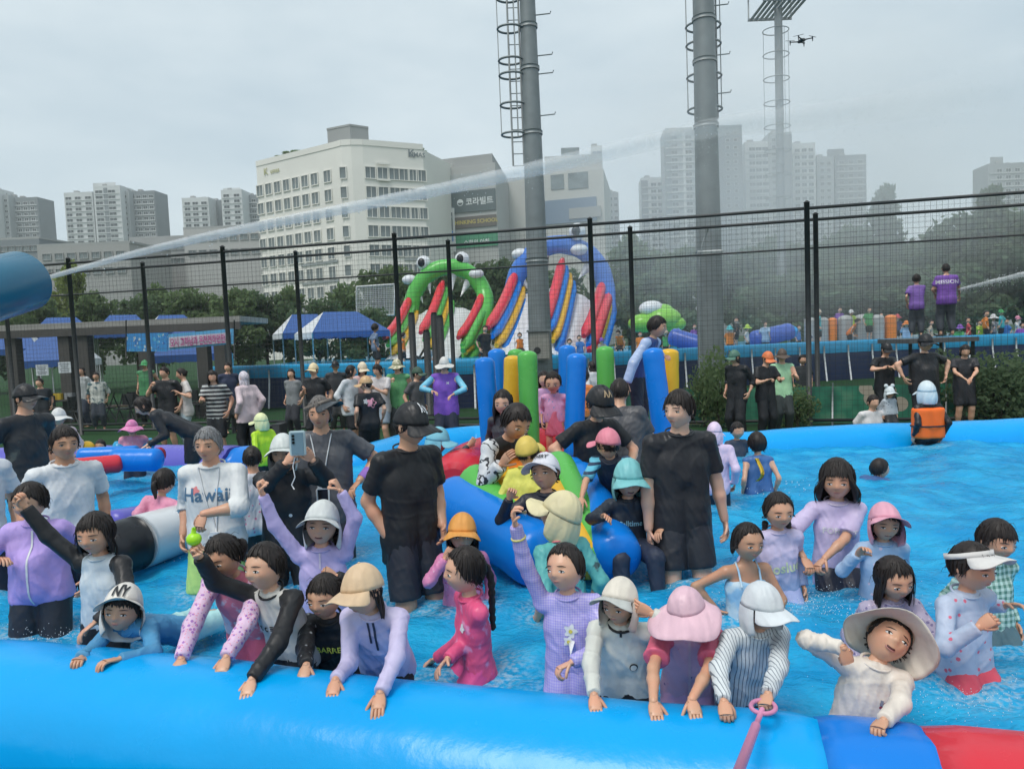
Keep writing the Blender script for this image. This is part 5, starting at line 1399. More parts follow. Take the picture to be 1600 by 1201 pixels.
apart('white and grey flats cut by the left edge', -20, 16, 300, 380, WHT, [.2, .55, .85], w_=3, cap=(2, 14, 296))
apart('pale narrow flats second from the left edge', 17, 34, 310, 384, GR1, [.3, .75])
apart('dark slate flats left of the gap beside the blue nozzle', 36, 79, 314, 388, GR2, [.1, .3, .55, .8], w_=2.2)
apart('lower white wing of the tallest group on the left', 120, 164, 306, 380, WHT, [.15, .48, .84], w_=3.2)
apart('tall white tower with a grey cap in the left group', 166, 207, 296, 376, WHT, [.2, .68], w_=3.8, cap=(166, 201, 289), wall2=[(.38, .52, GR2)])
apart('narrow pale flats right of the left tall tower', 208, 220, 304, 380, GR1, [.5])
apart('slate-grey flats at the right of the left group', 221, 260, 304, 384, GR2, [.12, .35, .6, .85], w_=2.4)
apart('low white flats just left of the cream building', 301, 342, 314, 380, WHT, [.2, .5, .83], w_=3.0)
apart('grey link block between the two white towers', 343, 361, 318, 388, GR2, [.5])
apart('capped white tower next to the cream building', 362, 394, 302, 376, WHT, [.25, .75], w_=3, cap=(366, 392, 297))
apart('dark flats under construction against the cream building', 396, 422, 310, 384, GR2, [.2, .6], w_=2.4)
apart('white slender apartment tower behind the beige building', 934, 951, 236, 300, WHT, [.3, .72], w_=1.8, vb=400)
apart('small pale flats right of the slender white tower', 956, 974, 306, 330, GR1, [.3, .75])
apart('small white flats left of the misty slab towers', 1009, 1044, 284, 310, WHT, [.55, .85], w_=2.4, wall2=[(.0, .3, GR2)])
apart('tall slab tower with a white window strip behind the thick pole', 1046, 1098, 212, 285, GR1, [.30, .72], w_=2.6, vb=390, wall2=[(.0, .2, GR2), (.55, .62, WHT)], cap=(1048, 1090, 206))
apart('broad dark slab tower right behind the thick pole', 1100, 1166, 206, 290, GR2, [.66, .84], w_=1.5, h_=1.3, mull=0, vb=390)
apart('white gridded tower in the mist right of the dark slab', 1170, 1206, 230, 300, WHT, [.3, .58, .86], w_=2.6, vb=390)
apart('grey tower with a white stripe rising behind the slender pole', 1207, 1242, 216, 300, GR1, [.2], vb=390, wall2=[(.5, 1.0, GR2)])
apart('pale tower third right of the dark slab', 1243, 1278, 232, 306, WHT, [.2, .5, .8], w_=2.2, vb=390)
apart('low-roofed misty flats with a white stripe', 1280, 1306, 252, 310, GR1, [.3, .7], vb=390)
apart('darker misty flats at the end of the right group', 1308, 1356, 250, 312, GR2, [.2, .5, .8], w_=2.2, vb=390, cap=(1296, 1322, 238))
apart('distant flats at the right edge above the trees', 1543, 1612, 262, 310, GR1, [.25, .45, .65, .85], w_=2.2, vb=330, cap=(1546, 1566, 250))
for label, u0, u1, vt, D, m in (('long low concrete shed behind the left trees', 72, 215, 384, 150, plain('shed', (.34, .34, .33))), ('grey flat-roofed block below the left towers', 215, 302, 374, 170, CONC), ('pale grey block left of the cream building', 300, 422, 358, 165, plain('pale_block', (.42, .42, .41))), ('dark low building beside the blue nozzle', -10, 76, 376, 170, GR2)):
    P = [gp(u0, D), gp(u1, D), tuple(A(*gp(u1, D)) + A(2, 14)), tuple(A(*gp(u0, D)) + A(2, 14))]
    bd = empty('low_building', (P[0][0], P[0][1], 0), label, 'building'); zt = hz((u0 + u1) / 2, vt, D)
    extrude(bd, P, 0, zt, m); extrude(bd, [lerp(A(*p), A(*P[0]), -.01) for p in P], zt + .01, zt + .5, CONC, 'roof')
    wins(bd, P[0], P[1], zt - 2.2, 2, 3.3, np.linspace(.1, .9, 7), 1.8, 1.3, CONC)
# ------------------------------------------------------------------ trees
def leafmat(name, c):
    b = NB(name); oi = b.n('ObjectInfo')
    n = b.noise(1.1, 3)
    b.base(b.mix(b.math('MULTIPLY', oi.outputs['Random'], .35), b.ramp(n, [(.3, tuple(x * .55 for x in c)), (.7, tuple(x * 1.35 for x in c))]), (.07, .085, .03))).p(rough=.7, spec=.2)
    tl = b.n('BsdfTranslucent'); tl.inputs[0].default_value = (*[min(1, x * 1.9) for x in c], 1)
    ms_ = b.n('MixShader'); ms_.inputs[0].default_value = .5
    b.t.links.new(b.b.outputs[0], ms_.inputs[1]); b.t.links.new(tl.outputs[0], ms_.inputs[2]); b.t.links.new(ms_.outputs[0], b.out.inputs[0])
    return b.m
LEAF = [leafmat('leaf_mid', (.13, .18, .085)), leafmat('leaf_dark', (.10, .145, .078)), leafmat('leaf_yellow', (.19, .23, .08))]
BARK = plain('bark', (.075, .06, .048), .9, bump=.8, bscale=14)
def tree_mesh(seed, kind, n=3200):
    r = np.random.default_rng(seed); g = G(); H_ = 8.0
    cl = []
    if kind == 'pine':
        for k in range(22):
            z = 2.2 + 6.4 * k / 22; rr = 2.1 * (1 - (z - 1.6) / 7.6) ** .8; a = k * 2.4; cl.append((A(math.cos(a) * rr * .6, math.sin(a) * rr * .6, z), A(rr * .62 + .25, rr * .62 + .25, .42)))
    else:
        for k in range(26):
            a = r.uniform(0, 2 * PI); q = r.uniform(0, 1) ** .6; z = r.uniform(2.0, 7.6); rr = 2.7 * math.sin(PI * np.clip((z - 1.2) / 7.2, .08, .95)) ** .7 * q
            cl.append((A(math.cos(a) * rr, math.sin(a) * rr, z), r.uniform(.65, 1.25) * A(1, 1, .75)))
    vs_, fs = [], []
    for i in range(n):
        c, rad = cl[i % len(cl)]; d = nrm(r.normal(0, 1, 3)); p = c + d * rad * r.uniform(.55, 1.08)
        s_ = r.uniform(.15, .36); a = nrm(r.normal(0, 1, 3) + d * .6); t1 = nrm(np.cross(a, r.normal(0, 1, 3))); t2 = np.cross(a, t1)
        o = len(vs_); vs_ += [p - t1 * s_, p + t2 * s_ * .55, p + t1 * s_, p - t2 * s_ * .55]; fs.append((o, o + 1, o + 2, o + 3))
    g.add(vs_, fs, 0, False)
    cm = g.mesh('crown', LEAF[0])
    g = G(); g.tube([(0, 0, 0), (.05, 0, 1.5), (-.05, .05, 3.5), (0, 0, 6.5)], [.2, .16, .11, .03], 8)
    for k in range(9):
        z = 1.8 + .5 * k; a = k * 2.4; g.tube([(0, 0, z), (math.cos(a) * .8, math.sin(a) * .8, z + .6), (math.cos(a) * 1.7, math.sin(a) * 1.7, z + 1.2)], [.07, .045, .015], 5)
    return cm, g.mesh('trunk', BARK)
TM = [tree_mesh(1, 'a'), tree_mesh(2, 'a'), tree_mesh(3, 'pine', 2200)]
def tree(label, u, vt, D, kind, leaf, width=None, grp='trees beyond the pools'):
    z = hz(u, vt, D); b_ = U(u, 560, D); s_ = z / (8.4 if kind != 2 else 8.8); wv = (width * D / F_PX) / (5.4 * s_) if width else 1
    root = empty('tree', (b_[0], b_[1], 0), label, 'tree', grp, RNG.uniform(0, 6.3))
    cm, tm_ = TM[kind]
    if leaf:
        key = ('c', kind, leaf)
        if key not in WMESH: WMESH[key] = cm.copy(); WMESH[key].materials.clear(); WMESH[key].materials.append(LEAF[leaf])
        cm = WMESH[key]
    a = linked('trunk', tm_, root, (0, 0, 0)); c = linked('crown', cm, root, (0, 0, 0))
    a.scale = c.scale = (s_ * wv, s_ * wv, s_)
LT = [(60, 440, 40, 0, 0, 90, 'bushy tree behind the cannon jet at the far left'), (118, 404, 52, 1, 2, 70, 'yellow-green tree top above the left fence'), (150, 452, 42, 1, 0, 80, 'bushy tree over the left shelter end'), (215, 448, 46, 0, 1, 80, 'dark bushy tree over the shelter middle'), (255, 440, 48, 1, 0, 70, 'tree left of the second thick fence post'), (318, 436, 44, 0, 0, 90, 'tree over the pink lettered banner'), (372, 446, 42, 1, 0, 90, 'tree right of the lettered banner'), (418, 440, 44, 0, 1, 80, 'tree in front of the cream building, left one'), (455, 444, 46, 1, 0, 70, 'tree in front of the cream building, second from left'), (500, 452, 40, 0, 1, 80, 'dark tree above the blue tent roof'), (545, 440, 46, 1, 0, 80, 'tree between the blue tent and the practice net'), (600, 400, 60, 0, 0, 90, 'taller pale tree left of the crocodile eyes'), (650, 420, 58, 1, 0, 70, 'tree behind the left crocodile eye'), (760, 392, 55, 0, 1, 100, 'dark tree between the two big slides'), (795, 400, 52, 1, 1, 80, 'dark tree left of the blue arch'), (700, 425, 50, 1, 1, 110, 'dark tree inside the crocodile arch'), (870, 410, 52, 0, 1, 120, 'dark tree inside the blue arch'), (985, 362, 52, 1, 0, 100, 'leafy tree right of the blue slide'), (1030, 368, 48, 0, 0, 100, 'leafy tree left of the thick pole'), (1075, 380, 46, 1, 0, 90, 'leafy tree just before the thick pole'), (1150, 372, 50, 0, 1, 110, 'misty tree right of the thick pole'), (1215, 366, 52, 1, 1, 110, 'misty tree beneath the gridded tower'), (1270, 360, 48, 0, 1, 110, 'misty tree behind the right fence post'), (1330, 348, 50, 1, 1, 110, 'misty tree beneath the dark right flats'), (1382, 290, 46, 2, 1, 120, 'tall pine-like tree with a spiky tip in the mist'), (1440, 352, 46, 0, 1, 120, 'misty tree in the dip of the tree line'), (1500, 330, 42, 1, 1, 130, 'misty tree above the purple volunteers'), (1545, 292, 40, 2, 1, 130, 'tall leaning pine at the right skyline'), (1600, 300, 40, 0, 1, 150, 'big misty tree cut by the right edge'), (1470, 396, 38, 0, 1, 150, 'low misty tree behind the purple volunteers'), (1350, 400, 40, 1, 1, 150, 'low misty tree behind the grey blocks'), (1240, 410, 40, 0, 1, 150, 'low misty tree behind the blue float'), (1020, 420, 40, 1, 1, 120, 'low tree behind the green float'), (570, 470, 40, 0, 1, 80, 'low tree behind the practice net'), (20, 470, 44, 1, 1, 90, 'low tree beneath the blue barrel'), (-70, 430, 42, 0, 0, 100, 'tree just beyond the left edge of the shelter'), (-190, 420, 42, 1, 1, 120, 'tree well left of the shelter'), (-330, 430, 40, 0, 0, 120, 'farthest left tree of the row'), (1720, 330, 40, 1, 1, 150, 'tree beyond the right edge of the hedge'), (1860, 320, 40, 0, 0, 150, 'farthest right tree of the row')]
for u_, vt, D_, k, lf_, wd_, lab in LT: tree(lab, u_, vt, D_, k, lf_, wd_)
# roof garden on the cream building
def roofplant(label, u, v, D, s_):
    p = U(u, v, D); root = empty('roof_shrub', (p[0], p[1], hz(562, 232, 125) + .5), label, 'shrub', 'roof garden shrubs')
    c = linked('crown', TM[1][0], root, (0, 0, -.2 * s_)); c.scale = (s_ * 1.3, s_ * 1.3, s_ * .55); t = linked('stem', TM[1][1], root, (0, 0, 0)); t.scale = (s_, s_, s_ * .4)
for k, (u_, sc_) in enumerate(((443, .55), (458, .65), (485, .5), (500, .4), (553, .4), (604, .55), (628, .4), (652, .5))):
    roofplant(['first', 'second', 'third', 'fourth', 'fifth', 'sixth', 'seventh', 'eighth'][k] + ' roof garden shrub from the left on the cream building', u_, 232, DC + 4 + abs(u_ - 560) * .07, sc_)
# shrubs by the fence foot
def shrub(label, u, D, h_, w_, leaf=0):
    p = U(u, 640, D); root = empty('shrub', (p[0], p[1], 0), label, 'shrub', 'shrubs along the fence', RNG.uniform(0, 6))
    key = ('s', leaf)
    if key not in WMESH:
        r = np.random.default_rng(5); vs_, fs = [], []
        for i in range(1500):
            d = nrm(r.normal(0, 1, 3)); p_ = d * A(.5, .4, .5) * r.uniform(.35, 1.05) * (1 + .25 * math.sin(d[0] * 7) * math.cos(d[2] * 5)) + A(0, 0, .5); s_ = r.uniform(.02, .05); t1 = nrm(r.normal(0, 1, 3)); t2 = nrm(np.cross(t1, r.normal(0, 1, 3)))
            o = len(vs_); vs_ += [p_ - t1 * s_, p_ + t2 * s_ * .6, p_ + t1 * s_, p_ - t2 * s_ * .6]; fs.append((o, o + 1, o + 2, o + 3))
        g = G(); g.add(vs_, fs, 0, False); WMESH[key] = g.mesh('foliage', LEAF[leaf])
    c = linked('foliage', WMESH[key], root, (0, 0, 0)); c.scale = (w_, w_, h_)
    g = G()
    for k in range(5): g.tube([(0, 0, 0), (.1 * w_ * math.cos(k * 1.3), .1 * w_ * math.sin(k * 1.3), h_ * .5)], .015, 5)
    g.obj('stem', BARK, root)
shrub('tall leafy shrub behind the green cap woman', 1122, 15.0, 1.75, 1.0); shrub('leafy shrub left of the green cap woman', 1100, 15.4, 1.4, .9); shrub('shrub between the writing pair and the fence post', 1246, 14.6, .9, .9)
shrub('dense dark ivy shrub at the right edge of the turf', 1566, 13.4, 1.45, 1.5, 1); shrub('dense dark shrub beyond the right edge ivy', 1604, 13.6, 1.5, 1.4, 1); shrub('ivy shrub right behind the person with joined hands', 1532, 14.0, 1.45, 1.2, 1); shrub('shrub left of the black-clad right pair', 1472, 14.6, 1.5, 1.2, 1)
# ------------------------------------------------------------------ water jets, spray and air
b = NB('jet_water'); nz = b.noise(3.5, 5, b.map((1.0, 1.0, 1.0))); n2_ = b.noise(22, 3)
lw = b.n('LayerWeight', Blend=.5)
fac = b.math('SUBTRACT', 1.0, lw.outputs['Facing'])
al = b.math('MULTIPLY', b.math('POWER', fac, .85), b.ramp(b.math('ADD', b.math('MULTIPLY', nz, .6), b.math('MULTIPLY', n2_, .4)), [(.35, (.75,) * 3), (.52, (1.0,) * 3)]))
at = b.n('Attribute'); at.attribute_name = 'fade'
b.base((.93, .95, .96)).p(rough=.6, alpha=b.math('MULTIPLY', al, at.outputs['Fac']))
JETM = b.m
def jet(label, pts, rad, fade, n=90):
    P = np.array(pts); t = np.append(0, np.cumsum(np.linalg.norm(np.diff(P, axis=0), axis=1))); tt = np.linspace(0, t[-1], n)
    Q = np.stack([np.interp(tt, t, P[:, i]) for i in range(3)], -1)
    for _ in range(8): Q[1:-1] = (Q[:-2] + 2 * Q[1:-1] + Q[2:]) / 4
    rr = np.interp(tt, t, rad) * (1 + .05 * np.sin(tt * 9) + .04 * np.sin(tt * 23 + 1)); fd = np.interp(tt, t, fade)
    root = empty('water_jet', Q[0], label, 'water jet')
    g = G(); g.tube(Q, rr, 16, caps=False); o = part(g, 'stream', JETM, root); o['kind'] = 'stuff'
    at_ = o.data.attributes.new('fade', 'FLOAT', 'POINT'); at_.data.foreach_set('value', np.repeat(fd, 16).astype(np.float32))
    r = np.random.default_rng(4); g = G()
    for i in range(900):
        k = r.uniform(0, 1) ** .8; j = int(k * (n - 1)); p = Q[j] + r.normal(0, 1, 3) * rr[j] * 1.1 + A(0, 0, -abs(r.normal(0, .5)) * rr[j] * 1.5); s_ = r.uniform(.0006, .0015) * (1 + Q[j][1] * .4)
        g.add([p + A(s_, 0, 0), p + A(-s_, 0, 0), p + A(0, s_, 0), p + A(0, -s_, 0), p + A(0, 0, s_), p + A(0, 0, -s_)], [(0, 2, 4), (2, 1, 4), (1, 3, 4), (3, 0, 4), (2, 0, 5), (1, 2, 5), (3, 1, 5), (0, 3, 5)])
    o = part(g, 'droplets', plain('droplet', (.75, .80, .82), .2), root); o['kind'] = 'stuff'
jet('long white water jet shot from the blue cannon across the pool', [U(42, 443, 1.94), U(160, 408, 2.5), U(260, 382, 3.1), U(450, 344, 4.6), U(640, 306, 6.4), U(800, 272, 8.4), U(950, 238, 10.6), U(1060, 212, 12.4), U(1130, 196, 13.6), U(1230, 188, 15), U(1360, 172, 17), U(1560, 138, 19)], [.0055, .011, .018, .034, .058, .088, .125, .165, .20, .27, .37, .5], [1, 1, 1, .95, .85, .68, .48, .36, .34, .2, .12, .03])
jet('thin water jet from the hose of the purple volunteer', [U(1500, 452, 16.2), U(1545, 441, 15.4), U(1610, 426, 14.4), U(1700, 410, 13)], [.03, .045, .06, .08], [.9, .8, .7, .5])
# splashes where people stir the water
r = np.random.default_rng(12); 
for lab, u_, v_, D_, n_, ex in (('white splash at the waist of the purple zipped child', 60, 998, 3.9, 600, .30), ('white splash beside the girl in the pink suit', 300, 985, 3.8, 300, .2), ('splash in front of the fine-striped top girl', 1210, 935, 3.8, 500, .3), ('splash round the girl with the bob', 1300, 950, 4.2, 500, .3), ('splash behind the flowered top', 1470, 1085, 3.0, 400, .22), ('splash beside the black end of the whale cylinder', 240, 862, 5.0, 160, .3), ('splash by the swim vest child', 1185, 762, 6.6, 120, .35)):
    p0 = UZ(u_, v_, WATER_Z); g = G()
    for i in range(n_):
        p = A(r.normal(0, ex), r.normal(0, ex * .5), abs(r.normal(0, .03)) * r.uniform(0, 1.6)); s_ = r.uniform(.0009, .0032) * (p0[1] / 3.6)
        g.add([p + A(s_, 0, 0), p + A(-s_, 0, 0), p + A(0, s_, 0), p + A(0, -s_, 0), p + A(0, 0, s_ * 1.3), p + A(0, 0, -s_)], [(0, 2, 4), (2, 1, 4), (1, 3, 4), (3, 0, 4), (2, 0, 5), (1, 2, 5), (3, 1, 5), (0, 3, 5)])
    g.obj('splash', plain('droplet', (.75, .80, .82), .2), None, loc=p0, kind='stuff')
def volume(name, g, dens, label=None):
    m = bpy.data.materials.new(name); m.use_nodes = True; t = m.node_tree; t.nodes.remove(t.nodes['Principled BSDF'])
    pv_ = t.nodes.new('ShaderNodeVolumePrincipled'); pv_.inputs['Color'].default_value = (.97, .985, .99, 1); pv_.inputs['Anisotropy'].default_value = .2
    t.links.new(pv_.outputs[0], t.nodes['Material Output'].inputs['Volume'])
    pv_.inputs['Density'].default_value = dens
    o = g.obj(name, m, None, kind='stuff'); return o, m, pv_
g = G(); g.ell((0, 0, 0), 1, 0, 32, 20)
c_ = U(1240, 285, 21); R_ = A(10.5, 6.0, 6.0)
g.v = [x * R_ + c_ for x in g.v]
MIST, mm, pv_ = volume('spray_mist', g, .1)
t = mm.node_tree; tc_ = t.nodes.new('ShaderNodeTexCoord'); mp_ = t.nodes.new('ShaderNodeMapping'); mp_.vector_type = 'TEXTURE'
mp_.inputs['Location'].default_value = tuple(c_); mp_.inputs['Scale'].default_value = tuple(R_)
ln = t.nodes.new('ShaderNodeVectorMath'); ln.operation = 'LENGTH'; rm = t.nodes.new('ShaderNodeMapRange'); rm.inputs[1].default_value = 1.0; rm.inputs[2].default_value = .25; rm.interpolation_type = 'SMOOTHSTEP'
nz_ = t.nodes.new('ShaderNodeTexNoise'); nz_.inputs['Scale'].default_value = .35; nz_.inputs['Detail'].default_value = 3
ml = t.nodes.new('ShaderNodeMath'); ml.operation = 'MULTIPLY'; m2 = t.nodes.new('ShaderNodeMath'); m2.operation = 'MULTIPLY'; m2.inputs[1].default_value = .23
t.links.new(tc_.outputs['Object'], mp_.inputs[0]); t.links.new(mp_.outputs[0], ln.inputs[0]); t.links.new(ln.outputs['Value'], rm.inputs[0]); t.links.new(tc_.outputs['Object'], nz_.inputs['Vector'])
t.links.new(rm.outputs[0], ml.inputs[0]); t.links.new(nz_.outputs['Fac'], ml.inputs[1]); t.links.new(ml.outputs[0], m2.inputs[0]); t.links.new(m2.outputs[0], pv_.inputs['Density'])
cy.volume_step_rate = 4; cy.volume_max_steps = 64
g = G(); g.box((0, 420, 45), (1640, 990, 92)); volume('haze', g, .00045)
# ------------------------------------------------------------------ children along the front tube
Wt = cloth(WHITE); Bk = cloth(BLACK); Nv = cloth(NAVY)
def tz(u, v, lift=.0):
    "a point on top of the front tube under pixel (u, v): returns depth"
    d = _f + (u - 800) / F_PX * CR + (600.5 - v) / F_PX * CU
    lo = 1.5
    for i in range(500):
        t = 1.5 + i * .006; p = CAMP + d * t
        yc = TA + TB * p[0]
        if ((p[1] - yc) / 1.04) ** 2 + (p[2] - ZC) ** 2 < (RT + lift) ** 2: return t
    return 2.9
FL = (-.1, -.85, -.35)
def onT(u, v, D, **k):
    return dict(at=(u, v, tz(u, v, .018) - D), hd=k.pop('hd', (0, -.8, -.45)), curl=.18, el=k.pop('el', None), **k)
person('child in a purple zipped rash shirt and black shorts at the tube end', 48, 782, 4.07, 58.1, yaw=8, g=1.16, head=(-5, 5, 0),
       L={'at': ('l', .2, .04, -.28)}, R={'at': (2, 872, -.15), 'el': (-.6, .3, -.3)},
       top=dict(s='mid', c=cloth(col('9884cc')), lo=.016, hem=-.02, dec=[('zip', Wt, .01, .02, .42)]), bot=dict(c=cloth((.03, .032, .04)), len=.95, lo=.012), hair=dict(bang=30, locks=50), skin=1)
person('girl in a white rash top with black sleeves, one arm flung up across her neighbour', 150, 832, 3.74, 65.1, yaw=-12, head=(0, 4, 0),
       R=dict(at=(28, 778, -.02), el=(-.4, .2, -.9), curl=1.0), L=dict(at=(132, 985, -.25), el=(.7, .3, .0)),
       top=dict(c=cloth((.60, .66, .70), ('blotch', 8, (.45, .55, .62), .5, .7)), sl=Bk, lo=.008, hem=-.06), bot=dict(c=Bk), hair=dict(bang=30, L=.34, messy=1, locks=70), skin=1)
person('boy in a blue rash shirt and white neck-flap cap lying over the front tube', 192, 950, 3.40, 66.9, yaw=-20, lean=64, head=(8, -6, 8), z0=.42, H=1.12, legs='lie',
       R=dict(at=(122, 1030, tz(122, 1030, .03) - 3.40), el=(-.6, .2, -.6), curl=.7), L=dict(at=(168, 1032, tz(168, 1032, .03) - 3.40), el=(.8, -.1, -.4), curl=.45),
       top=dict(c=cloth(col('2f7fae')), lo=.01, dec=[('disc', cloth(col('7f9aa8')), 0, .09, .05, .1)]), bot=dict(c=cloth(col('8fc7cc')), len=1.0), hair=dict(bang=20), hat=dict(k='flap', c=cloth(col('d8dcd8')), tilt=-20, yaw=10, txt=('NY', Bk, .26, 0, .46)), skin=1)
person('girl in a pink print rash suit with a black ponytail leaning on the front tube', 350, 868, 3.38, 68, yaw=-8, lean=24, head=(-20, 12, -6),
       R=onT(282, 1032, 3.38, el=(-.6, .2, -.3)), L=onT(348, 1040, 3.38, el=(.6, .2, -.3)),
       top=dict(c=cloth(col('c76a86'), ('blotch', 14, col('cfd0ea'), .56, .62)), sl=cloth(col('c9b0d4'), ('dots', 45, col('8a5aa8'), .42, col('e08ab0'))), dec=[('disc', cloth(col('e6d4e2')), 0, .2, .035, .1)]), bot=dict(c=cloth(col('c9567a'))), hair=dict(bang=36, pony=(.1, .42, .12, .55)), skin=1)
person('child in a grey raglan shirt with black sleeves raising one arm, bending over the tube', 415, 884, 3.27, 72, yaw=-25, lean=18, side=-3, head=(-30, -6, -6),
       R=dict(at=(304, 856, -.12), el=(-.3, .3, -.8), curl=1.2), L=onT(393, 1062, 3.27, el=(.5, .4, 0)),
       top=dict(c=cloth(col('a9adac')), sl=Bk, lo=.012, collar=Bk, dec=[('J t c ≡ 22', Bk, -.01, .13, .05)]), bot=dict(c=Bk, len=1.0), hair=dict(bang=34, nape=-34), skin=0)
person('child in a black rash suit with yellow lettering, half hidden behind a beige cap', 508, 930, 3.31, 68, yaw=-5, lean=20, head=(-14, 4, 0),
       R=onT(478, 1052, 3.31), L=dict(at=(511, 893, .1), el=(.5, .2, -.6), curl=1.2),
       top=dict(c=Bk, sl=cloth(BLACK, ('dots', 28, (.3, .32, .34), .3)), dec=[('BARREL', cloth((.72, .78, .12)), .004, .12, .042)]), bot=dict(c=Bk), hair=dict(bang=30), skin=1)
person('girl in a lavender and blue zip top and beige cap looking down beside the tube', 568, 922, 3.03, 72, yaw=-8, lean=26, head=(-34, 14, -8),
       R=onT(524, 1062, 3.03, el=(-.05, 1, .1)), L=onT(594, 1083, 3.03, el=(.5, .4, 0)),
       top=dict(c=cloth(col('b9b7e2'), ('grad', .42, .78, col('7f9fd6'))), lo=.016, hem=-.04, dec=[('zip', cloth((.04, .04, .07)), -.012, .0, .12), ('zip', cloth((.04, .04, .07)), .012, .0, .16)]), bot=dict(c=Bk, len=1.9), hair=dict(bang=34, L=.5, side=80), hat=dict(k='cap', c=cloth(col('b59f7e')), tilt=-4), skin=1)
person('girl in a lavender top and white flap hat throwing both arms up', 503, 818, 4.12, 63.4, yaw=3, head=(5, -6, 6), mouth=.6,
       R=dict(at=(404, 756, -.1), el=(-.8, 0, -.4), curl=1.1), L=dict(at=(525, 753, -.05), el=(.9, .1, -.2), curl=1.1),
       top=dict(c=cloth(col('aaa6e2'), ('grad', .5, .8, col('8e9fdc'))), lo=.018, dec=[('zip', cloth(col('d0d0f0')), 0, .0, .1)]), bot=dict(c=Nv), hair=dict(bang=26, braids=[(.3, .2, -.3, .5)]), hat=dict(k='flap', c=cloth((.66, .69, .68)), tilt=-6), skin=0)
person('girl in a bright pink rash suit seen side on with a long black braid', 728, 890, 3.42, 72.2, yaw=-68, lean=2, head=(-78, -2, 0),
       R=dict(at=(688, 1040, -.18), el=(-.1, .8, -.6), curl=.25, pn=(.2, -.6, -.5)), L=dict(at=(670, 1036, .15), el=(.2, .8, -.6)),
       top=dict(c=cloth(col('d9407e'), ('blotch', 16, col('d888bc'), .56, .66)), lo=.003, wr=.6, hem=-.02, dec=[('disc', Wt, .05, .09, .02, .2)]), bot=dict(c=cloth(col('cf3a86')), o=.006), hair=dict(bang=40, braids=[(-.1, .38, .10, 1.55)]), skin=0)
person('girl in a lavender check suit with a flower brooch pointing one arm up', 884, 886, 3.22, 72.2, yaw=-12, head=(-38, -10, -8), side=-2,
       R=dict(at=(796, 786, -.1), el=(-.9, .1, -.3), curl=.6), L=dict(at=(876, 1042, -.2), el=(.8, .3, 0), curl=.7),
       top=dict(c=cloth(col('b3b1e6'), ('check', .011, col('7f7cc8'))), lo=.01, hem=-.085, dec=[('disc', Wt, .01, .115, .027, .25), ('disc', cloth((.7, .6, .1)), .01, .115, .009, .0, .004), ('disc', Wt, .0, .155, .022, .25), ('disc', cloth((.7, .6, .1)), .0, .155, .008, 0, .004)]), bot=dict(c=cloth(col('aaa8e0'), ('check', .011, col('7f7cc8'))), lo=.012), hair=dict(bang=42, pony=(0, .42, .2, .4)), skin=0,
       extra=lambda i: [G().tube([i['arms'][-1][1] * .35 + i['arms'][-1][2] * .65 + r * .024 * 1.3 for r in [np.cross(nrm(i['arms'][-1][2] - i['arms'][-1][1]), A(0, 1, 0)) * math.cos(a) + np.cross(np.cross(nrm(i['arms'][-1][2] - i['arms'][-1][1]), A(0, 1, 0)), nrm(i['arms'][-1][2] - i['arms'][-1][1])) * math.sin(a) for a in np.linspace(0, 2 * PI, 14, endpoint=False)]], .006, 6, closed=True).obj('wristband', plain('wristband_yellow', (.7, .62, .2)), i['root'])])
person('child in a grey-green shirt with black arm stripes holding a beige wide-brimmed hat', 968, 940, 2.93, 66, yaw=-12, lean=14, head=(-34, 4, 0),
       R=onT(928, 1090, 2.93, el=(-.5, .3, 0)), L=dict(at=(1001, 950, -.06), el=(.9, .1, -.5), curl=.3, pn=(0, 1, .1)),
       top=dict(c=cloth(col('aab3b0')), lo=.014, dec=[('disc', Bk, .045, .15, .017, 0), ('disc', cloth(col('aab3b0')), .045, .15, .013, 0, .004), ('zip', Bk, .0, -.005, .03)], collar=Bk), bot=dict(c=Bk), hair=dict(bang=30, L=.2), hat=dict(k='flap', c=cloth(col('e4e4d8')), b=cloth(col('9aa4a4')), tilt=-16), skin=1)
person('girl in a pink short-sleeved suit and floppy pink sun hat leaning on the tube', 1072, 955, 2.84, 68, yaw=-10, lean=22, head=(-40, 16, 0),
       R=onT(1020, 1103, 2.84, el=(-.6, .2, .1)), L=onT(1075, 1108, 2.84, el=(.7, .0, -.1)),
       top=dict(s='short', c=cloth(col('c99ab8'), ('dots', 20, col('5b4a78'), .2, col('d85a84'))), sl=cloth(col('d8577e')), slo=.016, dec=[('zip', cloth(col('dfb6cc')), .0, .0, .3)]), bot=dict(c=cloth(col('b088b0'))), hair=dict(bang=26, L=.3), hat=dict(k='cloche', c=cloth(col('ecc6dc')), tilt=4), skin=1)
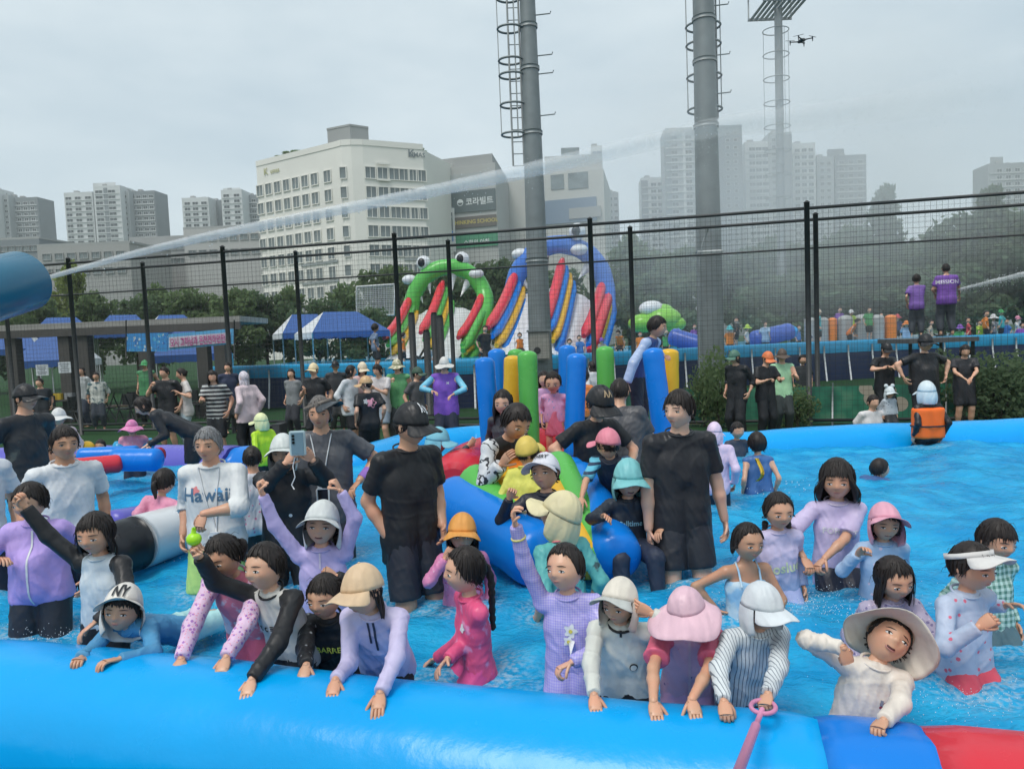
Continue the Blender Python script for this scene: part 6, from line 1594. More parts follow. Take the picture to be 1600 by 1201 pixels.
def shovel(i):
    W = i['O'] + i['RZ'] @ (i['arms'][1][2] + nrm(i['arms'][1][3]) * .045)
    p1 = U(1150, 1215, 1.95)
    g = G(); d = nrm(p1 - W); sd_ = nrm(np.cross(d, A(0, 0, 1)))
    root = empty('toy_spade', W, 'pink plastic toy spade held out by the child in the striped shirt', 'toy')
    m = plain('pink_plastic', (.62, .24, .40), .35)
    L_ = np.linalg.norm(p1 - W)
    gg = G(); gg.tube([d * .07, d * L_ * .35, d * L_ * .36, d * L_ * .37, d * L_], [.009, .009, .014, .015, .016], 12); gg.obj('shaft', m, root)
    gg = G(); gg.tube([A(0, 0, 0) + d * (.045 - .062 * math.cos(a)) + sd_ * .040 * math.sin(a) for a in np.linspace(0, 2 * PI, 26, endpoint=False)], .008, 8, closed=True); gg.obj('grip', m, root)
    gg = G(); e = d * L_; n_ = np.cross(d, sd_)
    P = np.array([[e + d * t * .16 + sd_ * s_ * .055 * (1 - .3 * t * t) + n_ * (.02 * s_ * s_) * (1 - t * .3) + n_ * k for s_ in np.linspace(-1, 1, 9)] for k in (0, .004) for t in (np.linspace(0, 1, 7) if k == 0 else np.linspace(1, 0, 7))])
    gg.grid(P); gg.obj('blade', m, root)
person('child in a white grey-striped shirt and white flap hat holding the pink spade', 1190, 948, 2.78, 68, yaw=10, lean=18, head=(26, 6, 4),
       R=dict(at=(1134, 1112, tz(1134, 1112, .03) - 2.78), el=(-.7, .2, 0), curl=1.0), L=dict(at=(1192, 1110, tz(1192, 1110, .05) - 2.78), el=(.8, .2, 0), curl=1.25),
       top=dict(c=cloth((.66, .70, .72), ('stripe', 'x', .0145, (.17, .2, .24), .22)), lo=.012, hem=-.09, dec=[('disc', Nv, .04, .08, .006, .5)]), bot=dict(c=Nv), hair=dict(bang=28, L=.15), hat=dict(k='flap', c=cloth((.66, .70, .73)), tilt=6), skin=1, extra=shovel)
person('boy in a cream shirt with his head thrown back under a big beige hat', 1388, 998, 2.7, 77.4, yaw=-12, lean=-4, side=14, head=(-24, -40, 34), H=1.05, z0=.0, mouth=.9,
       R=dict(at=(1318, 1012, -.12), el=(-1, .1, .5), curl=.9, hd=(.25, -.1, -1), pn=(0, .8, -.2)), L=dict(at=(1372, 1135, tz(1372, 1135, .03) - 2.7), el=(.8, .2, 0), curl=.9),
       top=dict(c=cloth(col('dcdad2')), lo=.016, hem=-.03, dec=[('disc', cloth((.3, .05, .08)), .035, .12, .012, .3), ('zip', cloth((.2, .22, .28)), .03, .10, .02)]), bot=dict(c=Bk), hair=dict(bang=30), hat=dict(k='cloche', c=cloth(col('b8a58c')), b=cloth(col('cfd0c6')), tilt=-12), skin=1)
person('girl with long wet hair in a mauve print long-sleeved suit behind the boy in cream', 1396, 902, 3.32, 66.9, yaw=5, head=(4, 10, -4),
       L=dict(at=(1436, 1022, -.2), el=(.8, .1, -.3), curl=1.0), R=None,
       top=dict(c=cloth(col('8e8aa6'), ('dots', 34, col('5f5a86'), .34, col('b4a8bc'))), lo=.012, hem=-.09), bot=dict(c=cloth(col('7a6a7e'))), hair=dict(bang=36, L=.55, messy=1, locks=70), skin=1)
person('girl in a grey-blue top with red flowers and a frilled hem wearing a white visor', 1518, 884, 3.10, 73.9, yaw=18, head=(24, 4, 3),
       L=dict(at=(1590, 945, .05), el=(.7, .3, -.5)), R=dict(at=(1547, 968, -.2), el=(-.6, .1, -.8), curl=1.0),
       top=dict(c=cloth(col('8fa2bd'), ('dots', 24, col('b8506e'), .30)), lo=.013, hem=-.10), bot=dict(c=cloth(col('e23f5c')), lo=.014), hair=dict(bang=40, pony=(0, .4, .05, .3)), hat=dict(k='visor', c=cloth((.7, .68, .66)), tilt=-8), skin=1,
       extra=lambda i: [G().grid(np.array([[i['pel'] + A((.125 + .03 * t + .008 * math.sin(a * 15) * t) * i['H'] * math.cos(a), (.108 + .03 * t + .008 * math.sin(a * 15) * t) * i['H'] * math.sin(a), (-.055 - .085 * t) * i['H']) for t in np.linspace(0, 1, 5)] + [i['pel'] + A((.15 + .008 * math.sin(a * 15)) * i['H'] * math.cos(a), (.132 + .008 * math.sin(a * 15)) * i['H'] * math.sin(a), -.14 * i['H']) for _ in (0,)] for a in np.linspace(0, 2 * PI, 90, endpoint=False)]), cu=True).obj('frill', cloth(col('8fa2bd'), ('dots', 24, col('b8506e'), .30)), i['root'])])
person('child in a mint checked shirt with wet black hair behind the flowered top', 1556, 842, 3.52, 63.4, yaw=10, head=(12, 8, 4),
       top=dict(c=cloth(col('a8cfc8'), ('check', .03, col('3f7468'))), lo=.012), bot=dict(c=cloth(col('3f5f6a'))), hair=dict(bang=24, messy=1, locks=70), skin=1)
# ------------------------------------------------------------------ people further out in the pool
GRY = cloth(col('4a4f55')); Dk = cloth((.030, .032, .036))
def life_vest(i, m=None, bl=None):
    H = i['H']; sd = Sdf(); fw = i['fw']
    for q in (1, -1): sd.cone(i['pel'] + A(q * .05 * H, 0, .0), i['nb'] + A(q * .055 * H, 0, -.06 * H), .098 * H, .092 * H, fw, .95)
    v, f = sd.mesh(.022, .02, [(i['pel'] + A(0, 0, -.03 * H), A(0, 0, -1)), (i['nb'] + A(0, 0, -.03 * H), A(0, 0, 1))], wrinkles(.004, 5))
    g = G(); g.add(v, f); o = g.obj('life_vest', m or plain('vest_orange', (.95, .15, .012), .6), i['root'])
    for z in (.09,):
        gg = G(); gg.tube([i['pel'] + A(.155 * H * math.cos(a), .104 * H * math.sin(a), z * H) for a in np.linspace(0, 2 * PI, 24, endpoint=False)], .011, 5, closed=True); gg.obj('belt', Dk, o)
person('big boy in a plain white T-shirt with short black hair seen in three-quarter view', 100, 692, 4.75, 52.8, yaw=45, g=.88, head=(48, 4, 0), top=dict(s='short', c=cloth(WHITE), lo=.02, hem=-.07), bot=dict(c=Nv, len=1.0), hair=dict(bang=30), skin=2)
person('person in a white shirt cut off by the left edge of the picture', -52, 690, 4.8, 52.8, yaw=40, top=dict(s='short', c=cloth((.70, .73, .78)), lo=.02), bot=dict(c=Nv, len=1.0), hair=dict(bang=30), skin=1)
person('man in a black T-shirt and black cap looking right, beside the fence end', 40, 622, 6.0, 38.7, yaw=70, g=.82, head=(80, 4, 0), top=dict(s='short', c=cloth((.035, .037, .042), ('blotch', 6, (.10, .11, .10), .62, .68)), lo=.02, hem=-.09), bot=dict(c=Bk, len=1.0), hair=dict(bang=30), hat=dict(k='cap', c=Bk, tilt=6), skin=1)
def lanyard(cx_=0, drop=.30, pouch=None, case=None, label='', dark=None):
    def f(i):
        bv = i['bvh'](); H = i['H']; g = G()
        for q in (1, -1):
            pts = []
            for t in np.linspace(0, 1, 14):
                o = i['nb'] + i['cx'] * ((.045 * q * (1 - t) + cx_ * t) * H) - i['s'] * ((.0 + t * drop) * H) + i['fw'] * .6
                hit = bv.ray_cast(Vector(o), Vector(-i['fw']), 1.2)
                if hit[0] is not None: pts.append(np.array(hit[0]) + i['fw'] * .006)
            if len(pts) > 3: g.tube(pts, .005, 5)
        o = i['nb'] + i['cx'] * cx_ * H - i['s'] * (drop + .045) * H + i['fw'] * .6
        hit = bv.ray_cast(Vector(o), Vector(-i['fw']), 1.2)
        base = np.array(hit[0]) + i['fw'] * .015 if hit[0] is not None else i['nb'] - i['s'] * .3 * H
        toW = lambda p: i['O'] + i['RZ'] @ p
        root = empty('phone_pouch', toW(base), label, 'phone pouch', None, math.atan2(i['RZ'][1, 0], i['RZ'][0, 0]))
        g.v = [x - base for x in g.v]; g.obj('lanyard', pouch, root)
        ph = .165; pw = .085
        gg = G(); gg.tube([A(x * pw / 2, 0, z * ph / 2 - .03) for x, z in ((-1, -.92), (-.85, -1), (.85, -1), (1, -.92), (1, .92), (.85, 1), (-.85, 1), (-1, .92))], .008, 6, closed=True); gg.box((0, -.0, .065), (.07, .014, .02)); gg.obj('pouch_frame', pouch, root)
        gg = G(); gg.box((0, 0, -.03), (pw - .01, .008, ph - .012)); gg.obj('phone', dark, root)
    return f
PLW = plain('white_plastic', (.70, .72, .74), .35); PLB = plain('black_glass', (.015, .016, .02), .12)
person('woman in a white sweatshirt lettered in blue with a bent arm and lime shorts', 326, 694, 4.7, 53, yaw=0, head=(0, 4, 0), g=1.05,
       R=None, L={'at': ('l', .02, .16, -.17), 'el': (1, .0, -.5), 'hd': (-.15, -.5, -.85), 'pn': (0, 1, -.3), 'curl': .6},
       top=dict(c=cloth((.72, .74, .74)), f=1.3, lo=.03, slo=.02, hem=-.03, wr=1.3, dec=[('Hawaii', cloth(col('3c6484')), -.005, .115, .125), ('disc', cloth(col('d2787e')), -.055, .095, .028, .2, -.0015), ('disc', cloth(col('4a9ad0')), .045, .10, .024, .2, -.0015)]), bot=dict(c=cloth(col('b8f07a')), len=.9, lo=.02), hair=dict(bang=30, nape=-50, L=.0), hairc=(.16, .16, .165), skin=1,
       extra=lanyard(.03, .27, PLW, None, 'white phone pouch hanging on the white lettered sweatshirt', PLB))
person('girl in a pink speckled shirt with a low black ponytail, back turned, beside the whale', 256, 752, 5.75, 40.5, yaw=165, lean=14, side=-6, head=(170, 10, 0), R=dict(at=(268, 830, -.2)), L=dict(at=(212, 800, .0), el=(.3, .5, -.5)), top=dict(c=cloth(col('d789ae'), ('dots', 26, col('a04a78'), .22)), lo=.012), bot=dict(c=cloth(col('b5b0dc'))), hair=dict(bang=40, nape=-30, pony=(.0, .4, .0, .7)), skin=1)
def phone_for(i):
    p = U(465, 692, 4.62)
    root = empty('phone', p, 'pale blue phone in a clear case held up by the woman in black', 'phone', None, .1)
    g = G(); g.box((0, 0, 0), (.105, .016, .165)); o = g.obj('case', plain('phone_case', (.50, .62, .66), .2), root)
    bm = bmesh.new(); bm.from_mesh(o.data); bmesh.ops.bevel(bm, geom=bm.edges[:], offset=.006, segments=2, affect='EDGES'); bm.to_mesh(o.data); bm.free()
    g = G(); g.box((0, -.010, 0), (.078, .008, .14)); g.obj('back_cover', plain('phone_back', (.17, .27, .34), .2), root)
    for k in range(3):
        gl = G(); gl.tube([(-.024, -.014, .05 - .022 * k), (-.024, -.018, .05 - .022 * k)], .009, 12); gl.obj('lens', PLB, root)
    gs = G(); gs.tube([(-.02, -.01, -.09), (-.035, -.02, -.15), (-.025, -.02, -.22), (-.05, -.02, -.27), (-.035, -.02, -.30)], .004, 5); gs.obj('cord', PLW, root)
person('woman in a black jacket and white hood hat photographing with a phone', 442, 706, 4.9, 49, yaw=14, head=(10, 4, 0), g=1.02, R=dict(at=(456, 712, -.25), el=(-.7, 0, -.8), curl=.7, pn=(.6, 1, 0)), L=dict(at=(481, 708, -.25), el=(.7, 0, -.8), curl=.7, pn=(-.6, 1, 0)),
       top=dict(c=cloth((.02, .021, .025)), lo=.024, slo=.014, hem=-.1, wr=1.4, dec=[('disc', Wt, .02, .2, .012, 0)]), bot=dict(c=Bk, len=1.9), hair=dict(bang=30, L=.1), hat=dict(k='flap', c=cloth((.68, .72, .70)), tilt=-6), skin=0, extra=phone_for)
person('woman in a dark grey T-shirt over purple sleeves with a phone pouch round her neck', 500, 644, 5.25, 50, yaw=6, head=(4, 6, 0), g=1.08, L=dict(at=(552, 762, -.05), el=(.7, .5, 0)), R=None,
       top=dict(s='short', c=cloth(col('474c54')), lo=.035, slo=.018, hem=-.09), bot=dict(c=cloth((.045, .047, .055)), len=1.0, lo=.02), hair=dict(bang=30, L=.1), hairc=(.11, .10, .095), hat=dict(k='visor', c=cloth(col('5b5854')), b=cloth((.05, .06, .07)), tilt=-6, yaw=60), skin=1,
       extra=lambda i: (lanyard(.0, .22, PLW, None, 'white phone pouch hanging on the dark grey T-shirt', PLB)(i),
                        [G().tube([a_ + (b_ - a_) * t for t in np.linspace(0, 1, 5)], np.linspace(.045, .036, 5), 12).obj('arm_cover', cloth(col('8a62c0')), i['root']) for a_, b_ in ((i['arms'][1][0] * .35 + i['arms'][1][1] * .65, i['arms'][1][1] * .95 + i['arms'][1][2] * .05), (i['arms'][1][1], i['arms'][1][1] * .12 + i['arms'][1][2] * .88))]))
person('child with bunched black hair and a white flowered top behind the raised arms', 394, 716, 5.7, 37, yaw=-150, head=(-165, 8, 0), top=dict(c=cloth((.66, .66, .70), ('dots', 20, col('b3688e'), .3)), sl=cloth((.66, .66, .70), ('dots', 20, col('8a88b4'), .3)), lo=.015), bot=dict(c=Bk), hair=dict(bang=40, nape=-30, bun=(0, .42, .1)), skin=1)
person('man in a black T-shirt and black cap with a white emblem looking down right', 642, 664, 4.4, 62, yaw=40, g=1.02, head=(58, 12, 0), R=dict(at=(612, 852, -.05), el=(-.4, .9, 0)), L=dict(at=(694, 836, .05), el=(.5, .8, 0)),
       top=dict(s='short', c=cloth((.016, .017, .02)), lo=.022, slo=.013, hem=-.09, wr=1.2), bot=dict(c=cloth((.034, .038, .05)), len=.92, lo=.018), hair=dict(bang=30, nape=-24), hat=dict(k='cap', c=Bk, tilt=8, txt=('ʎɣ', Wt, .22, .02, .5)), skin=1)
person('child in an orange cap and pink flowered top with a fist before the face', 722, 832, 4.3, 54, yaw=5, head=(4, -2, 4), R=dict(at=(704, 860, -.15), el=(-.6, .1, -.8), curl=1.3, pn=(0, 1, 0)), top=dict(c=cloth(col('cf7ab0'), ('dots', 22, col('a8306e'), .3, col('e8c8de'))), lo=.012), bot=dict(c=cloth(col('5a6ab0'))), hair=dict(bang=30, L=.2), hat=dict(k='flap', c=cloth(col('e8a22c')), f=cloth((.035, .06, .09)), tilt=2), skin=1)
person('child in a turquoise flap hat and dark shirt reaching to the red float', 684, 688, 7.2, 37, yaw=110, lean=16, head=(90, 8, 0), R=dict(at=(738, 690, .1), el=(0, .2, -1)), L=dict(at=(728, 700, .2), el=(0, .2, -1)), top=dict(c=cloth((.035, .042, .055)), lo=.01), bot=dict(c=Bk), hair=dict(bang=30), hat=dict(k='flap', c=cloth(col('5fa8bc')), tilt=4), skin=1)
person('man with short black hair in a white and black zebra print shirt bending down', 806, 658, 5.35, 57, yaw=42, lean=30, head=(34, 24, 6), H=1.68, R=dict(at=(792, 715, -.25), el=(-.3, .2, -.9)), L=dict(at=(835, 705, -.2), el=(.3, .2, -.9)),
       top=dict(c=Bk, sl=cloth((.66, .68, .70), ('zebra', 12, (.03, .032, .04), .16)), slo=.02, lo=.03, hem=-.1), bot=dict(c=Bk, len=1.0), hair=dict(bang=28), skin=2)
person('girl with long loose black hair among the blue and green pillars', 786, 628, 7.2, 38.7, yaw=-10, head=(-10, 8, 0), top=dict(c=cloth((.05, .05, .06))), bot=dict(c=Bk), hair=dict(bang=34, L=.75, side=45, locks=60), skin=0, z0=.25)
person('girl in a pink patterned top and pink skirt standing on the red float', 864, 597, 8.0, 33.4, yaw=-6, head=(-10, 14, 0), z0=.60, R=None, top=dict(s='mid', c=cloth(col('c98ec0'), ('dots', 22, col('7a86b8'), .3, col('e0a0c8'))), lo=.012, hem=-.05), bot=dict(c=cloth(col('e8688e')), skirt=.2), hair=dict(bang=40, nape=-30, pony=(.1, .4, .2, .4)), skin=0)
person('man in a black T-shirt and black cap with a tan emblem by the slide', 937, 630, 5.9, 51, yaw=20, lean=10, g=1.1, head=(24, 22, 0), R=dict(at=(906, 735, -.1), el=(-.6, .5, 0)), L=dict(at=(985, 735, -.1), el=(.6, .4, 0)), top=dict(s='short', c=cloth((.018, .019, .022)), lo=.025, slo=.014, hem=-.1), bot=dict(c=Bk, len=1.0), hair=dict(bang=30, nape=-24), hat=dict(k='cap', c=Bk, tilt=10, txt=('ΑΛ', cloth((.45, .33, .2)), .2, 0, .46)), skin=1)
person('broad man in a charcoal shirt seen from behind next to the tan emblem cap', 968, 612, 6.5, 40, yaw=158, lean=14, g=1.25, head=(160, 14, 0), R=dict(at=(1030, 730, .1), el=(-.6, .4, 0)), L=dict(at=(940, 720, .2), el=(.6, .4, 0)), top=dict(s='short', c=cloth(col('3d4148')), lo=.04, slo=.016, hem=-.1), bot=dict(c=Bk, len=1.0), hair=dict(bang=30, nape=-28), skin=1)
person('child in a pink cap and navy top with turquoise striped shoulders climbing the slide', 950, 694, 5.05, 44, yaw=-20, lean=38, head=(-150, 12, -4), H=1.15, z0=.25, R=dict(at=(905, 790, -.3), el=(-.5, .3, 0)), L=dict(at=(948, 812, -.35), el=(.6, .2, 0)), top=dict(c=cloth((.03, .035, .06)), sl=cloth(col('49b4d6'), ('stripe', 'z', .05, (.03, .06, .12), .4)), f=.9, lo=.02), bot=dict(c=Nv), hair=dict(bang=36), hat=dict(k='cap', c=cloth(col('e884a0')), tilt=-2), skin=1)
person('child in a yellow cap and lime shirt seen from behind on the rainbow slide', 824, 706, 5.1, 44, yaw=150, lean=10, head=(160, 16, 4), H=1.15, z0=.3, top=dict(c=cloth(col('d2d83c')), lo=.012), bot=dict(c=Nv), hair=dict(bang=30, nape=-34), hat=dict(k='cap', c=cloth(col('f0d83c')), tilt=-18), skin=1)
person('child in a white cap and dark navy rash shirt raising one hand', 852, 738, 4.75, 54.6, yaw=-8, lean=-4, head=(-24, -14, -6), R=dict(at=(800, 768, -.15), el=(-.6, .1, -.8), curl=.5, pn=(0, -1, .2)), top=dict(c=cloth((.022, .025, .04)), lo=.014), bot=dict(c=Nv), hair=dict(bang=30), hat=dict(k='cap', c=cloth((.70, .70, .76)), tilt=-4, txt=('EVERY', Dk, .14, 0, .44)), skin=1)
person('child in a khaki flap hat and teal shirt seen from behind', 876, 804, 4.15, 66, yaw=-150, head=(-112, -4, -8), top=dict(c=cloth(col('3f9c9c'), ('blotch', 8, (.04, .09, .10), .58, .62)), lo=.018, hem=-.08, s='mid', collar=cloth(col('d8707e'))), bot=dict(c=Bk, len=.95), hair=dict(bang=30), hat=dict(k='flap', c=cloth(col('b4b088')), b=cloth(col('d0cc9e')), tilt=-10), skin=1)
person('laughing child in a turquoise cap and navy shirt sitting on the slide edge', 982, 748, 4.62, 56, yaw=4, lean=8, head=(2, 4, 2), H=1.2, z0=.42, mouth=.8, legs='sit', R=dict(at=(948, 806, -.3), el=(-.5, .2, -.3)), L=dict(at=(1030, 830, -.1), el=(.6, .2, 0)), top=dict(c=cloth((.022, .03, .045)), lo=.014, hem=-.06, dec=[('Calltime', cloth(col('6fa8b8')), 0, .12, .05)]), bot=dict(c=cloth((.03, .04, .07)), len=1.9), hair=dict(bang=30, L=.2), hat=dict(k='flap', c=cloth(col('5aa6ae')), tilt=6), skin=1)
person('child with brown hair in a white long-sleeved top reaching for the blue tube', 1020, 776, 4.85, 46, yaw=-60, lean=20, head=(-55, 16, 0), R=dict(at=(972, 862, -.35), el=(.2, .2, -.9)), L=dict(at=(990, 868, -.35), el=(.2, .3, -.9)), top=dict(c=cloth((.66, .69, .74)), lo=.01), bot=dict(c=Nv), hair=dict(bang=28), hairc=(.05, .03, .022), skin=1)
person('tall young man in a black T-shirt standing in the middle with his head turned left', 1062, 640, 4.55, 59, yaw=6, head=(-48, 2, 0), g=1.0, R=dict(at=(1014, 868, .02), el=(-.5, .8, 0)), L=dict(at=(1140, 850, .15), el=(.5, .9, 0)), top=dict(s='short', c=cloth((.02, .021, .026)), lo=.028, slo=.013, hem=-.1), bot=dict(c=cloth((.032, .034, .042)), len=.78, lo=.018), hair=dict(bang=24, vol=.10, locks=70), skin=3)
person('girl with two long braids in a lavender and blue faded top', 1216, 797, 4.15, 56.3, yaw=4, head=(2, 4, 0), top=dict(c=cloth(col('b4b2da'), ('grad', .60, .72, col('7a92be'))), lo=.012, hem=-.09, dec=[('Coslue', cloth(col('cfe6bc')), 0, .17, .085, 6)]), bot=dict(c=cloth(col('8898c8'))), hair=dict(bang=40, braids=[(.3, .1, -.35, .62), (-.3, .1, -.35, .5)]), skin=1)
person('girl with a bob in a lavender T-shirt with her hands clasped', 1308, 748, 4.35, 62, yaw=-8, g=.9, head=(-26, 2, 0), L=dict(at=(1278, 882, -.2), el=(.8, .3, 0), curl=.7), R=dict(at=(1264, 884, -.2), el=(-.8, .4, 0), curl=.7), top=dict(s='short', c=cloth(col('a7a0c8')), lo=.03, slo=.018, hem=-.09, f=.85, collar=cloth(col('c4bfda')), dec=[('FOREST', cloth((.68, .68, .74)), -.01, .115, .052), ('summer', cloth(col('bdb6d4')), -.01, .15, .022)]), bot=dict(c=Nv, len=1.0, lo=.02), hair=dict(bang=20, L=.42, side=40, flare=.13, vol=.11, locks=80), skin=1)
person('girl in a pink flap hat and blue denim-look top holding one hand up', 1382, 816, 4.05, 54.6, yaw=-4, head=(-10, 2, 4), mouth=.4, R=dict(at=(1348, 858, -.15), el=(-.6, .2, -.8), curl=.45, pn=(0, -1, 0)), top=dict(c=cloth(col('7f9fc2'), ('dots', 20, col('c8b8d0'), .26)), lo=.014), bot=dict(c=cloth(col('6f8fb8'))), hair=dict(bang=26, L=.2), hat=dict(k='flap', c=cloth(col('d49ab4')), tilt=-16), skin=1)
person('girl in a pale blue strappy swimsuit with bare arms and tied-back hair', 1168, 846, 3.95, 58.1, yaw=8, head=(14, 0, 4), R=dict(at=(1128, 960, .05), el=(-.8, .3, 0)), L=dict(at=(1200, 985, -.1), el=(.8, .3, 0)), top=dict(s='strap', c=cloth(col('8cc4ec'), ('blotch', 12, col('bcdcf0'), .5, .6)), lo=.004, hem=-.06, wr=.5), bot=dict(c=cloth(col('8cc4ec'))), hair=dict(bang=42, pony=(-.1, .42, -.05, .45)), skin=2)
person('small child seen from behind in a blue swim vest with a yellow fin', 1183, 692, 7.0, 33.4, yaw=180, head=(176, 2, 0), top=dict(s='vest', c=cloth(col('2f5f9a')), lo=.03, hem=-.06, name='swim_vest'), bot=dict(c=Nv), hair=dict(bang=30, nape=-40, vol=.12, locks=60), skin=0,
       extra=lambda i: G().grid(np.array([[i['pel'] + A(.05 + .02 * k, .10 + .16 * math.sin(PI * min(1, t * 1.1)) * (1 if k == 1 else .96), .10 * i['H'] + .2 * i['H'] * t) for t in np.linspace(0, .95, 10)] for k in (-1, 0, 1, 0)]), cu=True).obj('fin', plain('foam_yellow', (.62, .42, .03), .6), i['root']))
person('small boy in dark swimwear by the far light blue tube', 1152, 672, 9.0, 26.4, yaw=10, head=(10, 6, 0), top=dict(c=cloth((.05, .06, .09))), bot=dict(c=Nv), hair=dict(bang=30), skin=1)
person('child in a lilac flap hat half hidden behind the tall young man', 1116, 676, 6.6, 29, yaw=165, head=(150, 8, 0), top=dict(c=cloth(col('c0b4d8'))), bot=dict(c=Nv), hair=dict(bang=30), hat=dict(k='flap', c=cloth(col('d0c0e0')), tilt=4), skin=1)
person('boy swimming with only his head above the water', 1374, 732, 7.45, 32, yaw=120, lean=60, head=(100, 0, 0), H=1.3, z0=-.5, top=dict(s='short', c=cloth((.05, .12, .3))), bot=dict(c=Nv), hair=dict(bang=32), skin=0, legs='lie')
person('child in an orange life vest and white bonnet seen from behind', 1448, 612, 9.2, 30, yaw=182, head=(170, 4, 0), g=.9, top=dict(c=Bk, lo=.01), bot=dict(c=Bk), hair=dict(bang=30), hat=dict(k='flap', c=cloth((.66, .74, .76)), tilt=0), skin=1,
       extra=lambda i: life_vest(i))
person('woman all in black bending over towards the child with armbands', 224, 634, 8.8, 28.2, yaw=-72, lean=58, head=(-70, 30, 0), H=1.62, R=dict(at=(228, 700, .0), el=(.2, .2, -.9)), L=dict(at=(222, 700, -.2), el=(.2, .3, -.9)), top=dict(c=cloth((.02, .021, .026)), lo=.02), bot=dict(c=cloth((.018, .018, .022)), len=.95, lo=.02), hair=dict(bang=30, L=.2), skin=0)
def armbands(i):
    for q in (1, -1):
        S_, E_ = i['arms'][q][:2]; c = S_ * .5 + E_ * .5; d = nrm(E_ - S_)
        g = G(); g.tube([c - d * .05, c - d * .045, c, c + d * .045, c + d * .05], [.06, .085, .095, .085, .06], 14); g.obj('armband', V_BL2, i['root'])
V_BL2 = vinyl('vinyl_cyan', (.02, .34, .62))
person('small child in a pink swim bonnet with blue armbands', 206, 668, 9.2, 21.1, yaw=8, head=(-10, 0, 0), R=dict(at=(196, 705, -.1)), top=dict(c=cloth(col('d88aa8'), ('dots', 20, col('f0d0dc'), .3))), bot=dict(c=Nv), hair=dict(bang=30), hat=dict(k='cloche', c=cloth(col('d878b8'), ('dots', 26, col('f0c8e4'), .35))), skin=1, extra=armbands)
person('small child in a fluffy white bonnet near the man in the black cap', 92, 652, 9.4, 24.6, yaw=16, head=(10, 0, 0), top=dict(c=cloth(col('d8c4c8'))), bot=dict(c=Nv), hair=dict(bang=26), hat=dict(k='bucket', c=cloth((.70, .70, .68))), skin=1)
person('small child in a neon yellow top and pale flap hat at the blue edge', 408, 658, 9.2, 22.9, yaw=-130, head=(-110, 4, 0), top=dict(c=cloth((.52, .78, .03)), lo=.015), bot=dict(c=Bk), hair=dict(bang=30), hat=dict(k='flap', c=cloth(col('d8e4a8'))), skin=1)
person('dark-haired child low in the water by the purple edge', 157, 696, 9.8, 19.4, yaw=20, lean=40, head=(10, 0, 0), z0=-.3, H=1.1, top=dict(c=cloth(col('c8607c'))), bot=dict(c=Nv), hair=dict(bang=30), skin=1)
person('boy in a dark blue jacket with pale patterned sleeves leaning over the blue pillar', 1026, 510, 7.6, 33, yaw=55, lean=26, head=(70, 8, 0), H=1.4, z0=.9, R=dict(at=(976, 608, -.1), el=(-.6, .2, .3)), L=dict(at=(1040, 556, .1), el=(.4, .4, -.4)), top=dict(c=cloth(col('34467e')), sl=cloth(col('8ea6cc'), ('dots', 16, col('c4d2e6'), .3)), slo=.018, lo=.02, collar=cloth((.45, .7, .1))), bot=dict(c=Nv, len=1.9), hair=dict(bang=26), skin=1)
# ------------------------------------------------------------------ people on the turf behind the pool
def by(label, u, v, D, hp=None, c=BLACK, s='short', b=BLACK, bl=1.0, **k):
    hp = hp or .232 * F_PX / D
    pat = k.pop('pat', None); bp = k.pop('bp', None); tk = k.pop('tk', {})
    return person(label, u, v, D, hp, top=dict(s=s, c=cloth(c, pat), lo=k.pop('lo', .025), slo=.02, hem=-.08, **tk), bot=dict(c=cloth(b, bp), len=bl, lo=.02), hair=k.pop('hair', dict(bang=30)), **k)
KH = cloth(col('c4b890')); 
by('man in a black T-shirt drinking from a cup behind the left pool edge', 257, 582, 14.2, yaw=-10, head=(-20, 6, 0), R=dict(at=(238, 598, -.2), el=(-.6, 0, -.8), curl=.8), hat=None)
by('woman with tied-up hair in a white top and pale wide jeans', 284, 584, 14.4, c=(.62, .58, .55), b=col('8fa5b0'), bl=1.95, yaw=-60, head=(-70, 10, 0), hair=dict(bang=36, bun=(0, .4, .1)), R=dict(at=(272, 606, -.1)), L=dict(at=(274, 612, -.2)))
by('long-haired woman in a black and white striped T-shirt', 332, 588, 13.0, c=(.03, .03, .035), pat=('stripe', 'z', .075, (.5, .52, .5), .42), yaw=-10, lean=4, head=(20, 20, 0), hair=dict(bang=34, L=.6), R=dict(at=(316, 622, -.3), curl=.9))
by('woman draped in a pale lilac headcloth over a black skirt', 381, 590, 13.2, c=col('b8aab2'), s='long', b=BLACK, bl=1.8, yaw=-120, head=(-120, 10, 0), lo=.07, tk=dict(slo=.05) if False else {}, hair=dict(bang=30, L=.5), hairc=(.50, .46, .50))
by('person in a khaki cap and black shirt behind the woman with the pouch', 490, 578, 13.6, yaw=-14, head=(-20, 0, 0), hat=dict(k='cap', c=KH), R=dict(at=(476, 606, -.2)))
by('black-haired woman in a loose white shirt turning away', 548, 580, 13.6, c=(.68, .70, .72), s='mid', yaw=70, head=(110, 4, 0), hair=dict(bang=34, L=.3), lo=.05)
by('person in a tan cap and black T-shirt with a pink back print', 572, 600, 11.6, yaw=-150, head=(-95, 6, 0), hat=dict(k='cap', c=cloth(col('a98a5c'))), tk=dict(back=True, dec=[('disc', cloth(col('d890a8')), .02, .1, .07, .25), ('disc', cloth((.5, .5, .5)), -.04, .08, .04, .2)]))
by('woman in a cream sun cap leaning in behind the tan cap', 566, 576, 14.0, c=col('c9a8a8'), yaw=30, head=(40, 14, 0), hat=dict(k='cap', c=cloth(col('d8cfb4'))), hair=dict(bang=30, L=.4))
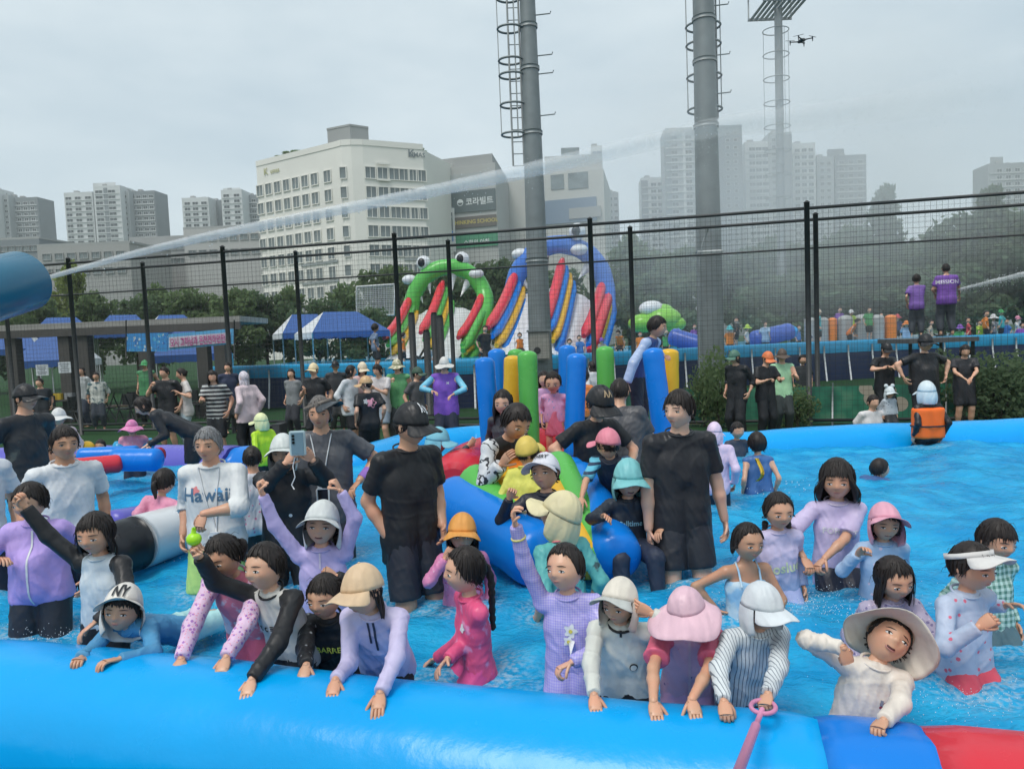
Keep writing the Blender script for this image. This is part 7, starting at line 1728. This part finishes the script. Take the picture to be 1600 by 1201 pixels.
by('woman in a grey T-shirt and denim shorts reading her phone', 590, 578, 13.6, c=col('a4a6aa'), b=col('8296a8'), bl=.8, yaw=-24, head=(-30, 20, 0), R=dict(at=(572, 600, -.25), curl=.9), L=dict(at=(580, 604, -.25), curl=.8), hair=dict(bang=26, L=.25))
by('volunteer in a green vest and camouflage bucket hat eating a snack', 620, 572, 13.8, c=col('4e9a60'), s='vest', b=(.1, .1, .1), bl=1.8, yaw=-10, head=(-10, 6, 0), hat=dict(k='bucket', c=cloth(col('8a8f70'), ('blotch', 14, col('d0cdb8'), .5, .6))), R=dict(at=(612, 592, -.2), curl=.8), hair=dict(bang=26, L=.2))
by('person in a dark green cap and charcoal T-shirt looking away', 652, 584, 13.6, c=col('45474a'), yaw=60, head=(80, 4, 0), hat=dict(k='cap', c=cloth(col('2e4a3c'))))
def blue_sleeves(i):
    for q in (1, -1):
        S_, E_, W_ = i['arms'][q][:3]
        G().tube([S_, S_ * .5 + E_ * .5, E_], [.062, .058, .052], 10).obj('arm_cover', cloth(col('5cb4d4')), i['root'])
        G().tube([E_, E_ * .5 + W_ * .5, W_], [.052, .047, .038], 10).obj('arm_cover', cloth(col('5cb4d4')), i['root'])
by('woman in a purple vest with blue arm covers and a white bucket hat', 694, 570, 12.4, c=col('6a3fae'), s='vest', b=(.03, .035, .06), bl=1.9, yaw=0, head=(0, 10, 0), g=1.1, hat=dict(k='bucket', c=cloth((.68, .66, .62))), hair=dict(bang=26, L=.2), L=dict(at=(704, 618, -.25), el=(1, .2, -.3)), R=dict(at=(680, 612, -.2), el=(-1, .2, -.3)), extra=blue_sleeves, tk=dict(dec=[('M', cloth((.7, .7, .75)), .03, .09, .06)]))
by('woman in a green cap and black shirt standing sideways by the pole', 1148, 558, 13.0, yaw=-50, head=(-70, 10, 0), s='mid', hat=dict(k='cap', c=cloth(col('3f6a5c'))), hair=dict(bang=30, L=.3), b=BLACK, bl=1.9)
by('person in an orange cap and black T-shirt writing on a sheet', 1199, 560, 13.0, yaw=20, head=(26, 20, 0), g=1.05, hat=dict(k='cap', c=cloth(col('e87a2c'))), L=dict(at=(1222, 590, -.3)), R=dict(at=(1206, 592, -.3), curl=.8), b=BLACK, bl=1.9)
by('person in a pale green vest and dark sun hat beside the orange cap', 1222, 556, 13.6, c=col('8cc49a'), s='vest', yaw=-6, head=(-10, 4, 0), hat=dict(k='bucket', c=cloth(col('4a4038'))), L=dict(at=(1238, 584, -.3)), b=(.05, .06, .06), bl=1.9)
by('man in a black cap and black T-shirt with folded hands near the bear hood', 1385, 546, 13.4, yaw=10, head=(12, 14, 0), hat=dict(k='cap', c=Bk), L=dict(at=(1384, 572, -.3), el=(1, .1, -.5)), R=dict(at=(1392, 574, -.3), el=(-1, .1, -.5)), b=BLACK, bl=1.9)
by('burly man in black with both hands on his hips behind the far tube', 1446, 536, 12.6, 26, yaw=0, g=1.3, head=(0, 4, 0), hat=dict(k='cap', c=Bk), L={'at': ('l', .19, .02, -.26), 'el': (1, .3, 0)}, R={'at': ('l', .19, .02, -.26), 'el': (-1, .3, 0)}, b=BLACK, bl=1.9)
by('person in black shirt and shorts with hands joined at the right of the burly man', 1508, 548, 13.2, yaw=-14, head=(-20, 20, 0), c=(.03, .03, .035), L=dict(at=(1516, 592, -.3), el=(1, .1, -.3)), R=dict(at=(1512, 594, -.3), el=(-1, .1, -.3)), b=(.02, .02, .024), bl=.9, hair=dict(bang=30, L=.2))
by('man in a grey T-shirt crouching behind the far tube', 1364, 628, 12.2, 22, c=col('b4b8bc'), yaw=6, H=1.7, z0=-.75, head=(8, 4, 0))
by('toddler in a white bear-eared hood beside the crouching man', 1390, 613, 12.2, 17, c=(.5, .55, .6), pat=('dots', 20, (.1, .12, .16), .3), s='long', yaw=0, H=.95, z0=0.1, hat=dict(k='flap', c=cloth((.66, .72, .74))),
   extra=lambda i: [G().ell(i['tr']([[q * .3, .05, .62]])[0], .035, 0, 8, 6).obj('ear', cloth((.66, .72, .74)), i['root']) for q in (1, -1)])
by('left volunteer of the purple T-shirt pair on the platform', 1432, 436, 16.4, c=col('6f4fa6'), yaw=150, head=(150, 0, 0), z0=1.75, b=(.06, .07, .085), bl=1.9, R=dict(at=(1420, 468, .2)))
by('volunteer in a purple T-shirt standing on the platform, aiming a hose', 1478, 420, 16.4, 16, c=col('6a3fa2'), yaw=165, head=(160, 6, 0), g=1.1, z0=1.75, b=(.06, .07, .085), bl=1.9, L=dict(at=(1462, 462, .3)), R=dict(at=(1500, 466, .2)), tk=dict(back=True, dec=[('MISSION', cloth((.7, .68, .75)), 0, .09, .13)]))
by('woman in a patterned blouse beyond the fence at the left', 150, 588, 19.5, c=col('b0b8b4'), pat=('blotch', 9, (.12, .2, .22), .5, .58), s='mid', yaw=20, head=(20, 0, 0), b=(.06, .07, .09), bl=1.9)
by('person in a green vest and orange mask hat beyond the fence', 226, 570, 20, c=col('3f8a58'), s='vest', yaw=0, b=(.03, .03, .03), bl=1.9, hat=dict(k='cap', c=cloth(col('3fa060'))))
by('boy in a blue-grey T-shirt standing on the stage beside the green slide', 586, 512, 20.5, 14, c=col('5a7496'), s='short', yaw=120, head=(140, 0, 0), z0=1.25, b=(.05, .06, .08), bl=1.0, H=1.45)
by('child in an orange vest queueing below the green slide', 630, 524, 25, 9.5, c=(.75, .2, .03), s='vest', yaw=90, head=(100, 0, 0), z0=1.2, H=1.25)
by('child in a grey shirt between the slide posts', 668, 540, 24, 10, c=(.35, .36, .36), yaw=-30, z0=1.0, H=1.3)
by('grown-up in black watching beside the green slide', 758, 514, 24, 11, yaw=40, z0=.9, b=BLACK, bl=1.9, H=1.75)
by('child in an orange vest climbing in front of the blue slide', 812, 524, 26, 9, c=(.75, .2, .03), s='vest', yaw=20, z0=1.4, H=1.2)
by('child in an orange vest bent over at the right foot of the blue slide', 966, 520, 26, 9.5, c=(.75, .22, .04), s='vest', lean=30, yaw=-30, z0=1.3, H=1.3, head=(-30, 20, 0))
by('person in an orange life vest bending over inside the far pool', 1340, 502, 28.2, 9.6, c=(.78, .2, .04), s='vest', lean=35, yaw=50, z0=.55, H=1.4, head=(50, 20, 0), hair=dict(bang=30))
_r = random.Random(11)
_cols = [('white', (.6, .6, .6)), ('navy', (.04, .06, .14)), ('lime', (.4, .6, .06)), ('red', (.5, .06, .07)), ('grey', (.25, .26, .28)), ('black', BLACK), ('pink', (.6, .25, .35)), ('blue', (.06, .2, .5))]
for k, (u_, v_, ci, hat_, where) in enumerate([(1072, 522, 5, None, 'near the big grey pole, left side'), (1098, 516, 4, None, 'just behind the big grey pole'), (1150, 500, 5, None, 'between the pole and the blue float'), (1168, 512, 0, 2, 'at the blue float end'), (1248, 512, 7, None, 'at the right end of the blue float'), (1262, 516, 1, 0, 'beside the leftmost grey block'), (1296, 500, 6, None, 'behind the leftmost grey block'), (1330, 488, 2, 0, 'above the grey blocks'), (1376, 492, 0, None, 'behind the orange blocks'), (1402, 496, 1, 3, 'right of the orange blocks'), (1512, 500, 3, None, 'just right of the purple pair'), (1530, 504, 2, None, 'second to the right of the purple pair'), (1552, 496, 4, 0, 'above the ivy hedge'), (1572, 502, 7, None, 'further right above the ivy hedge'), (1590, 498, 0, 6, 'at the right edge above the hedge'), (905, 528, 7, None, 'under the blue slide arch'), (1060, 518, 3, 7, 'between the green float and the pole'), (1224, 516, 2, 5, 'in the middle of the blue float')]):
    nm, c_ = _cols[ci]
    by('bather in a %s top %s%s' % (nm, 'and a %s hat ' % _cols[hat_][0] if hat_ is not None else '', where), u_, v_, 29 + _r.uniform(-1, 3), 8.6 + _r.uniform(-1, 1), c=c_, s='short', yaw=_r.uniform(-160, 160), z0=.45, H=1.35 + _r.uniform(-.1, .15), group='bathers in the far pool', hat=dict(k=_r.choice(['cap', 'bucket']), c=cloth(_cols[hat_][1])) if hat_ is not None else None)

by('man in a dark shirt standing under the shelter beside the left notices', 62, 598, 18.2, c=(.03, .033, .04), yaw=30, b=(.03, .03, .035), bl=1.9)
by('woman in a white blouse seen between the shelter posts', 128, 580, 20.5, c=(.5, .52, .52), yaw=-30, b=(.05, .06, .09), bl=1.9, hair=dict(bang=34, L=.4))
by('person in navy behind the striped T-shirt woman', 356, 574, 17.6, c=(.04, .05, .10), yaw=40, b=(.06, .06, .06), bl=1.9)
by('person in grey standing between the khaki cap and the loudspeakers', 455, 584, 16.5, c=(.22, .23, .24), yaw=-20, b=(.04, .04, .05), bl=1.9, hair=dict(bang=30, L=.3))
by('man in a black cap far behind the white shirt woman', 524, 572, 16.8, c=(.05, .05, .055), yaw=20, b=(.05, .05, .05), bl=1.9, hat=dict(k='cap', c=Bk))
by('child in an orange top behind the tan emblem cap', 912, 588, 10.6, 22, c=(.70, .20, .04), s='short', yaw=160, head=(150, 6, 0), H=1.25)
by('girl in white beyond the right green pillar', 925, 572, 13.0, 15, c=(.62, .62, .64), s='mid', yaw=-150, head=(-150, 6, 0), H=1.35, hair=dict(bang=34, L=.3))
by('child with dark hair behind the yellow leaning pillar', 784, 598, 10.8, 20, c=(.12, .12, .14), yaw=20, H=1.3, hair=dict(bang=34, L=.3))
by('girl in mauve just left of the pink skirt girl', 850, 592, 9.2, 25, c=col('b890c0'), s='mid', yaw=25, H=1.2, z0=.3, hair=dict(bang=30, L=.4))
by('spectator in dark clothes behind the green vest and sun hat', 1254, 562, 16.2, c=(.04, .045, .05), yaw=-20, b=(.04, .04, .05), bl=1.9)

_c2 = [('turquoise', (.05, .42, .45)), ('purple', (.22, .08, .42)), ('beige', (.5, .42, .32)), ('orange', (.75, .22, .03)), ('green', (.06, .32, .10)), ('pale blue', (.30, .45, .62))]
for k, (u_, v_, ci, ht, where) in enumerate([(890, 534, 0, None, 'below the middle of the blue slide'), (940, 532, 2, 1, 'below the right end of the blue arch'), (1000, 522, 3, None, 'in front of the green float'), (1040, 520, 4, 2, 'at the right end of the green float'), (1085, 510, 1, None, 'above the long royal blue float'), (1140, 514, 3, 0, 'just right of the thick pole'), (1196, 506, 5, None, 'above the rolled blue float'), (1280, 488, 0, 2, 'behind the second grey block'), (1312, 484, 1, None, 'behind the middle grey blocks'), (1358, 484, 4, None, 'behind the fourth grey block'), (1416, 506, 5, 3, 'left of the volunteers legs'), (1455, 504, 2, None, 'between the legs of the two volunteers'), (1500, 512, 4, 1, 'right of the volunteers legs'), (1541, 490, 3, None, 'between the white hat and the hedge top'), (1564, 488, 0, 4, 'over the middle of the ivy hedge'), (1597, 508, 1, None, 'over the right end of the ivy hedge')]):
    nm, c_ = _c2[ci]
    by('bather in %s%s %s' % (nm, ' with a %s hat' % _c2[ht][0] if ht is not None else '', where), u_, v_, 28.5 + _r.uniform(-.5, 3), 9 + _r.uniform(-1, 1), c=c_, s='short', yaw=_r.uniform(-160, 160), z0=.4, H=1.4 + _r.uniform(-.1, .15), group='bathers in the far pool', hat=dict(k=_r.choice(['cap', 'bucket']), c=cloth(_c2[ht][1])) if ht is not None else None)
# water sheet: real ripples
def inside(P, poly):
    x, y = P[:, 0], P[:, 1]; c = np.zeros(len(P), bool)
    for (x1, y1), (x2, y2) in zip(poly, np.roll(poly, -1, 0)):
        m = (y1 > y) != (y2 > y)
        c ^= m & (x < (x2 - x1) * (y - y1) / (y2 - y1 + 1e-12) + x1)
    return c
def sheet(step, z, x0, x1, y0, y1, wave=True):
    xs = np.arange(x0, x1, step); ys = np.arange(y0, y1, step)
    X, Y = np.meshgrid(xs, ys, indexing='ij')
    Z = np.full_like(X, z)
    if wave:
        r = np.random.default_rng(3)
        for i in range(26):
            k = 2.2 * 1.19 ** i; a = r.uniform(0, 2 * PI); dx, dy = math.cos(a) * k, math.sin(a) * k
            ph = X * dx + Y * dy + r.uniform(0, 6.3) + 1.3 * np.sin(X * r.normal(0, 1.4) + Y * r.normal(0, 1.4) + r.uniform(0, 6))
            Z += .0145 / (1 + .11 * k) * (1 - 2 * np.abs(np.sin(ph * .5)) ** 1.2 if i % 2 else np.sin(ph))
    FO = np.zeros_like(X)
    rr_ = np.random.default_rng(9)
    for (px_, py_, w_) in POOLP:                     # rings and churned foam round each bather
        R_ = np.hypot(X - px_, (Y - py_)); a_ = rr_.uniform(.5, 1.2)
        Z += .007 * a_ * np.cos((R_ - w_) * 34) * np.exp(-np.maximum(R_ - w_, 0) / .22) * (R_ > w_ * .6)
        FO = np.maximum(FO, a_ * .5 * np.exp(-((R_ - w_ * 1.25) / .10) ** 2))
    P = np.stack([X, Y, Z], -1)
    g = G(); I = np.arange(X.size).reshape(X.shape)
    q = np.stack([I[:-1, :-1], I[1:, :-1], I[1:, 1:], I[:-1, 1:]], -1).reshape(-1, 4)
    ctr = (P[:-1, :-1] + P[1:, 1:]).reshape(-1, 3) / 2
    q = q[inside(ctr[:, :2], poly)]
    used = np.unique(q); mp_ = np.zeros(X.size, int); mp_[used] = np.arange(len(used))
    g.add(P.reshape(-1, 3)[used], mp_[q]); g.foam = FO.reshape(-1)[used]; return g
wg = sheet(.055, WATER_Z, -9.5, 12.5, 1.0, 13.5)
wo_ = wg.obj('pool_water', WATERM, None, kind='structure')
at_ = wo_.data.attributes.new('foam', 'FLOAT', 'POINT'); at_.data.foreach_set('value', wg.foam.astype(np.float32))
